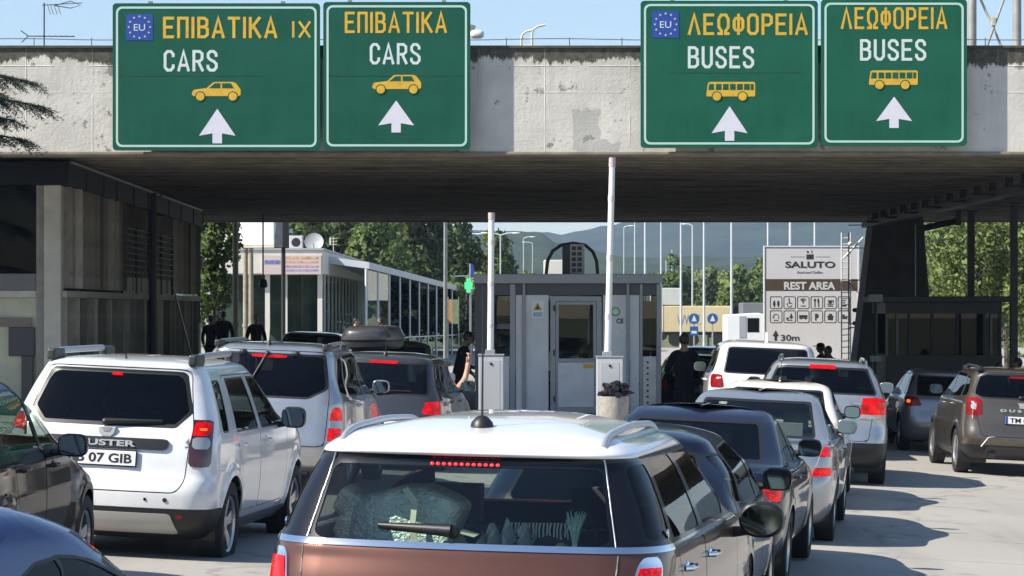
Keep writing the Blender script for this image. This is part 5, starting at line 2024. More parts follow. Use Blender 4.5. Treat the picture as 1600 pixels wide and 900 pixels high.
# ------------------------------------------------------------------ the other cars, each from its own measures
def sedan_rows(L=4.7, w=.873, H=1.46, zt=.98, rw=.60, yw=.75):
    k = (L / 4.7)
    return [(.2, .7, L - .8, .02, .01, 0, .01, 0), (.2, .4, L - .4, w - .17, .2, .05, .3, .1), (.28, .12, L - .12, w - .07, .22, .08, .35, .15),
            (.38, .03, L - .03, w - .028, .24, .10, .4, .2), (.52, .0, L, w - .008, .25, .12, .4, .22), (.64, .015, L - .01, w, .25, .12, .4, .22),
            (.72, .05, L - .08, w, .25, .12, .4, .22), (.82, .06, L - .45 * k, w - .008, .25, .12, .4, .2), (.90, .075, L - 1.15 * k, w - .018, .25, .12, .35, .2),
            (zt - .035, .10, L - 1.32 * k, w - .028, .24, .12, .3, .2), (zt, .16, L - 1.42 * k, w - .055, .22, .10, .3, .2), (zt + .018, yw, L - 1.47 * k, w - .085, .12, .06, .3, .2),
            (zt + .06, yw + .13, L - 1.56 * k, w - .105, .12, .08, .28, .2), (zt + .20, yw + .43, L - 1.86 * k, w - .17, .12, .10, .26, .18), (H - .11, yw + .74, L - 2.20 * k, rw + .045, .12, .10, .24, .15),
            (H - .06, yw + .88, L - 2.38 * k, rw, .12, .10, .22, .12), (H - .035, yw + 1.0, L - 2.5 * k, rw - .06, .12, .09, .22, .1), (H - .012, yw + 1.22, L - 2.66 * k, rw - .21, .1, .04, .15, .05),
            (H - .002, yw + 1.5, L - 2.8 * k, rw - .38, .05, .0, .1, 0), (H, yw + 1.65, L - 2.9 * k, .02, .01, 0, .01, 0)]


def hatch_rows(L=4.2, w=.88, H=1.5, zb=.98, rw=.60, rake=.30):
    return [(.2, .7, L - .7, .02, .01, 0, .01, 0), (.2, .4, L - .4, w - .17, .2, .05, .3, .1), (.28, .12, L - .12, w - .07, .22, .08, .35, .15),
            (.38, .03, L - .03, w - .028, .24, .09, .4, .2), (.52, .0, L, w - .006, .25, .10, .4, .22), (.64, .015, L - .01, w, .25, .10, .4, .22),
            (.74, .045, L - .10, w - .002, .25, .10, .4, .22), (.84, .065, L - .45, w - .01, .25, .10, .4, .2), (zb - .05, .09, L - 1.0, w - .025, .24, .10, .35, .2),
            (zb, .115, L - 1.15, w - .045, .23, .10, .3, .2), (zb + .06, .16, L - 1.28, w - .075, .22, .09, .3, .2), (zb + .22, .12 + rake * .55, L - 1.58, w - .14, .2, .08, .28, .18),
            (H - .14, .10 + rake * 1.0, L - 1.95, rw + .06, .19, .08, .26, .15), (H - .075, .08 + rake * 1.12, L - 2.1, rw + .005, .18, .08, .25, .12), (H - .045, .14 + rake * 1.15, L - 2.22, rw - .06, .18, .07, .22, .1),
            (H - .015, .42 + rake, L - 2.4, rw - .20, .15, .04, .2, .08), (H - .003, .85 + rake, L - 2.55, rw - .37, .1, 0, .1, 0), (H, 1.2 + rake, L - 2.7, .02, .01, 0, .01, 0)]


def suv_rows(L, w, H, zb=1.10, rw=.66, rake=.30):
    r = hatch_rows(L, w, H, zb, rw, rake)
    out = []
    for (z, yr, yf, ww, rr, bo, rf, bf) in r:
        if z < zb - .06:
            z = .24 + (z - .2) * (zb - .07 - .24) / (zb - .05 - .2)
        out.append((z, yr, yf, ww, rr, bo, rf, bf))
    return out


def make_car(name, label, kind, L, w, H, paint, lamp, glass, zb, h=.04, rw=.60, rake=.30, wheel=(.82, .84, .32, .20), lit=True, sideg=None, rearg=None, rails=None,
             dark_below=None, skid=None, plate=None, brake=None, mirror=True, aer=None, arch_lip=None, cat='car', wiper=None, lampmat=None, hot=None, clear=None, doors=True,
             roofm=None, chrome_handles=False, mirrorm=None, inner=True, zt=None, mdy=0, mdz=0, wdrop=0, seatm=None, rim_spokes=5, group=None, tg=None):
    rows = sedan_rows(L, w, H, zt or zb, rw) if kind == 'sedan' else (suv_rows if kind == 'suv' else hatch_rows)(L, w, H, zb, rw, rake)
    c = Car(name, label, rows, paint, h=h, tr=.05, tf=.10, flare=((wheel[0], wheel[2] + .02, wheel[2] + .07, .012), (L - wheel[1], wheel[2] + .02, wheel[2] + .07, .012)), cat=cat, group=group)
    sg = sideg or G_MID
    if tg:
        c.panel('tailgate', 'rear', rnd(tg, .05))
    if dark_below:
        c.region('bumper', 'wrap', [(-1, .15), (9, .15), (9, dark_below), (-1, dark_below)], M_BLACK, of=('body', 'tailgate'), split=False, off=.003)
    if skid:
        c.region('skid_plate', 'rear', skid[0], skid[1], of=('bumper', 'body'), off=.010)
    zt_ = H - .13
    if kind == 'sedan':
        yb, yc = .75 + .55, .75 + 1.0
        m1 = L * .462
        xe = L - 1.50 * L / 4.7
        rearw = [(yb + .02, zb + .05), (m1 - .06, zb + .03), (m1 - .07, H - .105), (yc + .12, H - .115), (yb + .28, H - .24)]
        frontw = [(m1 + .05, zb + .03), (xe - .12, zb + .0), (xe - .55, H - .20), (xe - .78, H - .115), (m1 + .03, H - .10)]
    else:
        m1 = L * .455
        xe = L - 1.22
        rearw = [(.92, zb + .06), (m1 - .06, zb + .05), (m1 - .07, H - .13), (1.10, H - .145), (.98, H - .22)]
        frontw = [(m1 + .05, zb + .05), (xe - .10, zb + .03), (xe - .52, H - .24), (xe - .76, H - .15), (m1 + .03, H - .13)]
    rearw = [(a, b - (wdrop if b > zb + .2 else 0)) for a, b in rearw]
    frontw = [(a - (wdrop if b > zb + .2 else 0), b - (wdrop if b > zb + .2 else 0)) for a, b in frontw]
    if doors:
        y0, y1 = (wheel[0] + .30, m1) 
        c.panel('rear_door', 'side', rnd([(y0 - .05, zb - .12), (y0 + .04, .62), (y0 + .16, .38), (m1 - .008, .36), (m1 - .008, zb + .02), (y0 - .12, zb + .02)], .05))
        c.panel('front_door', 'side', rnd([(m1 + .008, .36), (xe + .02, .36), (xe + .10, .60), (xe + .08, zb - .01), (m1 + .008, zb + .02)], .05))
    if kind != 'sedan':
        c.window('quarter_window', 'side', [(.46, zb + .09), (.76, zb + .07), (.88, H - .20), (.86, H - .17), (.66, H - .18)], sg, border=.012)
    c.window('rear_side_window', 'side', rearw, sg, border=.012, of=('body', 'rear_door', 'seal_rear_door'))
    c.window('front_side_window', 'side', frontw, sg, border=.012, of=('body', 'front_door', 'seal_front_door'))
    c.window('rear_window', 'rear', glass, rearg or G_DARK, r=.03, border=.025, of=('body', 'tailgate', 'seal_tailgate'), face=.12)
    c.window('windscreen', 'front', [(-w + .17, zb + .07), (w - .17, zb + .07), (rw + .02, H - .13), (-rw - .02, H - .13)], G_CLEAR, r=.02, border=.02)
    lm = lampmat or (M_LLIT if lit else M_LRED)
    c.region('tail_light', 'wrap', lamp, lm, of=('body', 'tailgate', 'bumper', 'seal_tailgate'), grow=.008, off=.008)
    if clear:
        c.region('reverse_lamp', 'wrap', clear, M_LCLR, of=('tail_light',), off=.010, parent='tail_light')
    if hot:
        c.region('brake_bulb', 'wrap', circ(hot[0], hot[1], hot[2], 16), M_LHOT, of=('tail_light',), off=.011, parent='tail_light')
    if brake:
        bz, bw, bh = brake
        c.region('brake_light', 'rear', [(-bw, bz - bh), (bw, bz - bh), (bw, bz + bh), (-bw, bz + bh)], M_LLIT if lit else M_LRED, of=('rear_window', 'trim_rear_window', 'body', 'tailgate', 'seal_tailgate'), grow=.003, off=.008, face=.10)
    for y in (wheel[0], L - wheel[1]):
        c.arch(y, wheel[2], wheel[2] + .045, M_BLACK if arch_lip else None, .05)
        c.wheel(y, wheel[2], wheel[3], w - .015, wheel[2] * .66, rim_spokes)
    c.skin()
    if mirror:
        c.mirror(xe - (.30 if kind != 'sedan' else .28) + mdy, zb + .09 + mdz, (.21, .14, .16), mirrorm or paint, .07)
    if doors:
        c.handle(m1 - .62, zb - .09, m=M_CHROME if chrome_handles else paint)
        c.handle(m1 + .22, zb - .10, m=M_CHROME if chrome_handles else paint)
    if wiper:
        c.wiper(*wiper, r=.011)
    if rails:
        c.rail(rails[0], rails[1], rails[2], rails[3], r=.022, hgt=.05, dark=rails[4] if len(rails) > 4 else None)
    if aer:
        c.antenna(aer[0], aer[1], aer[2], .035, aer[3] if len(aer) > 3 else 0)
    if plate:
        c.plate(plate[0], plate[1], eu=plate[2])
    if inner:
        c.interior((1.45, 2.35) if kind != 'sedan' else (1.75, 2.65), .50 if kind != 'suv' else .62, .36, zb + .03, rear_top=zb - .0, dash=zb - .05, m=seatm)
    return c


P_SILVER = paintm('silver_metallic', (0.42, 0.43, 0.45), .7, .30, .08)
P_SILVERB = paintm('blue_silver_metallic', (0.30, 0.35, 0.43), .7, .30, .08)
P_BLACK = mat('gloss_black', (0.004, 0.004, 0.005), .5, 0, coat=.5, spec=.05)
P_BLKBLUE = mat('blue_black', (0.008, 0.013, 0.030), .4, .2, coat=.85, spec=.15)
P_NAVY = paintm('navy_blue_metallic', (0.014, 0.036, 0.13), .35, .28, .06)
P_GREY = paintm('warm_grey_metallic', (0.27, 0.26, 0.26), .6, .32, .08)
P_DGREY = paintm('dark_grey_metallic', (0.055, 0.056, 0.06), .5, .30, .08)
P_BROWN = paintm('olive_brown_metallic', (0.105, 0.088, 0.068), .55, .30, .08)
P_WHITE = paintm('plain_white', (0.78, 0.78, 0.77), 0, .28)
P_IVORY = paintm('ivory_white', (0.78, 0.75, 0.66), 0, .30)
P_BEIGE = paintm('pale_champagne', (0.42, 0.39, 0.33), .5, .32)
P_LBLUE = paintm('pale_blue_metallic', (0.35, 0.44, 0.55), .5, .3)


def G4(xb, z0, xt, z1):
    return [(-xb, z0), (xb, z0), (xt, z1), (-xt, z1)]


# left lane --------------------------------------------------------------
c = make_car('crossover_car', 'gloss black crossover at the left frame edge, beside the white compact SUV', 'hatch', 4.05, .885, 1.56, P_BLACK, [(.72, .75), (.9, .75), (.9, 1.0), (.74, 1.0)],
             G4(.62, 1.08, .56, 1.40), 1.03, h=.032, rw=.60, sideg=G_CLEAR, arch_lip=True, lit=False, mirrorm=P_BLACK, mdy=-.42, mdz=-.05, wheel=(.78, .84, .325, .205))
c.place(-4.20, 17.0, 3.5)
c = make_car('saloon_car', 'dark navy saloon cut off by the lower left frame corner, seen over its roof', 'sedan', 4.45, .86, 1.43, P_NAVY, [(.66, .75), (.88, .75), (.88, .92), (.66, .92)],
             G4(.58, 1.02, .50, 1.30), .94, h=.032, rw=.585, sideg=G_DARK, rearg=G_DARK, lit=False, wdrop=.10, wheel=(.9, .85, .31, .20))
c.place(-2.98, 7.5, 25)
c = make_car('family_suv', 'silver SUV with tall pointed tail lights, ahead of the white compact SUV', 'suv', 4.325, .915, 1.68, P_SILVER, [(.74, .62), (.92, .62), (.93, .92), (.84, 1.03), (.77, .93)],
             [(-.48, 1.10), (.48, 1.10), (.66, 1.20), (.60, 1.54), (-.60, 1.54), (-.66, 1.20)], 1.08, h=.036, rw=.665, rake=.22, rails=((.62, .58), .45, 2.2, mat('grey_rail_second', (.30, .31, .33), .45, .5), mat('rail_foot_black', (0.025, 0.027, 0.03), .5)),
             brake=(1.535, .20, .012), hot=(.835, .90, .04), clear=[(.70, .76), (1, .76), (1, .84), (.70, .84)], wheel=(.84, .86, .345, .215), aer=(.55, .28, -.1, -.05), wiper=(-.02, 1.56, -.22, 1.17), tg=[(-.70, .55), (.70, .55), (.72, 1.08), (.62, 1.60), (-.62, 1.60), (-.72, 1.08)])
for x_ in (-.30, .30):
    p_, n_ = c.hit('rear', x_, 1.57)
    c.part('glass_hinge', MB().ball(tuple(p_ + n_ * .015), (.045, .04, .035), 10, 6), M_DARKST, smooth=True)
c.place(-2.83, 30.7, 5)
c = make_car('small_van', 'dark grey people carrier with a passenger arm out of its right window', 'hatch', 4.08, .845, 1.55, P_DGREY, [(.58, .78), (.86, .76), (.86, .93), (.62, .92)],
             G4(.62, 1.03, .555, 1.40), 1.0, h=.036, rw=.60, brake=(1.425, .19, .014), hot=(.75, .85, .035), aer=(.52, .36, .12), wiper=(-.02, 1.02, .4, 1.06), plate=(.66, '', False), rearg=G_MID)
CAR_MPV = c.place(-1.80, 36.0, 6)
c = make_car('estate_car', 'grey car carrying a black roof box', 'hatch', 4.4, .87, 1.46, P_GREY, [(.62, .78), (.86, .76), (.86, .93), (.62, .92)], G4(.62, 1.03, .555, 1.33), .98, h=.06, rw=.60)
CAR_BOX = c.place(-2.26, 41.2, 6)
c = make_car('saloon_car', 'pale champagne car just past the roof box, only its roof showing', 'sedan', 4.5, .87, 1.50, P_BEIGE, [(.62, .78), (.86, .76), (.86, .93), (.62, .92)], G4(.60, 1.08, .52, 1.36), 1.0, h=.06, rw=.60, lit=False)
c.place(-2.45, 53.5, 4)
c = make_car('hatchback_car', 'white car with a broad black rear window before the glazed cafe', 'hatch', 4.2, .88, 1.55, P_WHITE, [(.66, .78), (.88, .76), (.88, .98), (.70, .98)], G4(.68, 1.04, .60, 1.46), 1.0, h=.06, rw=.63, lit=False, rearg=G_DARK)
c.place(-4.55, 61, 3)

# right lane -------------------------------------------------------------
c = make_car('hatchback_car', 'black hatchback with a rounded arched roof, directly ahead of the brown car', 'hatch', 4.15, .875, 1.44, P_BLKBLUE, [(.66, .60), (.88, .60), (.88, .74), (.70, .74)],
             G4(.60, .98, .50, 1.28), .95, h=.034, rw=.56, rake=.5, wheel=(.78, .85, .315, .20), mirrorm=P_BLACK)
c.place(.50, 16.8, 9)
c = make_car('saloon_car', 'blue black saloon between the arched black hatchback and the silver saloon', 'sedan', 4.42, .865, 1.42, P_BLKBLUE, [(.68, .76), (.88, .74), (.89, .885), (.70, .90)],
             G4(.575, 1.03, .50, 1.285), .965, h=.034, rw=.575, rearg=G_DARK, hot=(.76, .84, .03), wheel=(.95, .80, .315, .205))
c.place(1.25, 21.7, 10)
c = make_car('saloon_car', 'silver saloon with black and red tail lights and bare grey headrests behind its rear glass', 'sedan', 4.70, .873, 1.46, P_SILVER, [(.66, .70), (.90, .70), (.90, .96), (.78, .975)],
             G4(.60, 1.045, .52, 1.335), .985, h=.034, rw=.585, rearg=G_CLEAR, clear=[(.5, .775), (1, .775), (1, .875), (.5, .875)], wheel=(.98, .92, .315, .195), mirrorm=P_SILVER, hot=(.80, .925, .03), seatm=mat('pale_seat_cloth', (.30, .31, .30), .9, noise=.1))
c.place(2.22, 26.7, 9)
c = make_car('saloon_car', 'ivory white saloon between the silver saloon and the silver SUV', 'sedan', 4.6, .87, 1.46, P_IVORY, [(.70, .76), (.885, .76), (.885, .94), (.76, .94)],
             G4(.60, 1.045, .52, 1.335), .985, h=.045, rw=.59, wheel=(.95, .9, .31, .195), aer=(2.0, .22, .1), mirrorm=P_BLACK)
c.place(2.96, 32.2, 9)
c = make_car('family_suv', 'silver SUV with square lit red tail lights and a black lower bumper', 'suv', 4.685, .942, 1.70, P_SILVER, [(.53, .93), (.94, .93), (.95, 1.20), (.57, 1.20)],
             [(-.72, 1.27), (.72, 1.27), (.60, 1.57), (-.60, 1.57)], 1.20, h=.036, rw=.665, rake=.40, brake=(1.60, .17, .022), dark_below=.60, rails=((.60, .56), .65, 2.5, M_CHROME),
             wheel=(.92, .90, .36, .225), clear=[(.5, .93), (1, .93), (1, .985), (.5, .985)], tg=[(-.66, .62), (.66, .62), (.74, 1.2), (.62, 1.60), (-.62, 1.60), (-.74, 1.2)], mirrorm=P_SILVER)
p_, n_ = c.hit('rear', 0, 1.08)
c.part('badge', MB().ball(tuple(p_), (.075, .012, .04), 16, 8), M_CHROME, smooth=True)
c.part('chrome_bar', MB().span(-.40, .40, p_.y - .03, p_.y + .02, .985, 1.02), M_CHROME, bevel=.008)
c.part('model_letters', MB().span(.40, .54, p_.y - .004, p_.y + .03, 1.12, 1.135), M_CHROME)
CAR_KIA = c.place(4.15, 37.4, 6)
c = make_car('off_roader', 'tall white off-roader with a white roof fin, beyond the silver SUV', 'suv', 4.95, .985, 1.88, P_WHITE, [(.70, 1.10), (.96, 1.10), (.97, 1.30), (.74, 1.30)],
             G4(.68, 1.36, .62, 1.74), 1.28, h=.05, rw=.72, rake=.2, lit=False, wheel=(1.0, .9, .39, .25), mirrorm=P_WHITE, sideg=G_DARK)
p_, n_ = c.hit('top', 0, 1.0)
c.part('roof_fin', MB().prism([(p_.y - .14, p_.z - .01), (p_.y + .12, p_.z - .01), (p_.y + .02, p_.z + .15), (p_.y - .04, p_.z + .14)], -.02, .02, 'yz'), P_WHITE)
c.place(4.08, 44.6, 2.5)
c = make_car('crossover_car', 'blue silver crossover beyond the white off-roader', 'suv', 4.4, .91, 1.64, P_LBLUE, [(.70, 1.0), (.9, 1.0), (.9, 1.3), (.76, 1.3)], G4(.66, 1.16, .60, 1.48), 1.10, h=.06, rw=.64, rearg=G_DARK, dark_below=.6)
c.place(5.05, 58.5, -1)
c = make_car('hatchback_car', 'pale blue hatchback with a wide dark rear window, farthest in the right lane', 'hatch', 4.2, .89, 1.52, P_LBLUE, [(.70, .9), (.9, .9), (.9, 1.1), (.76, 1.1)], G4(.72, 1.02, .62, 1.42), .98, h=.06, rw=.64, rearg=G_DARK, lit=False)
c.place(5.25, 74, 3)
c = make_car('hatchback_car', 'black car waiting close to the right side of the booth', 'hatch', 4.2, .88, 1.50, P_BLACK, [(.70, .8), (.9, .8), (.9, 1.0), (.76, 1.0)], G4(.66, 1.02, .60, 1.38), .98, h=.06, rw=.61, lit=False)
c.place(3.75, 54.5, 0)

# far right lane -----------------------------------------------------------
c = make_car('hatchback_car', 'warm grey hatchback beyond the brown SUV, its left flank in view', 'hatch', 4.3, .88, 1.50, P_GREY, [(.55, .84), (.885, .82), (.90, .98), (.62, .98)],
             [(-.60, 1.04), (.60, 1.04), (.56, 1.34), (-.56, 1.34)], .98, h=.036, rw=.605, rake=.42, lit=False, hot=(.80, .91, .045), wheel=(.80, .86, .325, .205))
c.place(7.80, 48.9, 2)
c = make_car('compact_suv', 'olive brown compact SUV with a blue banded number plate at the right edge', 'suv', 4.34, .905, 1.65, P_BROWN, [(.60, .92), (.86, .92), (.87, 1.17), (.62, 1.17)],
             [(-.66, 1.20), (.66, 1.20), (.70, 1.26), (.58, 1.52), (-.58, 1.52), (-.70, 1.26)], 1.14, h=.034, rw=.655, rake=.30, lit=False, dark_below=.47, hot=None, clear=[(.69, 1.0), (.78, 1.0), (.78, 1.09), (.69, 1.09)],
             rails=((.61, .57), .5, 2.2, M_DARKST, M_DARKST), brake=(1.50, .16, .014), wheel=(.83, .84, .345, .215), wiper=(-.02, 1.19, .42, 1.23), skid=([(-.60, .27), (.60, .27), (.50, .44), (-.50, .44)], mat('dark_skid', (.05, .05, .05), .5, .2)),
             tg=[(-.60, .60), (.60, .60), (.67, .90), (.70, 1.2), (.60, 1.57), (-.60, 1.57), (-.70, 1.2), (-.67, .90)], mirrorm=M_BLACK, arch_lip=True)
c.plate(.86, 'TM 05M', eu=True)
p_, n_ = c.hit('rear', 0, 1.0)
text('lettering', 'D U S T E R', .036, M_LETTER, c.root, (0, p_.y - c.L / 2 - .015, .985), width=.66, align='CENTER', bold=.002)
c.part('badge', MB().prism([(-.08, 1.13), (.08, 1.13), (.05, 1.04), (-.05, 1.04)], p_.y - .02, p_.y + .03), M_CHROME, bevel=.008)
for sx in (-1, 1):
    p_, n_ = c.hit('rear', sx * .55, .53)
    c.part('reflector', MB().box((sx * .66, p_.y + .07, .52), (.20, .03, .06), (0, 0, sx * .3)), M_LRED, bevel=.01)
    p_, n_ = c.hit('rear', sx * .46, .42)
    c.part('bumper_trim', MB().tube([(sx * .60, p_.y + .01, .44), (sx * .50, p_.y - .01, .58), (sx * .40, p_.y - .01, .60)], .016, 8), mat('satin_silver', (.22, .22, .22), .45, .6), smooth=True)
c.part('exhaust_pipe', MB().cyl((-.44, -.01, .31), (-.44, .3, .31), .04, n=16), M_DARKST)
c.place(7.70, 41.7, 1)
# ------------------------------------------------------------------ foliage
def leafmat(name, c1, c2, sc=0.8):
    m = bpy.data.materials.new(name)
    m.use_nodes = True
    t = m.node_tree
    b = t.nodes['Principled BSDF']
    b.inputs['Roughness'].default_value = .6
    b.inputs['Specular IOR Level'].default_value = .25
    tc = t.nodes.new('ShaderNodeTexCoord')
    n = t.nodes.new('ShaderNodeTexNoise')
    n.inputs['Scale'].default_value = sc
    n.inputs['Detail'].default_value = 5
    n.inputs['Roughness'].default_value = .7
    t.links.new(tc.outputs['Object'], n.inputs['Vector'])
    r = t.nodes.new('ShaderNodeMapRange')
    r.inputs[1].default_value = .34
    r.inputs[2].default_value = .66
    t.links.new(n.outputs['Fac'], r.inputs[0])
    mx = t.nodes.new('ShaderNodeMixRGB')
    mx.inputs[1].default_value = (*c1, 1)
    mx.inputs[2].default_value = (*c2, 1)
    t.links.new(r.outputs[0], mx.inputs[0])
    t.links.new(mx.outputs[0], b.inputs['Base Color'])
    tr = t.nodes.new('ShaderNodeBsdfTranslucent')
    t.links.new(mx.outputs[0], tr.inputs[0])
    ms = t.nodes.new('ShaderNodeMixShader')
    ms.inputs[0].default_value = .28
    t.links.new(b.outputs[0], ms.inputs[1])
    t.links.new(tr.outputs[0], ms.inputs[2])
    out = [x for x in t.nodes if x.type == 'OUTPUT_MATERIAL'][0]
    t.links.new(ms.outputs[0], out.inputs[0])
    return m


L_DARK = leafmat('dark_leaves', (.045, .075, .022), (.11, .155, .045))
L_MID = leafmat('mid_leaves', (.065, .11, .028), (.15, .205, .056))
L_LIGHT = leafmat('light_leaves', (.10, .15, .036), (.22, .27, .075))
L_GREY = leafmat('grey_green_leaves', (.10, .135, .055), (.19, .235, .10))
L_CEDAR = leafmat('cedar_needles', (.010, .022, .016), (.026, .045, .032), 3)
M_BARK = mat('bark', (.07, .055, .042), .95, noise=.3, nscale=8)
nprng = np.random.default_rng(5)


def crown(name, m, parent, c, rad, n, leaf, lumps=26, shape=1.0, lump_r=.36):
    """many small leaf faces gathered in uneven clumps"""
    c = np.array(c)
    rad = np.array(rad)
    d = nprng.normal(size=(lumps, 3))
    d /= np.linalg.norm(d, axis=1, keepdims=True)
    rr = nprng.uniform(.35, .92, (lumps, 1))
    lc = d * rr
    lc[:, :2] *= (1 - .42 * np.clip(lc[:, 2:3], -.2, 1) * shape)
    lr = nprng.uniform(.6, 1.25, lumps) * lump_r
    k_ = nprng.integers(0, lumps, n)
    q = nprng.normal(size=(n, 3))
    q /= np.linalg.norm(q, axis=1, keepdims=True)
    q *= (nprng.uniform(.30, 1.0, (n, 1)) ** .55)
    p = (lc[k_] + q * lr[k_][:, None] * np.array([1, 1, .72])) * rad + c
    a = nprng.normal(size=(n, 3))
    a /= np.linalg.norm(a, axis=1, keepdims=True)
    b = np.cross(a, nprng.normal(size=(n, 3)))
    b /= np.maximum(np.linalg.norm(b, axis=1, keepdims=True), 1e-6)
    s1 = leaf * nprng.uniform(.55, 1.2, (n, 1))
    s2 = s1 * nprng.uniform(.45, .8, (n, 1))
    fl_ = (np.cross(a, b) * q).sum(1, keepdims=True) < 0
    b = np.where(fl_, -b, b)
    v = np.stack([p - a * s1, p - b * s2, p + a * s1, p + b * s2], 1).reshape(-1, 3)
    f = np.arange(4 * n).reshape(-1, 4)
    nn = q * .75 + d[k_] * .5 + np.cross(a, b) * .35
    nn /= np.linalg.norm(nn, axis=1, keepdims=True)
    me = bpy.data.meshes.new(name)
    me.from_pydata(v.tolist(), [], f.tolist())
    me.materials.append(m)
    me.polygons.foreach_set('use_smooth', [True] * n)
    me.normals_split_custom_set_from_vertices(np.repeat(nn, 4, 0).tolist())
    o = bpy.data.objects.new(name, me)
    COL.objects.link(o)
    o.parent = parent
    return [tuple(x) for x in (lc * rad + c)]


def tree(label, x, y, h, rad, m, n=2600, leaf=.30, base=None, group=None, lumps=26, name='leafy_tree', trunk=.18, cz=None, cat='tree'):
    z = gz(x, y) - .05
    r_ = empty(name, (x, y, z), rng.uniform(0, 6), label, cat, group)
    cz = cz if cz is not None else h - rad[2] * .95
    lc = crown('crown', m, r_, (0, 0, cz), rad, n, leaf, lumps)
    mb = MB()
    top = (rng.uniform(-.2, .2), rng.uniform(-.2, .2), cz + rad[2] * .2)
    mb.tube([(0, 0, 0), (.05, .02, cz * .4), (top[0] * .6, top[1] * .6, cz * .8), top], [trunk, trunk * .8, trunk * .55, trunk * .2], 8)
    mb.build('trunk', M_BARK, r_, True)
    for i in range(6):
        t = lc[i]
        z0_ = max(.3, cz * rng.uniform(.4, .75))
        MB().tube([(0, 0, z0_), (t[0] * .45, t[1] * .45, z0_ + (t[2] - z0_) * .6), t], [trunk * .4, trunk * .25, trunk * .08], 6).build('limb', M_BARK, r_, True)
    return r_


def hpx(y, d):
    return CAMZ - (y - HY) * d / F


def tpx(x, d):
    return (x - 800) * d / F


gl = 'trees of the wood behind the cafe'
for x, d, h, r_, m, lab in (
        (462, 150, 8.6, (2.4, 2.2, 3.2), L_DARK, 'dark leafy tree rising behind the left part of the cafe roof'),
        (535, 168, 9.4, (3.0, 2.6, 3.8), L_DARK, 'dark leafy tree rising behind the cafe satellite dish'),
        (598, 160, 8.6, (2.6, 2.4, 3.6), L_MID, 'green leafy tree above the near end of the lean-to roof'),
        (655, 175, 9.8, (2.8, 2.5, 4.2), L_DARK, 'dark tall tree left of the tall galvanised lamp pole'),
        (712, 185, 9.6, (2.7, 2.5, 4.2), L_DARK, 'dark leafy tree just right of the tall galvanised lamp pole'),
        (765, 190, 8.3, (2.1, 2.0, 3.8), L_MID, 'leafy tree ending the wood, where the sky gap begins'),
        (500, 200, 11, (3.4, 3, 4.5), L_MID, 'large tree far behind the cafe roof'),
        (625, 215, 12, (3.8, 3.2, 5), L_MID, 'large tree far behind between two dark trees')):
    tree(lab, tpx(x, d), d, h, r_, m, 5200, .20, group=gl, lumps=34)
for x, d, h, r_, m, lab in (
        (640, 140, 4.3, (2.2, 1.5, 2.0), L_MID, 'low green shrub behind the lean-to glazing'),
        (700, 142, 4.1, (2.0, 1.5, 2.0), L_LIGHT, 'low light green shrub behind the pharmacy cross'),
        (758, 150, 4.3, (1.9, 1.5, 2.2), L_LIGHT, 'low light green shrub left of the shorter barrier arm'),
        (815, 160, 4.6, (2.2, 1.5, 2.1), L_LIGHT, 'low light green shrub between the barrier arm and the booth roof unit'),
        (850, 190, 4.5, (2.4, 1.5, 2.1), L_MID, 'low green shrub behind the hoop on the booth roof')):
    tree(lab, tpx(x, d), d, h, r_, m, 2600, .15, group='shrubs below the wood', name='shrub', trunk=.08, cat='shrub')
for x, d, h, r_, m, lab in (
        (1062, 230, 6.8, (2.6, 2, 3.2), L_MID, 'round green tree right of the booth roof, left of the yellow trailer lamps'),
        (1108, 225, 6.2, (2.3, 2, 2.9), L_GREY, 'round grey green tree in the middle of the pole row'),
        (1150, 220, 6.0, (2.3, 2, 2.8), L_LIGHT, 'light green tree left of the rest area board'),
        (1188, 235, 6.6, (2.5, 2, 3.0), L_MID, 'green tree touching the edge of the rest area board'),
        (1025, 260, 6.0, (2.4, 2, 2.8), L_GREY, 'far grey green tree just behind the booth corner')):
    tree(lab, tpx(x, d), d, h, r_, m, 3600, .19, group='trees behind the pole row')
for x, d, h, r_, m, lab in (
        (1462, 118, 7.4, (2.0, 1.8, 3.4), L_GREY, 'grey green tree filling the gap right of the tapered pillar'),
        (1528, 112, 8.2, (2.2, 2.0, 3.9), L_LIGHT, 'light green tree behind the left dark steel post'),
        (1575, 125, 8.4, (2.2, 2.0, 3.9), L_GREY, 'grey green tree between the two dark steel posts'),
        (1612, 110, 8.0, (1.8, 1.7, 3.8), L_LIGHT, 'light green tree cut by the right frame edge'),
        (1500, 140, 8.6, (2.6, 2.0, 4), L_MID, 'green tree farther back over the kiosk roof')):
    tree(lab, tpx(x, d), d, h, r_, m, 6000, .115, group='trees at the right', lumps=44)
tree('narrow bright green tree beside the lantern, at the far end of the office block', tpx(336, 86), 86, 6.9, (.82, .8, 3.1), L_MID, 3600, .11, lumps=40, trunk=.10)
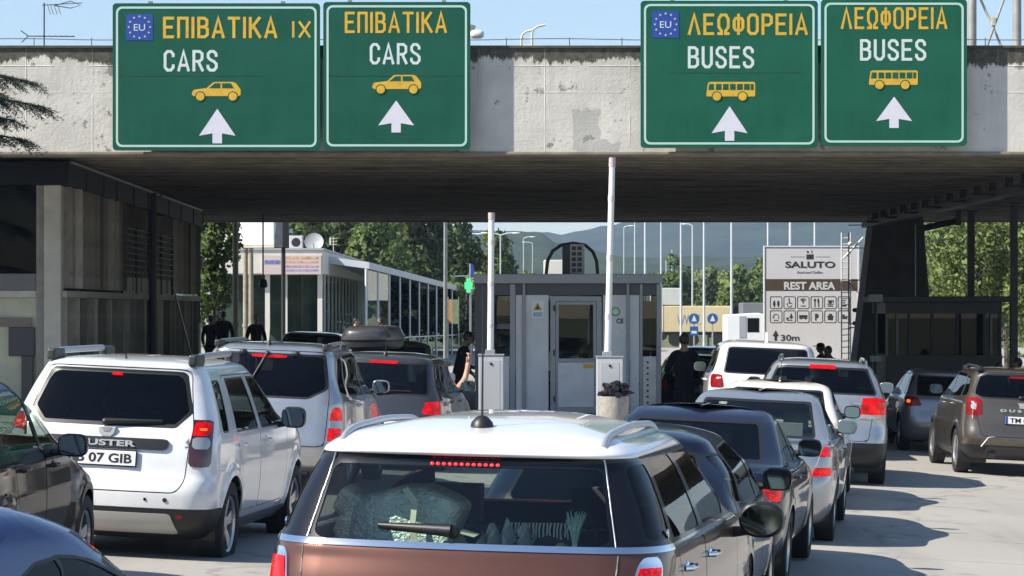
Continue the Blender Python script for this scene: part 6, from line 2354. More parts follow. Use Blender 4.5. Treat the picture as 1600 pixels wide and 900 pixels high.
# the far woods: one mass nobody could count
fw = bpy.data.objects.new('far_woods', None)
bpy.data.objects.remove(fw)
P0 = []
for x0, x1, d0, d1, nn in ((-60, 140, 330, 700, 260),):
    for i in range(nn):
        P0.append((rng.uniform(x0, x1), rng.uniform(d0, d1)))
pp, ff = [], []
for (x, d) in P0:
    hh = rng.uniform(3, 7)
    n_ = 60
    q = nprng.normal(size=(n_, 3))
    q /= np.linalg.norm(q, axis=1, keepdims=True)
    p = q * np.array([hh * .55, hh * .4, hh * .5]) * nprng.uniform(.5, 1, (n_, 1)) + np.array([x, d, gz(x, d) + hh * .5])
    a = nprng.normal(size=(n_, 3))
    b = np.cross(a, nprng.normal(size=(n_, 3)))
    a *= .9 / np.linalg.norm(a, axis=1, keepdims=True)
    b *= .6 / np.linalg.norm(b, axis=1, keepdims=True)
    v = np.stack([p - a, p - b, p + a, p + b], 1).reshape(-1, 3)
    n0 = len(pp)
    pp += v.tolist()
    ff += (np.arange(4 * n_).reshape(-1, 4) + n0).tolist()
me = bpy.data.meshes.new('far_woods')
me.from_pydata(pp, [], ff)
me.materials.append(L_MID)
o = bpy.data.objects.new('far_woods', me)
COL.objects.link(o)
tag(o, 'far belt of woodland in front of the blue hills', 'woodland', kind='stuff')

# cedar at the left edge: only the ends of its boughs reach the frame
ced = empty('cedar_tree', (tpx(-250, 42), 42, gz(-10, 42)), 0, 'dark cedar whose layered boughs enter at the left edge in front of the canopy', 'tree')
MB().tube([(0, 0, 0), (.02, 0, 4), (0, 0, 9)], [.22, .16, .04], 10).build('trunk', M_BARK, ced, True)


def bough(p0, p1, nt, w_, droop):
    p0, p1 = Vector(p0), Vector(p1)
    ax = (p1 - p0)
    ln_ = ax.length
    side = ax.cross(Vector((0, 0, 1))).normalized()
    path = [p0.lerp(p1, t) + Vector((0, 0, .25 * math.sin(t * 3.0) * ln_ * .16)) for t in lin(0, 1, 8)]
    MB().tube(path, [.045 * (1 - i / 9) + .006 for i in range(9)], 6).build('branch', M_BARK, ced, True)
    mb = MB()
    for i in range(nt):
        t = rng.uniform(.12, 1.0)
        j = min(int(t * 8), 7)
        b0 = path[j].lerp(path[j + 1], t * 8 - j)
        sd = rng.choice((-1, 1))
        l_ = w_ * (1.1 - .75 * t) * rng.uniform(.5, 1.1)
        tipd = (ax.normalized() * rng.uniform(.45, 1.0) + side * sd * rng.uniform(.2, 1.0) + Vector((0, 0, -droop * rng.uniform(.2, 1)))).normalized()
        for k_ in range(9):
            u = k_ / 8
            c_ = b0 + tipd * l_ * u + Vector((0, 0, -droop * .25 * u * u * l_))
            for q_ in range(3):
                d_ = (tipd * .7 + Vector((rng.uniform(-1, 1), rng.uniform(-1, 1), rng.uniform(-.5, .9))) * .8).normalized()
                e_ = d_.orthogonal().normalized() * .007
                tp = c_ + d_ * rng.uniform(.05, .10)
                mb.add([c_ - e_, c_ + e_, tp], [(0, 1, 2)])
    mb.build('needle_spray', L_CEDAR, ced)


cz0 = ced.location.z
for (x, y, zt0, wv) in ((66, 168, .25, 1.0), (46, 128, .28, .9), (44, 222, .2, 1.0), (20, 190, .2, 1.0), (10, 150, .25, .9)):
    e = px(x, y, 42) - ced.location
    bough((0, 0, e.z + zt0), (e.x, rng.uniform(-.3, .3), e.z), 150, wv, .5)
for i in range(44):
    a = rng.uniform(0, 6.28)
    z_ = rng.uniform(2.2, 8.8)
    l_ = (9.4 - z_) * .33 + .3
    if math.cos(a) > .55:
        continue
    bough((0, 0, z_), (l_ * math.cos(a), l_ * math.sin(a), z_ - .25), 60, .9, .5)

# ------------------------------------------------------------------ hills
def hill(name, tab, d, depth, m, seed, rough):
    r2 = random.Random(seed)
    X0, X1 = tab[0][0], tab[-1][0]
    n = 130
    xs_ = [X0 + (X1 - X0) * i / n for i in range(n + 1)]
    ph = [r2.uniform(0, 6.28) for _ in range(12)]
    def rid(x):
        for (a, ya), (b, yb) in zip(tab, tab[1:]):
            if a <= x <= b:
                t = (x - a) / (b - a)
                t = t * t * (3 - 2 * t)
                y_ = ya + (yb - ya) * t
                break
        return hpx(y_, d)
    def f(x, v):
        nz = sum(math.sin(x * .02 * (i + 1) * 1.7 + ph[i] + v * (3 + i)) / (i + 1) for i in range(8))
        return nz
    rows_ = []
    m_ = 26
    vs = []
    for j in range(m_ + 1):
        t = j / m_
        for x in xs_:
            h0 = rid(x)
            prof = math.sin(min(1, t / .65) * math.pi / 2) ** 1.3 if t < .65 else math.cos((t - .65) / .35 * math.pi / 2)
            yy = d - depth + depth * t / .65 if t < .65 else d + depth * (t - .65) * 1.5
            vs.append((tpx(x, d), yy, -1.5 + (h0 + 1.5) * prof + f(x, t * 4) * rough * prof))
    fs = [(j * (n + 1) + i, j * (n + 1) + i + 1, (j + 1) * (n + 1) + i + 1, (j + 1) * (n + 1) + i) for j in range(m_) for i in range(n)]
    me = bpy.data.meshes.new(name)
    me.from_pydata(vs, [], fs)
    me.polygons.foreach_set('use_smooth', [True] * len(fs))
    me.materials.append(m)
    o = bpy.data.objects.new(name, me)
    COL.objects.link(o)
    o['kind'] = 'structure'


def hillmat(name, a, b, s1):
    q = NT(name, .95)
    q.b.inputs['Specular IOR Level'].default_value = .1
    f_ = q.rng(q.noise(s1, 8, .7), .38, .62)
    return q.done(q.mix(f_, a, b), q.noise(s1 * 3, 8, .75), 1.0, 25)


hill('hills', [(-300, 350), (300, 345), (600, 350), (760, 366), (842, 364), (870, 372), (907, 364), (944, 358), (990, 339), (1060, 318), (1200, 300), (1400, 290), (1700, 310), (2200, 330)], 3000, 1300, hillmat('wooded_hill', (.035, .055, .020), (.075, .10, .036), .012), 3, 1.6)
hill('hill', [(500, 420), (700, 372), (790, 362), (842, 363), (872, 384), (960, 402), (1100, 405), (1300, 392), (1500, 372), (1900, 360)], 1500, 500, hillmat('nearer_wooded_hill', (.05, .08, .025), (.10, .135, .045), .02), 8, .8)

# ------------------------------------------------------------------ cafe and its lean-to
ca = empty('cafe_building', (tpx(505, 105), 105, gz(-7.2, 105)), 0, 'white flat roofed glazed cafe with a pinkish sign board on its fascia', 'building')
zc = ca.location.z
FT, FB = hpx(391, 105) - zc, hpx(428, 105) - zc
M_CW = mat('cafe_white', (.62, .60, .54), .7, noise=.08, nscale=2)
MB().span(-4.6, 0, -.4, 34, FB, FT).build('fascia', M_CW, ca, bevel=.02)
MB().span(-4.65, .05, -.45, 34.05, FT, FT + .07).build('roof_edge', mat('roof_edge_grey', (.40, .40, .40), .6), ca)
MB().span(-4.5, -.15, 3.0, 33.8, 0, FB - .002).build('rear_wall', mat('cafe_inner', (.30, .34, .32), .8, noise=.5, nscale=1.0, dirt=(.10, .13, .11)), ca)
for x_ in (-4.4, -2.12, -1.45, -.12):
    MB().span(x_ - .09, x_ + .09, -.1, .1, 0, FB - .002).build('pillar', M_CW, ca)
gpan = glassmat('cafe_glass', (.42, .50, .47))
for x0, x1 in ((-4.3, -2.22), (-2.02, -1.55), (-1.35, -.22)):
    w0 = MB().span(x0, x1, -.02, .0, .25, FB - .05).build('window', gpan, ca)
    MB().span(x0, x1, -.04, .03, .0, .25).build('sill', M_CW, w0)
for i in range(14):
    y0 = .3 + i * 2.3
    w0 = MB().span(-.14, -.12, y0, y0 + 2.1, .25, FB - .05).build('window', gpan, ca)
    MB().span(-.18, -.08, y0 + 2.1, y0 + 2.28, 0, FB - .002).build('mullion', M_CW, w0)
sb = MB().span(-2.3, -.04, -.47, -.41, hpx(429, 105) - zc, hpx(399, 105) - zc).build('sign_board', mat('sign_pinkish', (.56, .47, .44), .6), ca, bevel=.01)
for i, (x0, x1, y0, y1, cc) in enumerate(((-2.2, -1.6, 407, 413, (.16, .18, .40)), (-1.4, -.15, 401.5, 405, (.60, .33, .20)), (-1.4, -.15, 408, 411, (.60, .36, .25)), (-1.4, -.15, 415, 418, (.42, .30, .42)), (-1.4, -.15, 421, 424, (.35, .28, .42)))):
    MB().span(x0, x1, -.476, -.469, hpx(y1, 105) - zc, hpx(y0, 105) - zc).build('faded_print', mat('faded_print_%d' % i, cc, .6, noise=.5, nscale=9), sb)
MB().span(-4.6, -3.2, 3, 9, FT + .07, FT + .9).build('rear_block', M_CW, ca)
ac2 = empty('air_conditioner', (tpx(463, 108), 108, zc + FT + .07), 0, 'pale air conditioner box on the cafe roof', 'air conditioner')
MB().span(-.26, .26, -.2, .2, .05, .56).build('housing', mat('ac_pale', (.55, .56, .57), .5), ac2, bevel=.02)
MB().lathe([(.16, -.21), (.18, -.2)], c=(0, 0, .3), axis='y', n=16).build('fan_grille', M_DARKST, ac2)
MB().span(-.2, .2, -.15, .15, 0, .05).build('feet', M_DARKST, ac2)
di = empty('satellite_dish', (tpx(491, 107), 107, zc + FT + .07), 0, 'round grey satellite dish on the cafe roof', 'satellite dish')
mb = MB()
mb.lathe([(.001, 0), (.18, .012), (.30, .05), (.37, .10), (.365, .105), (.29, .06), (.001, .02)], n=28)
mb.v = [Matrix.Rotation(R(68), 3, 'X') @ Vector(v) + Vector((0, 0, .26)) for v in mb.v]
mb.build('reflector', mat('dish_grey', (.34, .36, .38), .5), di, True)
MB().cyl((0, .1, 0), (0, .02, .28), .03).build('stand', M_DARKST, di)
MB().tube([(0, -.02, .0), (0, -.42, .22)], .012, 6).build('feed_arm', M_DARKST, di)
an2 = empty('tv_antenna', (tpx(521, 112), 112, zc + FT + .07), 0, 'small yellowish antenna on the cafe roof beside the dish', 'antenna')
MB().cyl((0, 0, 0), (0, 0, .62), .015, n=8).build('mast', M_CREAM, an2)
for z_ in (.3, .42, .54):
    MB().cyl((-.14, 0, z_), (.14, 0, z_ + .02), .014, n=6).build('element', M_CREAM, an2)
MB().span(-.16, -.10, -.03, .03, .3, .6).build('reflector', M_CREAM, an2)

A, B = Vector((tpx(572, 108), 108)), Vector((tpx(738, 150), 150))
lt = empty('glazed_lean_to', (A.x, A.y, gz(A.x, A.y)), 0, 'long glazed lean-to with a sloping pale roof edge running away from the cafe', 'lean-to')
zl = lt.location.z
dv = B - A
nn_ = 12
zA, zB = hpx(420, 108) - zl, hpx(461, 150) - zl
zg_ = lambda t: gz(A.x + dv.x * t, A.y + dv.y * t) - zl
q0, q1 = Vector((0, 0, zA)), Vector((dv.x, dv.y, zB))
mb = MB()
up_ = Vector((0, 0, .26))
bk_ = Vector((-4.0, .6, .55))
off_ = Vector((.12, -.02, 0))
mb.add([q0 + off_, q1 + off_, q1 + off_ + up_, q0 + off_ + up_, q0 + bk_, q1 + bk_, q1 + bk_ + up_, q0 + bk_ + up_], [(0, 1, 2, 3), (4, 7, 6, 5), (3, 2, 6, 7), (0, 4, 5, 1), (0, 3, 7, 4), (1, 5, 6, 2)])
mb.build('roof', mat('pale_polycarbonate', (.50, .52, .56), .4, noise=.1, nscale=2), lt)
gp2 = glassmat('lean_to_glass', (.55, .64, .60))
mb = MB().add([(q0 + bk_ * .9).xy.to_3d() + Vector((0, 0, -.4)), (q1 + bk_ * .9).xy.to_3d() + Vector((0, 0, -.4)), (q1 + bk_ * .9), (q0 + bk_ * .9)], [(0, 1, 2, 3)])
mb.build('back_wall', mat('lean_to_back_wall', (.34, .40, .35), .8, noise=.5, nscale=.8, dirt=(.12, .18, .10)), lt)
for i in range(nn_):
    t0, t1 = i / nn_, (i + 1) / nn_
    a0, a1 = dv * t0, dv * t1
    za, zb_ = zA + (zB - zA) * t0, zA + (zB - zA) * t1
    MB().cyl((a0.x, a0.y, zg_(t0)), (a0.x, a0.y, za), .05, n=8).build('post', M_WHITEP, lt)
    mb = MB().add([(a0.x, a0.y, zg_(t0)), (a1.x, a1.y, zg_(t1)), (a1.x, a1.y, zb_), (a0.x, a0.y, za)], [(0, 1, 2, 3)])
    mb.build('glass_panel', gp2, lt)
MB().cyl((0, 0, .95), (dv.x, dv.y, .75), .03, n=6).build('hand_rail', M_WHITEP, lt)
MB().cyl((dv.x, dv.y, zg_(1)), (dv.x, dv.y, zB), .05, n=8).build('post', M_WHITEP, lt)

# signs right of the lean-to
ph = empty('pharmacy_sign', (tpx(735, 120), 120, gz(-1.8, 120)), 0, 'post with a lit green pharmacy cross and a blue panel left of the shorter barrier', 'sign')
zz = lambda y_: hpx(y_, 120) - ph.location.z
k12 = 120 / F
MB().cyl((0, 0, 0), (0, 0, zz(412)), .05, n=10).build('post', M_STEEL, ph)
MB().cyl((-26 * k12, 0, zz(432)), (4 * k12, 0, zz(431)), .03, n=8).build('arm', M_STEEL, ph)
g_ = mat('green_cross_light', (.05, .45, .15), .4, emit=(.05, .75, .22), estr=.7)
cr_ = MB()
for a, b, c_, d_ in ((-9, 3, 441, 451), (-6, 0, 435, 457)):
    cr_.span(a * k12, b * k12, -.08 if a == -9 else -.079, .08 if a == -9 else .079, zz(d_), zz(c_))
cr_.build('green_cross', g_, ph)
MB().prism([(0, zz(432)), (6 * k12, zz(434)), (5 * k12, zz(414)), (2 * k12, zz(412))], -.05, .05).build('blue_panel', M_EUBLUE, ph)
bn = empty('banner', (tpx(705, 118), 118, gz(-2.6, 118)), 0, 'upright orange and green banner in front of the lean-to', 'banner')
zz = lambda y_: hpx(y_, 118) - bn.location.z
MB().span(-.11, .06, -.02, .02, zz(506), zz(468)).build('orange_field', mat('banner_orange', (.50, .26, .10), .7, noise=.2), bn)
MB().span(.062, .30, -.02, .02, zz(506), zz(468)).build('green_field', mat('banner_green', (.20, .26, .14), .7, noise=.2), bn)
for x_ in (-.13, .32):
    MB().cyl((x_, 0, 0), (x_, 0, zz(464)), .02, n=8).build('stake', M_STEEL, bn)

# ------------------------------------------------------------------ posts and boards behind the office block
bbd = empty('billboard', (tpx(401, 92), 92, gz(-7.8, 92)), R(-14), 'blank white billboard on two tan posts under the canopy edge', 'billboard')
zz = lambda y_: hpx(y_, 92) - bbd.location.z
k84 = 92 / F
M_TAN = mat('tan_post', (.30, .27, .20), .7, noise=.25, nscale=5)
MB().span(-29 * k84, 29 * k84, -.06, .06, zz(383), zz(318)).build('panel', mat('billboard_white', (.85, .87, .90), .5), bbd, bevel=.01)
MB().span(-30 * k84, 30 * k84, -.08, -.062, zz(387), zz(383.5)).build('sill', M_CREAM, bbd)
for x_ in (-20, -11):
    MB().cyl((x_ * k84, .1, 0), (x_ * k84, .1, zz(380)), .085, .08, 12).build('post', M_TAN, bbd, True)
    MB().cyl((x_ * k84, .1, zz(511)), (x_ * k84, .1, zz(506)), .105, n=12).build('collar', M_TAN, bbd, True)
tp = empty('tall_post', (tpx(368, 83), 83, gz(-8.3, 83)), 0, 'tallest tan post, left of the blank billboard', 'post')
MB().cyl((0, 0, 0), (0, 0, 5.2), .095, .085, 12).build('shaft', M_TAN, tp, True)
zq = hpx(508, 83) - tp.location.z
MB().cyl((0, 0, zq - .06), (0, 0, zq + .06), .115, n=12).build('collar', M_TAN, tp, True)
dk = empty('advert_pylon', (tpx(442, 90), 90, gz(-7.4, 90)), 0, 'dark panelled pylon between the blank billboard and the cafe roof', 'pylon')
zz = lambda y_: hpx(y_, 90) - dk.location.z
MB().span(-.22, .0, -.1, .1, zz(386), zz(322)).build('grey_panel', mat('pylon_grey', (.10, .11, .13), .5, noise=.3, nscale=6), dk)
MB().span(.002, .20, -.1, .1, zz(386), zz(322)).build('dark_panel', M_DARKST, dk)
MB().cyl((0, .2, 0), (0, .2, zz(380)), .07, n=10).build('post', M_DARKST, dk)
pl_ = empty('pendant_lamp', (tpx(411, 76), 76, zb), 0, 'dark pendant lamp on a long rod hanging from the canopy', 'lamp')
MB().cyl((0, 0, .02), (0, 0, hpx(440, 76) - zb), .022, n=8).build('rod', M_DARKST, pl_)
MB().lathe([(.001, .0), (.10, -.02), (.13, -.18), (.10, -.24), (.001, -.24)], c=(0, 0, hpx(436, 76) - zb), n=14).build('shade', M_DARKST, pl_, True)
la = empty('lantern_post', (tpx(311, 77), 77, gz(-8.7, 77)), 0, 'lamp post with a tan bowl lantern and white rim beside the office block', 'lamp post')
zz = lambda y_: hpx(y_, 77) - la.location.z
MB().cyl((0, 0, 0), (0, 0, zz(420)), .035, n=10).build('pole', M_DARKST, la, True)
MB().lathe([(.05, zz(422)), (.08, zz(421)), (.13, zz(407)), (.001, zz(407))], n=18).build('bowl', mat('lantern_tan', (.50, .36, .18), .5), la, True)
MB().lathe([(.15, zz(407)), (.17, zz(405)), (.10, zz(402.5)), (.001, zz(402))], n=18).build('rim', M_WHITEP, la, True)
MB().cyl((0.0, 0, 0), (0, 0, zz(505)), .06, n=10).build('base', M_STEEL, la, True)


M_POLE = mat('pole_pale_grey', (.50, .53, .57), .5, noise=.08, nscale=2)


def lamp_post(x, d, ytop, r_, label, arm=None, yl=None, m=None, group='tall poles in the lorry park', name='lamp_post', base=False):
    X = tpx(x, d)
    z = gz(X, d)
    p_ = empty(name, (X, d, z), 0, label, 'pole', group)
    top = hpx(ytop, d) - z
    MB().cyl((0, 0, 0), (0, 0, top), r_ * .85, r_ * .55, 10).build('pole', m or M_POLE, p_, True)
    if base:
        MB().box((0, 0, .06), (.5, .5, .12)).build('base_plate', M_KERB, p_, bevel=.02)
        MB().cyl((0, 0, .12), (0, 0, .5), r_ * 1.35, r_ * 1.1, 12).build('sleeve', m or M_WHITEP, p_, True)
    if arm:
        sd, ln_ = arm
        for q in ([sd] if sd else [-1, 1]):
            MB().tube([(0, 0, top - .02), (q * ln_ * .5, 0, top + .10), (q * ln_, 0, top + .12)], r_ * .5, 8).build('arm', m or M_WHITEP, p_, True)
            MB().ball((q * (ln_ + .18), 0, top + .10), (.26, .10, .07), 12, 6, .8).build('lamp_head', mat('lamp_head_pale', (.62, .62, .60), .4), p_, True)


lamp_post(696, 86, 200, .085, 'tall galvanised pole with a flared foot beside the lean-to', m=M_STEEL, group=None, base=True)
far = [(992, 190, 345, 'tall white pole close left of the taller barrier arm, right of the sky gap', None), (1008, 150, 250, 'tall white pole just left of the booth right corner', None), (1033, 170, 250, 'tall white pole above the right corner of the booth', None),
       (1064, 160, 250, 'thick white pole left of the single arm lamp', None), (1082, 175, 353, 'lamp post with one curved arm among the white poles', (-1, .35)),
       (1100, 150, 250, 'tall white pole right of the single arm lamp', None), (1143, 140, 250, 'tall white pole left of the rest area board', None),
       (1200, 150, 250, 'tall white pole over the left end of the rest area board', None), (1235, 130, 250, 'thickest white pole over the logo of the rest area board', None),
       (1273, 150, 250, 'tall white pole over the right half of the rest area board', None), (1041, 230, 405, 'short far pole beside the single arm lamp', None), (1050, 240, 390, 'short far pole behind the white poles', None)]
for x, d, yt, lab, arm in far:
    lamp_post(x, d, yt, .085 if x != 1235 else .11, lab, arm)
for x, d, yt, lab, arm in ((782, 170, 367, 'twin arm lamp post in front of the wood', (0, .8)), (726, 200, 368, 'single arm lamp post right of the galvanised pole', (1, .9)),
                           (975, 230, 355, 'lamp post with one arm right beside the taller barrier arm', (1, .5)), (818, 260, 372, 'far lamp post in the sky gap', (1, .7)), (832, 300, 380, 'farthest lamp post in the sky gap', (-1, .7))):
    lamp_post(x, d, yt, .07, lab, arm, group='far lamp posts')

# ------------------------------------------------------------------ lorries and small signs in the distance
def trailer(x0, x1, y0, y1, d, col, label, txt=None, wheels=True, deep=2.5):
    c_ = tpx((x0 + x1) / 2, d)
    zg = gz(c_, d)
    r_ = empty('lorry_trailer', (c_, d, zg), 0, label, 'trailer')
    w_ = (x1 - x0) * d / F
    z1_, z0_ = hpx(y0, d) - zg, hpx(y1, d) - zg
    MB().span(-w_ / 2, w_ / 2, 0, deep, z0_, z1_).build('box_body', mat(label[:18].replace(' ', '_'), col, .55, noise=.1, nscale=1), r_, bevel=.04)
    if wheels:
        MB().span(-w_ / 2, w_ / 2, .2, deep - .2, z0_ - .18, z0_ - .002).build('chassis', M_DARKST, r_)
        for fx in (-.32, -.08, .3):
            MB().cyl((fx * w_, .05, .42), (fx * w_, .4, .42), .42, n=18).build('wheel', M_RUBBER, r_, True)
        MB().cyl((w_ * .15, .1, 0), (w_ * .15, .1, z0_ - .18), .06, n=8).build('landing_leg', M_DARKST, r_)
    if txt:
        text('lettering', txt, .62, mat('trailer_print', (.22, .24, .36), .6), r_, (-w_ * .30, -.006, (z0_ + z1_) / 2 - .34), width=w_ * .34, bold=.01)
    return r_


trailer(1036, 1145, 478, 519, 170, (.66, .55, .33), 'yellow trailer with faded lettering behind the blue round signs', 'WWW.')
trailer(1012, 1064, 450, 477, 200, (.62, .62, .60), 'white trailer above and behind the yellow trailer', deep=2.2)
trailer(1160, 1200, 473, 512, 150, (.16, .17, .19), 'dark grey trailer just left of the rest area board')
trailer(850, 906, 406, 470, 150, (.60, .58, .52), 'pale trailer top showing behind the hoop on the booth roof')
tk = empty('lorry_cab', (tpx(1166, 118), 118, gz(10, 118)), 0, 'white lorry cab with open window left of the rest area board', 'lorry')
zz = lambda y_: hpx(y_, 118) - tk.location.z
MB().prism([(-.85, zz(530) - .5), (.85, zz(530) - .5), (.85, zz(492)), (.55, zz(489)), (-.85, zz(492))], 0, 2.2).build('cab_body', M_WHITEP, tk, bevel=.05)
MB().span(.05, .55, -.012, .002, zz(519), zz(497)).build('window', G_DARK, tk)
MB().span(-.30, .0, -.02, .002, zz(528), zz(494)).build('side_panel', mat('lorry_grey_panel', (.33, .33, .36), .5), tk, bevel=.01)
for x_ in (-.7, .7):
    MB().cyl((x_ - .15, .3, .5), (x_ + .15, .3, .5), .5, n=18).build('wheel', M_RUBBER, tk, True)
for x, lab, sq in ((1084.5, 'round blue arrow sign over a small blue square sign', True), (1113.5, 'second round blue sign, right of the one with the square plate', False)):
    d = 105
    p_ = empty('road_sign', (tpx(x, d), d, gz(7, d)), 0, lab, 'road sign', 'round blue signs')
    zz = lambda y_: hpx(y_, d) - p_.location.z
    MB().cyl((0, .03, 0), (0, .03, zz(490)), .03, n=8).build('post', M_STEEL, p_)
    blu = mat('road_sign_blue', (.02, .09, .27), .45)
    MB().lathe([(.001, -.01), (.205, -.01), (.205, .01), (.001, .01)], c=(0, 0, zz(498)), axis='y', n=28).build('disc', blu, p_)
    MB().prism([(-.10, zz(502)), (.10, zz(502)), (0, zz(492))], -.018, -.011).build('white_mark', M_SWHITE, p_)
    if sq:
        MB().span(-.16, .16, -.01, .01, zz(524), zz(510)).build('square_plate', blu, p_)
        MB().span(-.10, .10, -.016, -.011, zz(521), zz(517)).build('plate_mark', M_SWHITE, p_)

# the wood behind the photographer, there for what panes and paint mirror
for x, d, h, r_, m, lab in ((-38, -36, 12, (5, 4, 5), L_MID, 'broad tree farthest left behind the viewpoint'), (-26, -34, 11, (4.5, 4, 4.6), L_DARK, 'dark tree far left behind the viewpoint'), (-15, -40, 12, (5, 4, 5), L_MID, 'broad tree left behind the viewpoint'), (-5, -36, 10, (4.6, 4, 4.4), L_DARK, 'dark tree behind the viewpoint'),
                            (5, -42, 12, (5, 4, 5), L_MID, 'broad tree straight behind the viewpoint'), (15, -36, 11, (4.8, 4, 4.6), L_DARK, 'dark tree right behind the viewpoint'), (26, -40, 12, (5, 4, 5), L_MID, 'broad tree far right behind the viewpoint')):
    tree(lab, x, d, h, r_, m, 1500, .5, group='trees behind the viewpoint')
# ------------------------------------------------------------------ people
def skinned(name, nodes, edges, m, parent, sub=2):
    names = list(nodes)
    me = bpy.data.meshes.new(name)
    me.from_pydata([nodes[n][0] for n in names], [(names.index(a), names.index(b)) for a, b in edges], [])
    o = bpy.data.objects.new(name, me)
    COL.objects.link(o)
    sk = o.modifiers.new('skin', 'SKIN')
    sk.use_smooth_shade = True
    me.skin_vertices.new() if not me.skin_vertices else None
    for i, n in enumerate(names):
        r_ = nodes[n][1]
        r_ = r_ if isinstance(r_, tuple) else (r_, r_)
        me.skin_vertices[0].data[i].radius = r_
        me.skin_vertices[0].data[i].use_root = (i == 0)
    ss = o.modifiers.new('sub', 'SUBSURF')
    ss.levels = ss.render_levels = sub
    dg = bpy.context.evaluated_depsgraph_get()
    m2 = bpy.data.meshes.new_from_object(o.evaluated_get(dg))
    bpy.data.objects.remove(o)
    m2.name = name
    m2.materials.clear()
    m2.materials.append(m)
    m2.polygons.foreach_set('use_smooth', [True] * len(m2.polygons))
    q = bpy.data.objects.new(name, m2)
    COL.objects.link(q)
    q.parent = parent
    return q


SKIN = mat('skin', (.42, .25, .17), .55, noise=.08, nscale=20)
SKIN_D = mat('tanned_skin', (.26, .15, .10), .55, noise=.08, nscale=20)
HAIR = mat('dark_hair', (.012, .010, .009), .6, noise=.3, nscale=40)


def cloth(name, c):
    return mat(name, c, .9, noise=.18, nscale=9, spec=.12)


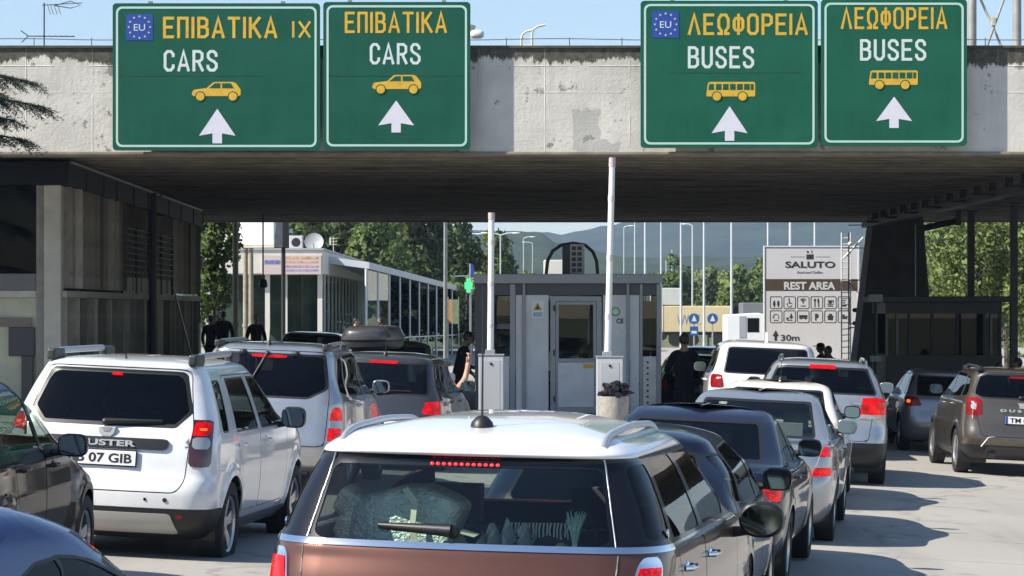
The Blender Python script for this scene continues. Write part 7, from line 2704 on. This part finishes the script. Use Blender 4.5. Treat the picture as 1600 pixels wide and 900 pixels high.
def person(label, X, d, H, heading, top, legs, skin=SKIN, hair=HAIR, lean=(0, 0), arms=None, cap=None, z=None, group=None, sleeve=True, longhair=False):
    """standing figure, local +y is the way it faces; lean = (sideways, forward) shift of the head; arms: {side: (elbow, wrist)}"""
    zg = gz(X, d) if z is None else z
    r_ = empty('person', (X, d, zg), -R(heading), label, 'person', group or 'people around the crossing')
    k_ = H / 1.78
    lx, ly = lean

    def P(x, y, zf):
        t = max(0, (zf - .95) / .75)
        return ((x + lx * t) * k_, (y + ly * t) * k_, (zf - .06 * t * (abs(lx) + abs(ly))) * k_)
    arms = arms or {}
    B = {'pelvis': (P(0, 0, .95), (.145 * k_, .105 * k_)), 'waist': (P(0, 0, 1.10), (.135 * k_, .095 * k_)), 'chest': (P(0, .01, 1.30), (.165 * k_, .11 * k_)), 'neck0': (P(0, 0, 1.46), (.09 * k_, .07 * k_)),
         'neck': (P(0, .01, 1.54), .052 * k_), 'head': (P(0, .02, 1.62), .06 * k_)}
    E = [('pelvis', 'waist'), ('waist', 'chest'), ('chest', 'neck0'), ('neck0', 'neck'), ('neck', 'head')]
    for s_, n in ((-1, 'l'), (1, 'r')):
        el, wr = arms.get(n, ((s_ * .27, -.02, 1.14), (s_ * .27, .08, .90)))
        B['sh' + n] = (P(s_ * .175, 0, 1.43), .062 * k_)
        B['el' + n] = (P(*el), .046 * k_)
        B['wr' + n] = (P(*wr), .031 * k_)
        B['hip' + n] = (P(s_ * .09, 0, .88), .088 * k_)
        B['kn' + n] = (P(s_ * .10, .02, .50), .062 * k_)
        B['an' + n] = (P(s_ * .10, -.01, .10), .042 * k_)
        B['toe' + n] = (P(s_ * .11, .15, .04), .038 * k_)
        E += [('neck0', 'sh' + n), ('sh' + n, 'el' + n), ('el' + n, 'wr' + n), ('pelvis', 'hip' + n), ('hip' + n, 'kn' + n), ('kn' + n, 'an' + n), ('an' + n, 'toe' + n)]
        a, b = Vector(B['el' + n][0]), Vector(B['wr' + n][0])
        dr_ = (b - a).normalized()
        sdv = dr_.cross(Vector((1, 0, 0.2))).normalized()
        pal = b + dr_ * .07 * k_
        B['pm' + n] = (tuple(pal), (.036 * k_, .018 * k_))
        E.append(('wr' + n, 'pm' + n))
        for i, (o_, ln_) in enumerate(((-.030, .075), (-.010, .088), (.010, .084), (.029, .066))):
            q = pal + sdv * o_ * k_ + dr_ * .02 * k_
            B['f%d%s' % (i, n)] = (tuple(q), .0095 * k_)
            B['g%d%s' % (i, n)] = (tuple(q + dr_ * ln_ * k_ + Vector((0, .02 * k_, 0))), .0075 * k_)
            E += [('pm' + n, 'f%d%s' % (i, n)), ('f%d%s' % (i, n), 'g%d%s' % (i, n))]
        q = b + dr_ * .02 * k_ - sdv * .035 * k_
        B['t0' + n] = (tuple(q), .012 * k_)
        B['t1' + n] = (tuple(q + (dr_ - sdv * .6).normalized() * .055 * k_), .009 * k_)
        E += [('wr' + n, 't0' + n), ('t0' + n, 't1' + n)]
    body = skinned('body', B, E, skin, r_, 1)
    # head with face
    hc = Vector(P(0, .035, 1.665))
    mb = MB().ball(tuple(hc), (.075 * k_, .095 * k_, .115 * k_), 16, 12)
    mb.ball((hc.x, hc.y + .03 * k_, hc.z - .05 * k_), (.055 * k_, .06 * k_, .06 * k_), 12, 8)
    mb.ball((hc.x, hc.y + .10 * k_, hc.z - .01 * k_), (.014 * k_, .022 * k_, .025 * k_), 8, 6)
    for s_ in (-1, 1):
        mb.ball((hc.x + s_ * .077 * k_, hc.y, hc.z - .005 * k_), (.012 * k_, .025 * k_, .032 * k_), 8, 6)
    hd = mb.build('head', skin, r_, True)
    em = MB()
    for s_ in (-1, 1):
        em.ball((hc.x + s_ * .03 * k_, hc.y + .088 * k_, hc.z + .01 * k_), .011 * k_, 8, 6)
    em.ball((hc.x, hc.y + .085 * k_, hc.z - .062 * k_), (.024 * k_, .008 * k_, .007 * k_), 8, 6)
    em.build('eyes_and_mouth', mat('dark_eye', (.03, .02, .02), .3), hd, True)
    hm = MB().ball((hc.x, hc.y - .018 * k_, hc.z + .022 * k_), (.083 * k_, .095 * k_, .108 * k_), 16, 12)
    if longhair:
        hm.ball((hc.x, hc.y - .06 * k_, hc.z - .10 * k_), (.08 * k_, .05 * k_, .16 * k_), 12, 8)
    hm.build('hair', hair, r_, True)
    if cap:
        cm = MB().ball((hc.x, hc.y - .005, hc.z + .06 * k_), (.092 * k_, .105 * k_, .075 * k_), 16, 8)
        cm.ball((hc.x, hc.y + .13 * k_, hc.z + .05 * k_), (.07 * k_, .07 * k_, .012 * k_), 12, 6)
        cm.build('cap', cap, r_, True)
    # clothes
    g = 1.17
    TS = {k2: (B[k2][0], tuple(x * g for x in B[k2][1]) if isinstance(B[k2][1], tuple) else B[k2][1] * 1.28) for k2 in ('pelvis', 'waist', 'chest', 'neck0', 'shl', 'shr', 'ell', 'elr')}
    TS['hem'] = (tuple(Vector(B['pelvis'][0]) - Vector((0, 0, .07 * k_))), (.178 * k_, .135 * k_))
    te = [('hem', 'pelvis'), ('pelvis', 'waist'), ('waist', 'chest'), ('chest', 'neck0'), ('neck0', 'shl'), ('neck0', 'shr'), ('shl', 'ell'), ('shr', 'elr')]
    if sleeve:
        for n in 'lr':
            TS['wr' + n] = (tuple(Vector(B['el' + n][0]).lerp(Vector(B['wr' + n][0]), .92)), .045 * k_)
            te.append(('el' + n, 'wr' + n))
    skinned('shirt', TS, te, top, r_, 2)
    LS = {k2: (B[k2][0], tuple(x * 1.12 for x in B[k2][1]) if isinstance(B[k2][1], tuple) else B[k2][1] * 1.25) for k2 in ('waist', 'pelvis', 'hipl', 'hipr', 'knl', 'knr', 'anl', 'anr')}
    skinned('trousers', LS, [('waist', 'pelvis'), ('pelvis', 'hipl'), ('pelvis', 'hipr'), ('hipl', 'knl'), ('hipr', 'knr'), ('knl', 'anl'), ('knr', 'anr')], legs, r_, 2)
    for n in 'lr':
        a, b = Vector(B['an' + n][0]), Vector(B['toe' + n][0])
        MB().ball(tuple((a + b) / 2 + Vector((0, 0, -.012))), (.05 * k_, .14 * k_, .052 * k_), 12, 8, .8).build('shoe', M_BLACK, r_, True)
    return r_


C_BLACK = cloth('black_clothing', (.005, .005, .006))
C_DNAVY = cloth('dark_navy_uniform', (.006, .007, .011))
C_JEAN = cloth('dark_trousers', (.02, .022, .03))
C_WHITE = cloth('white_shirt', (.66, .66, .66))
C_LILAC = cloth('pale_lilac_shirt', (.46, .44, .56))
C_BLUE = cloth('bright_blue_shirt', (.03, .09, .45))
C_CHECK = cloth('pale_blue_shirt', (.36, .46, .66))

person('person in black clothes leaning to the booth window, left of the shorter barrier', tpx(714, 50.4), 50.4, 1.78, 82, C_BLACK, C_BLACK, SKIN_D, lean=(.0, .20),
       arms={'l': ((-.25, .10, 1.16), (-.18, .30, 1.10)), 'r': ((.25, .06, 1.14), (.22, .24, 1.00))})
person('person in dark uniform seen from behind, right of the booth', tpx(1069, 49.5), 49.5, 1.92, 8, C_DNAVY, C_DNAVY, SKIN_D,
       arms={'l': ((-.30, .10, 1.16), (-.22, .32, 1.10)), 'r': ((.29, .0, 1.14), (.28, .10, .90))})
person('person in dark clothes and a peaked cap in front of the rest area board', tpx(1284, 66), 66, 1.78, -60, C_BLACK, C_BLACK, SKIN_D, cap=C_BLACK)
person('person in a pale lilac shirt bending beside the one in the peaked cap', tpx(1303, 62), 62, 1.76, 235, C_LILAC, C_JEAN, SKIN_D, lean=(0, .16),
       arms={'l': ((-.26, .2, 1.20), (-.2, .42, 1.15)), 'r': ((.26, .2, 1.20), (.2, .42, 1.15))})
person('person in a pale blue shirt cut by the right frame edge', tpx(1592, 54), 54, 1.72, -70, C_CHECK, C_JEAN, SKIN_D)
person('person in dark clothes low beside the kiosk, left of the one in pale blue', tpx(1560, 56), 56, 1.60, 150, C_BLACK, C_BLACK, SKIN_D)
person('left person of the dark pair waiting beside the tall tan post', tpx(329, 80), 80, 1.72, 20, C_BLACK, C_BLACK, SKIN_D)
person('taller right person of the dark pair waiting beside the tall tan post', tpx(349, 81), 81, 1.86, -20, C_BLACK, C_BLACK, SKIN_D)
person('person in black clothes standing alone right of the billboard posts', tpx(400, 80), 80, 1.80, 160, C_BLACK, C_BLACK, SKIN_D)
person('person in a white shirt showing above the black roof box', tpx(555, 90), 90, 1.80, 90, C_WHITE, C_JEAN)
person('person in a bright blue shirt right of the one in white', tpx(596, 88), 88, 1.86, -90, C_BLUE, C_JEAN, SKIN_D)

# passenger in the dark people carrier holding an arm out of the right window
mp = CAR_MPV
bpy.context.view_layer.update()
M4 = mp.root.matrix_world
pz = empty('person', M4 @ Vector((.40, .05, .42)), mp.root.rotation_euler.z, 'passenger of the dark people carrier with a bare arm held out of its window', 'person')
bpy.context.view_layer.update()
inv = pz.matrix_world.inverted()
hand = inv @ px(732, 568, 38.9)
elb = inv @ px(712, 612, 38.7)
fore = inv @ px(727, 592, 38.85)
sho = Vector((.16, 0, .52))
B = {'pelvis': ((0, .05, .10), (.15, .11)), 'waist': ((0, 0, .25), (.14, .10)), 'chest': ((0, -.02, .42), (.165, .11)), 'neck0': ((0, -.02, .56), (.09, .07)), 'neck': ((0, 0, .64), .052), 'head': ((0, .02, .70), .06),
     'shr': (tuple(sho), .06), 'elr': (tuple(elb), .050), 'fr': (tuple(fore), .046), 'wrr': (tuple(hand), .033), 'shl': ((-.17, 0, .52), .06), 'ell': ((-.24, .12, .30), .046), 'wrl': ((-.15, .32, .26), .034),
     'hipl': ((-.10, .12, .08), .085), 'knl': ((-.12, .50, .14), .065), 'anl': ((-.12, .62, -.22), .045), 'hipr': ((.10, .12, .08), .085), 'knr': ((.12, .50, .14), .065), 'anr': ((.12, .62, -.22), .045)}
E = [('pelvis', 'waist'), ('waist', 'chest'), ('chest', 'neck0'), ('neck0', 'neck'), ('neck', 'head'), ('neck0', 'shr'), ('shr', 'elr'), ('elr', 'fr'), ('fr', 'wrr'), ('neck0', 'shl'), ('shl', 'ell'), ('ell', 'wrl'),
     ('pelvis', 'hipl'), ('hipl', 'knl'), ('knl', 'anl'), ('pelvis', 'hipr'), ('hipr', 'knr'), ('knr', 'anr')]
dr_ = (hand - fore).normalized()
sd_ = Vector((.5, .85, 0)).normalized()
sd_ = (sd_ - dr_ * sd_.dot(dr_)).normalized()
pal = hand + dr_ * .07
B['pm'] = (tuple(pal), (.042, .024))
E.append(('wrr', 'pm'))
nrm_ = dr_.cross(sd_)
for i, (o_, ln_) in enumerate(((-.034, .05), (-.012, .06), (.012, .058), (.033, .045))):
    q = pal + sd_ * o_ + dr_ * .025
    B['f%d' % i] = (tuple(q), .0105)
    B['g%d' % i] = (tuple(q + dr_ * ln_ * .8 + nrm_ * .015), .0095)
    B['h%d' % i] = (tuple(q + dr_ * ln_ * .9 + nrm_ * .05), .0085)
    E += [('pm', 'f%d' % i), ('f%d' % i, 'g%d' % i), ('g%d' % i, 'h%d' % i)]
q = hand + dr_ * .025 - sd_ * .045
B['t0'] = (tuple(q), .014)
B['t1'] = (tuple(q + (dr_ * 1.2 - sd_ * .5).normalized() * .06), .0105)
E += [('wrr', 't0'), ('t0', 't1')]
skinned('body', B, E, SKIN, pz, 2)
MB().ball((0, .03, .78), (.078, .098, .118), 16, 12).ball((0, .125, .77), (.014, .02, .025), 8, 6).build('head', SKIN, pz, True)
MB().ball((0, .01, .805), (.085, .097, .108), 16, 12).build('hair', HAIR, pz, True)
TS = {k2: (B[k2][0], tuple(x * 1.15 for x in B[k2][1]) if isinstance(B[k2][1], tuple) else B[k2][1] * 1.25) for k2 in ('pelvis', 'waist', 'chest', 'neck0', 'shl', 'shr')}
TS['ur'] = (tuple(sho.lerp(elb, .5)), .066)
TS['ul'] = ((-.21, .06, .40), .066)
skinned('shirt', TS, [('pelvis', 'waist'), ('waist', 'chest'), ('chest', 'neck0'), ('neck0', 'shl'), ('neck0', 'shr'), ('shr', 'ur'), ('shl', 'ul')], C_BLACK, pz, 2)

# ------------------------------------------------------------------ roof box and luggage
bc = CAR_BOX
M4 = bc.root.matrix_world
rbx = empty('roof_box', px(571, 546, 42.6), bc.root.rotation_euler.z, 'glossy black roof box on the grey car ahead of the dark people carrier', 'roof box')
M_RBX = mat('roof_box_black', (.045, .042, .042), .35, coat=.5, noise=.1, nscale=10)
kq = 42.6 / F
lo = MB()
lo.ball((0, .8, .17), (43 * kq, 1.0, .20), 28, 16, .45)
lo.v = [(v[0] * (1 - .10 * (v[2] > .2)), v[1], max(v[2], .145)) for v in lo.v]
lo.build('lid', M_RBX, rbx, True)
tr_ = MB()
tr_.ball((0, .8, .12), (41 * kq, .97, .14), 28, 12, .45)
tr_.v = [(v[0], v[1], min(max(v[2], 0.0), .14)) for v in tr_.v]
tr_.build('tray', M_BLACK, rbx, True)
MB().span(-.25, .25, .2, .25, -.06, .0).build('rack_bar', M_DARKST, rbx)
# ------------------------------------------------------------------ the air
hz = bpy.data.objects.new('haze', None)
bpy.data.objects.remove(hz)
mb = MB().span(-1500, 1900, -140, 5200, -8, 330)
ho = mb.build('haze', bpy.data.materials.new('air'))
hm = ho.data.materials[0]
hm.use_nodes = True
for n_ in list(hm.node_tree.nodes):
    if n_.type == 'BSDF_PRINCIPLED':
        hm.node_tree.nodes.remove(n_)
pv = hm.node_tree.nodes.new('ShaderNodeVolumePrincipled')
pv.inputs['Color'].default_value = (.52, .70, 1.0, 1)
pv.inputs['Density'].default_value = 0.00018
pv.inputs['Anisotropy'].default_value = 0.1
hm.node_tree.links.new(pv.outputs[0], [n_ for n_ in hm.node_tree.nodes if n_.type == 'OUTPUT_MATERIAL'][0].inputs['Volume'])
tag(ho, 'thin blue haze', 'haze', kind='stuff')
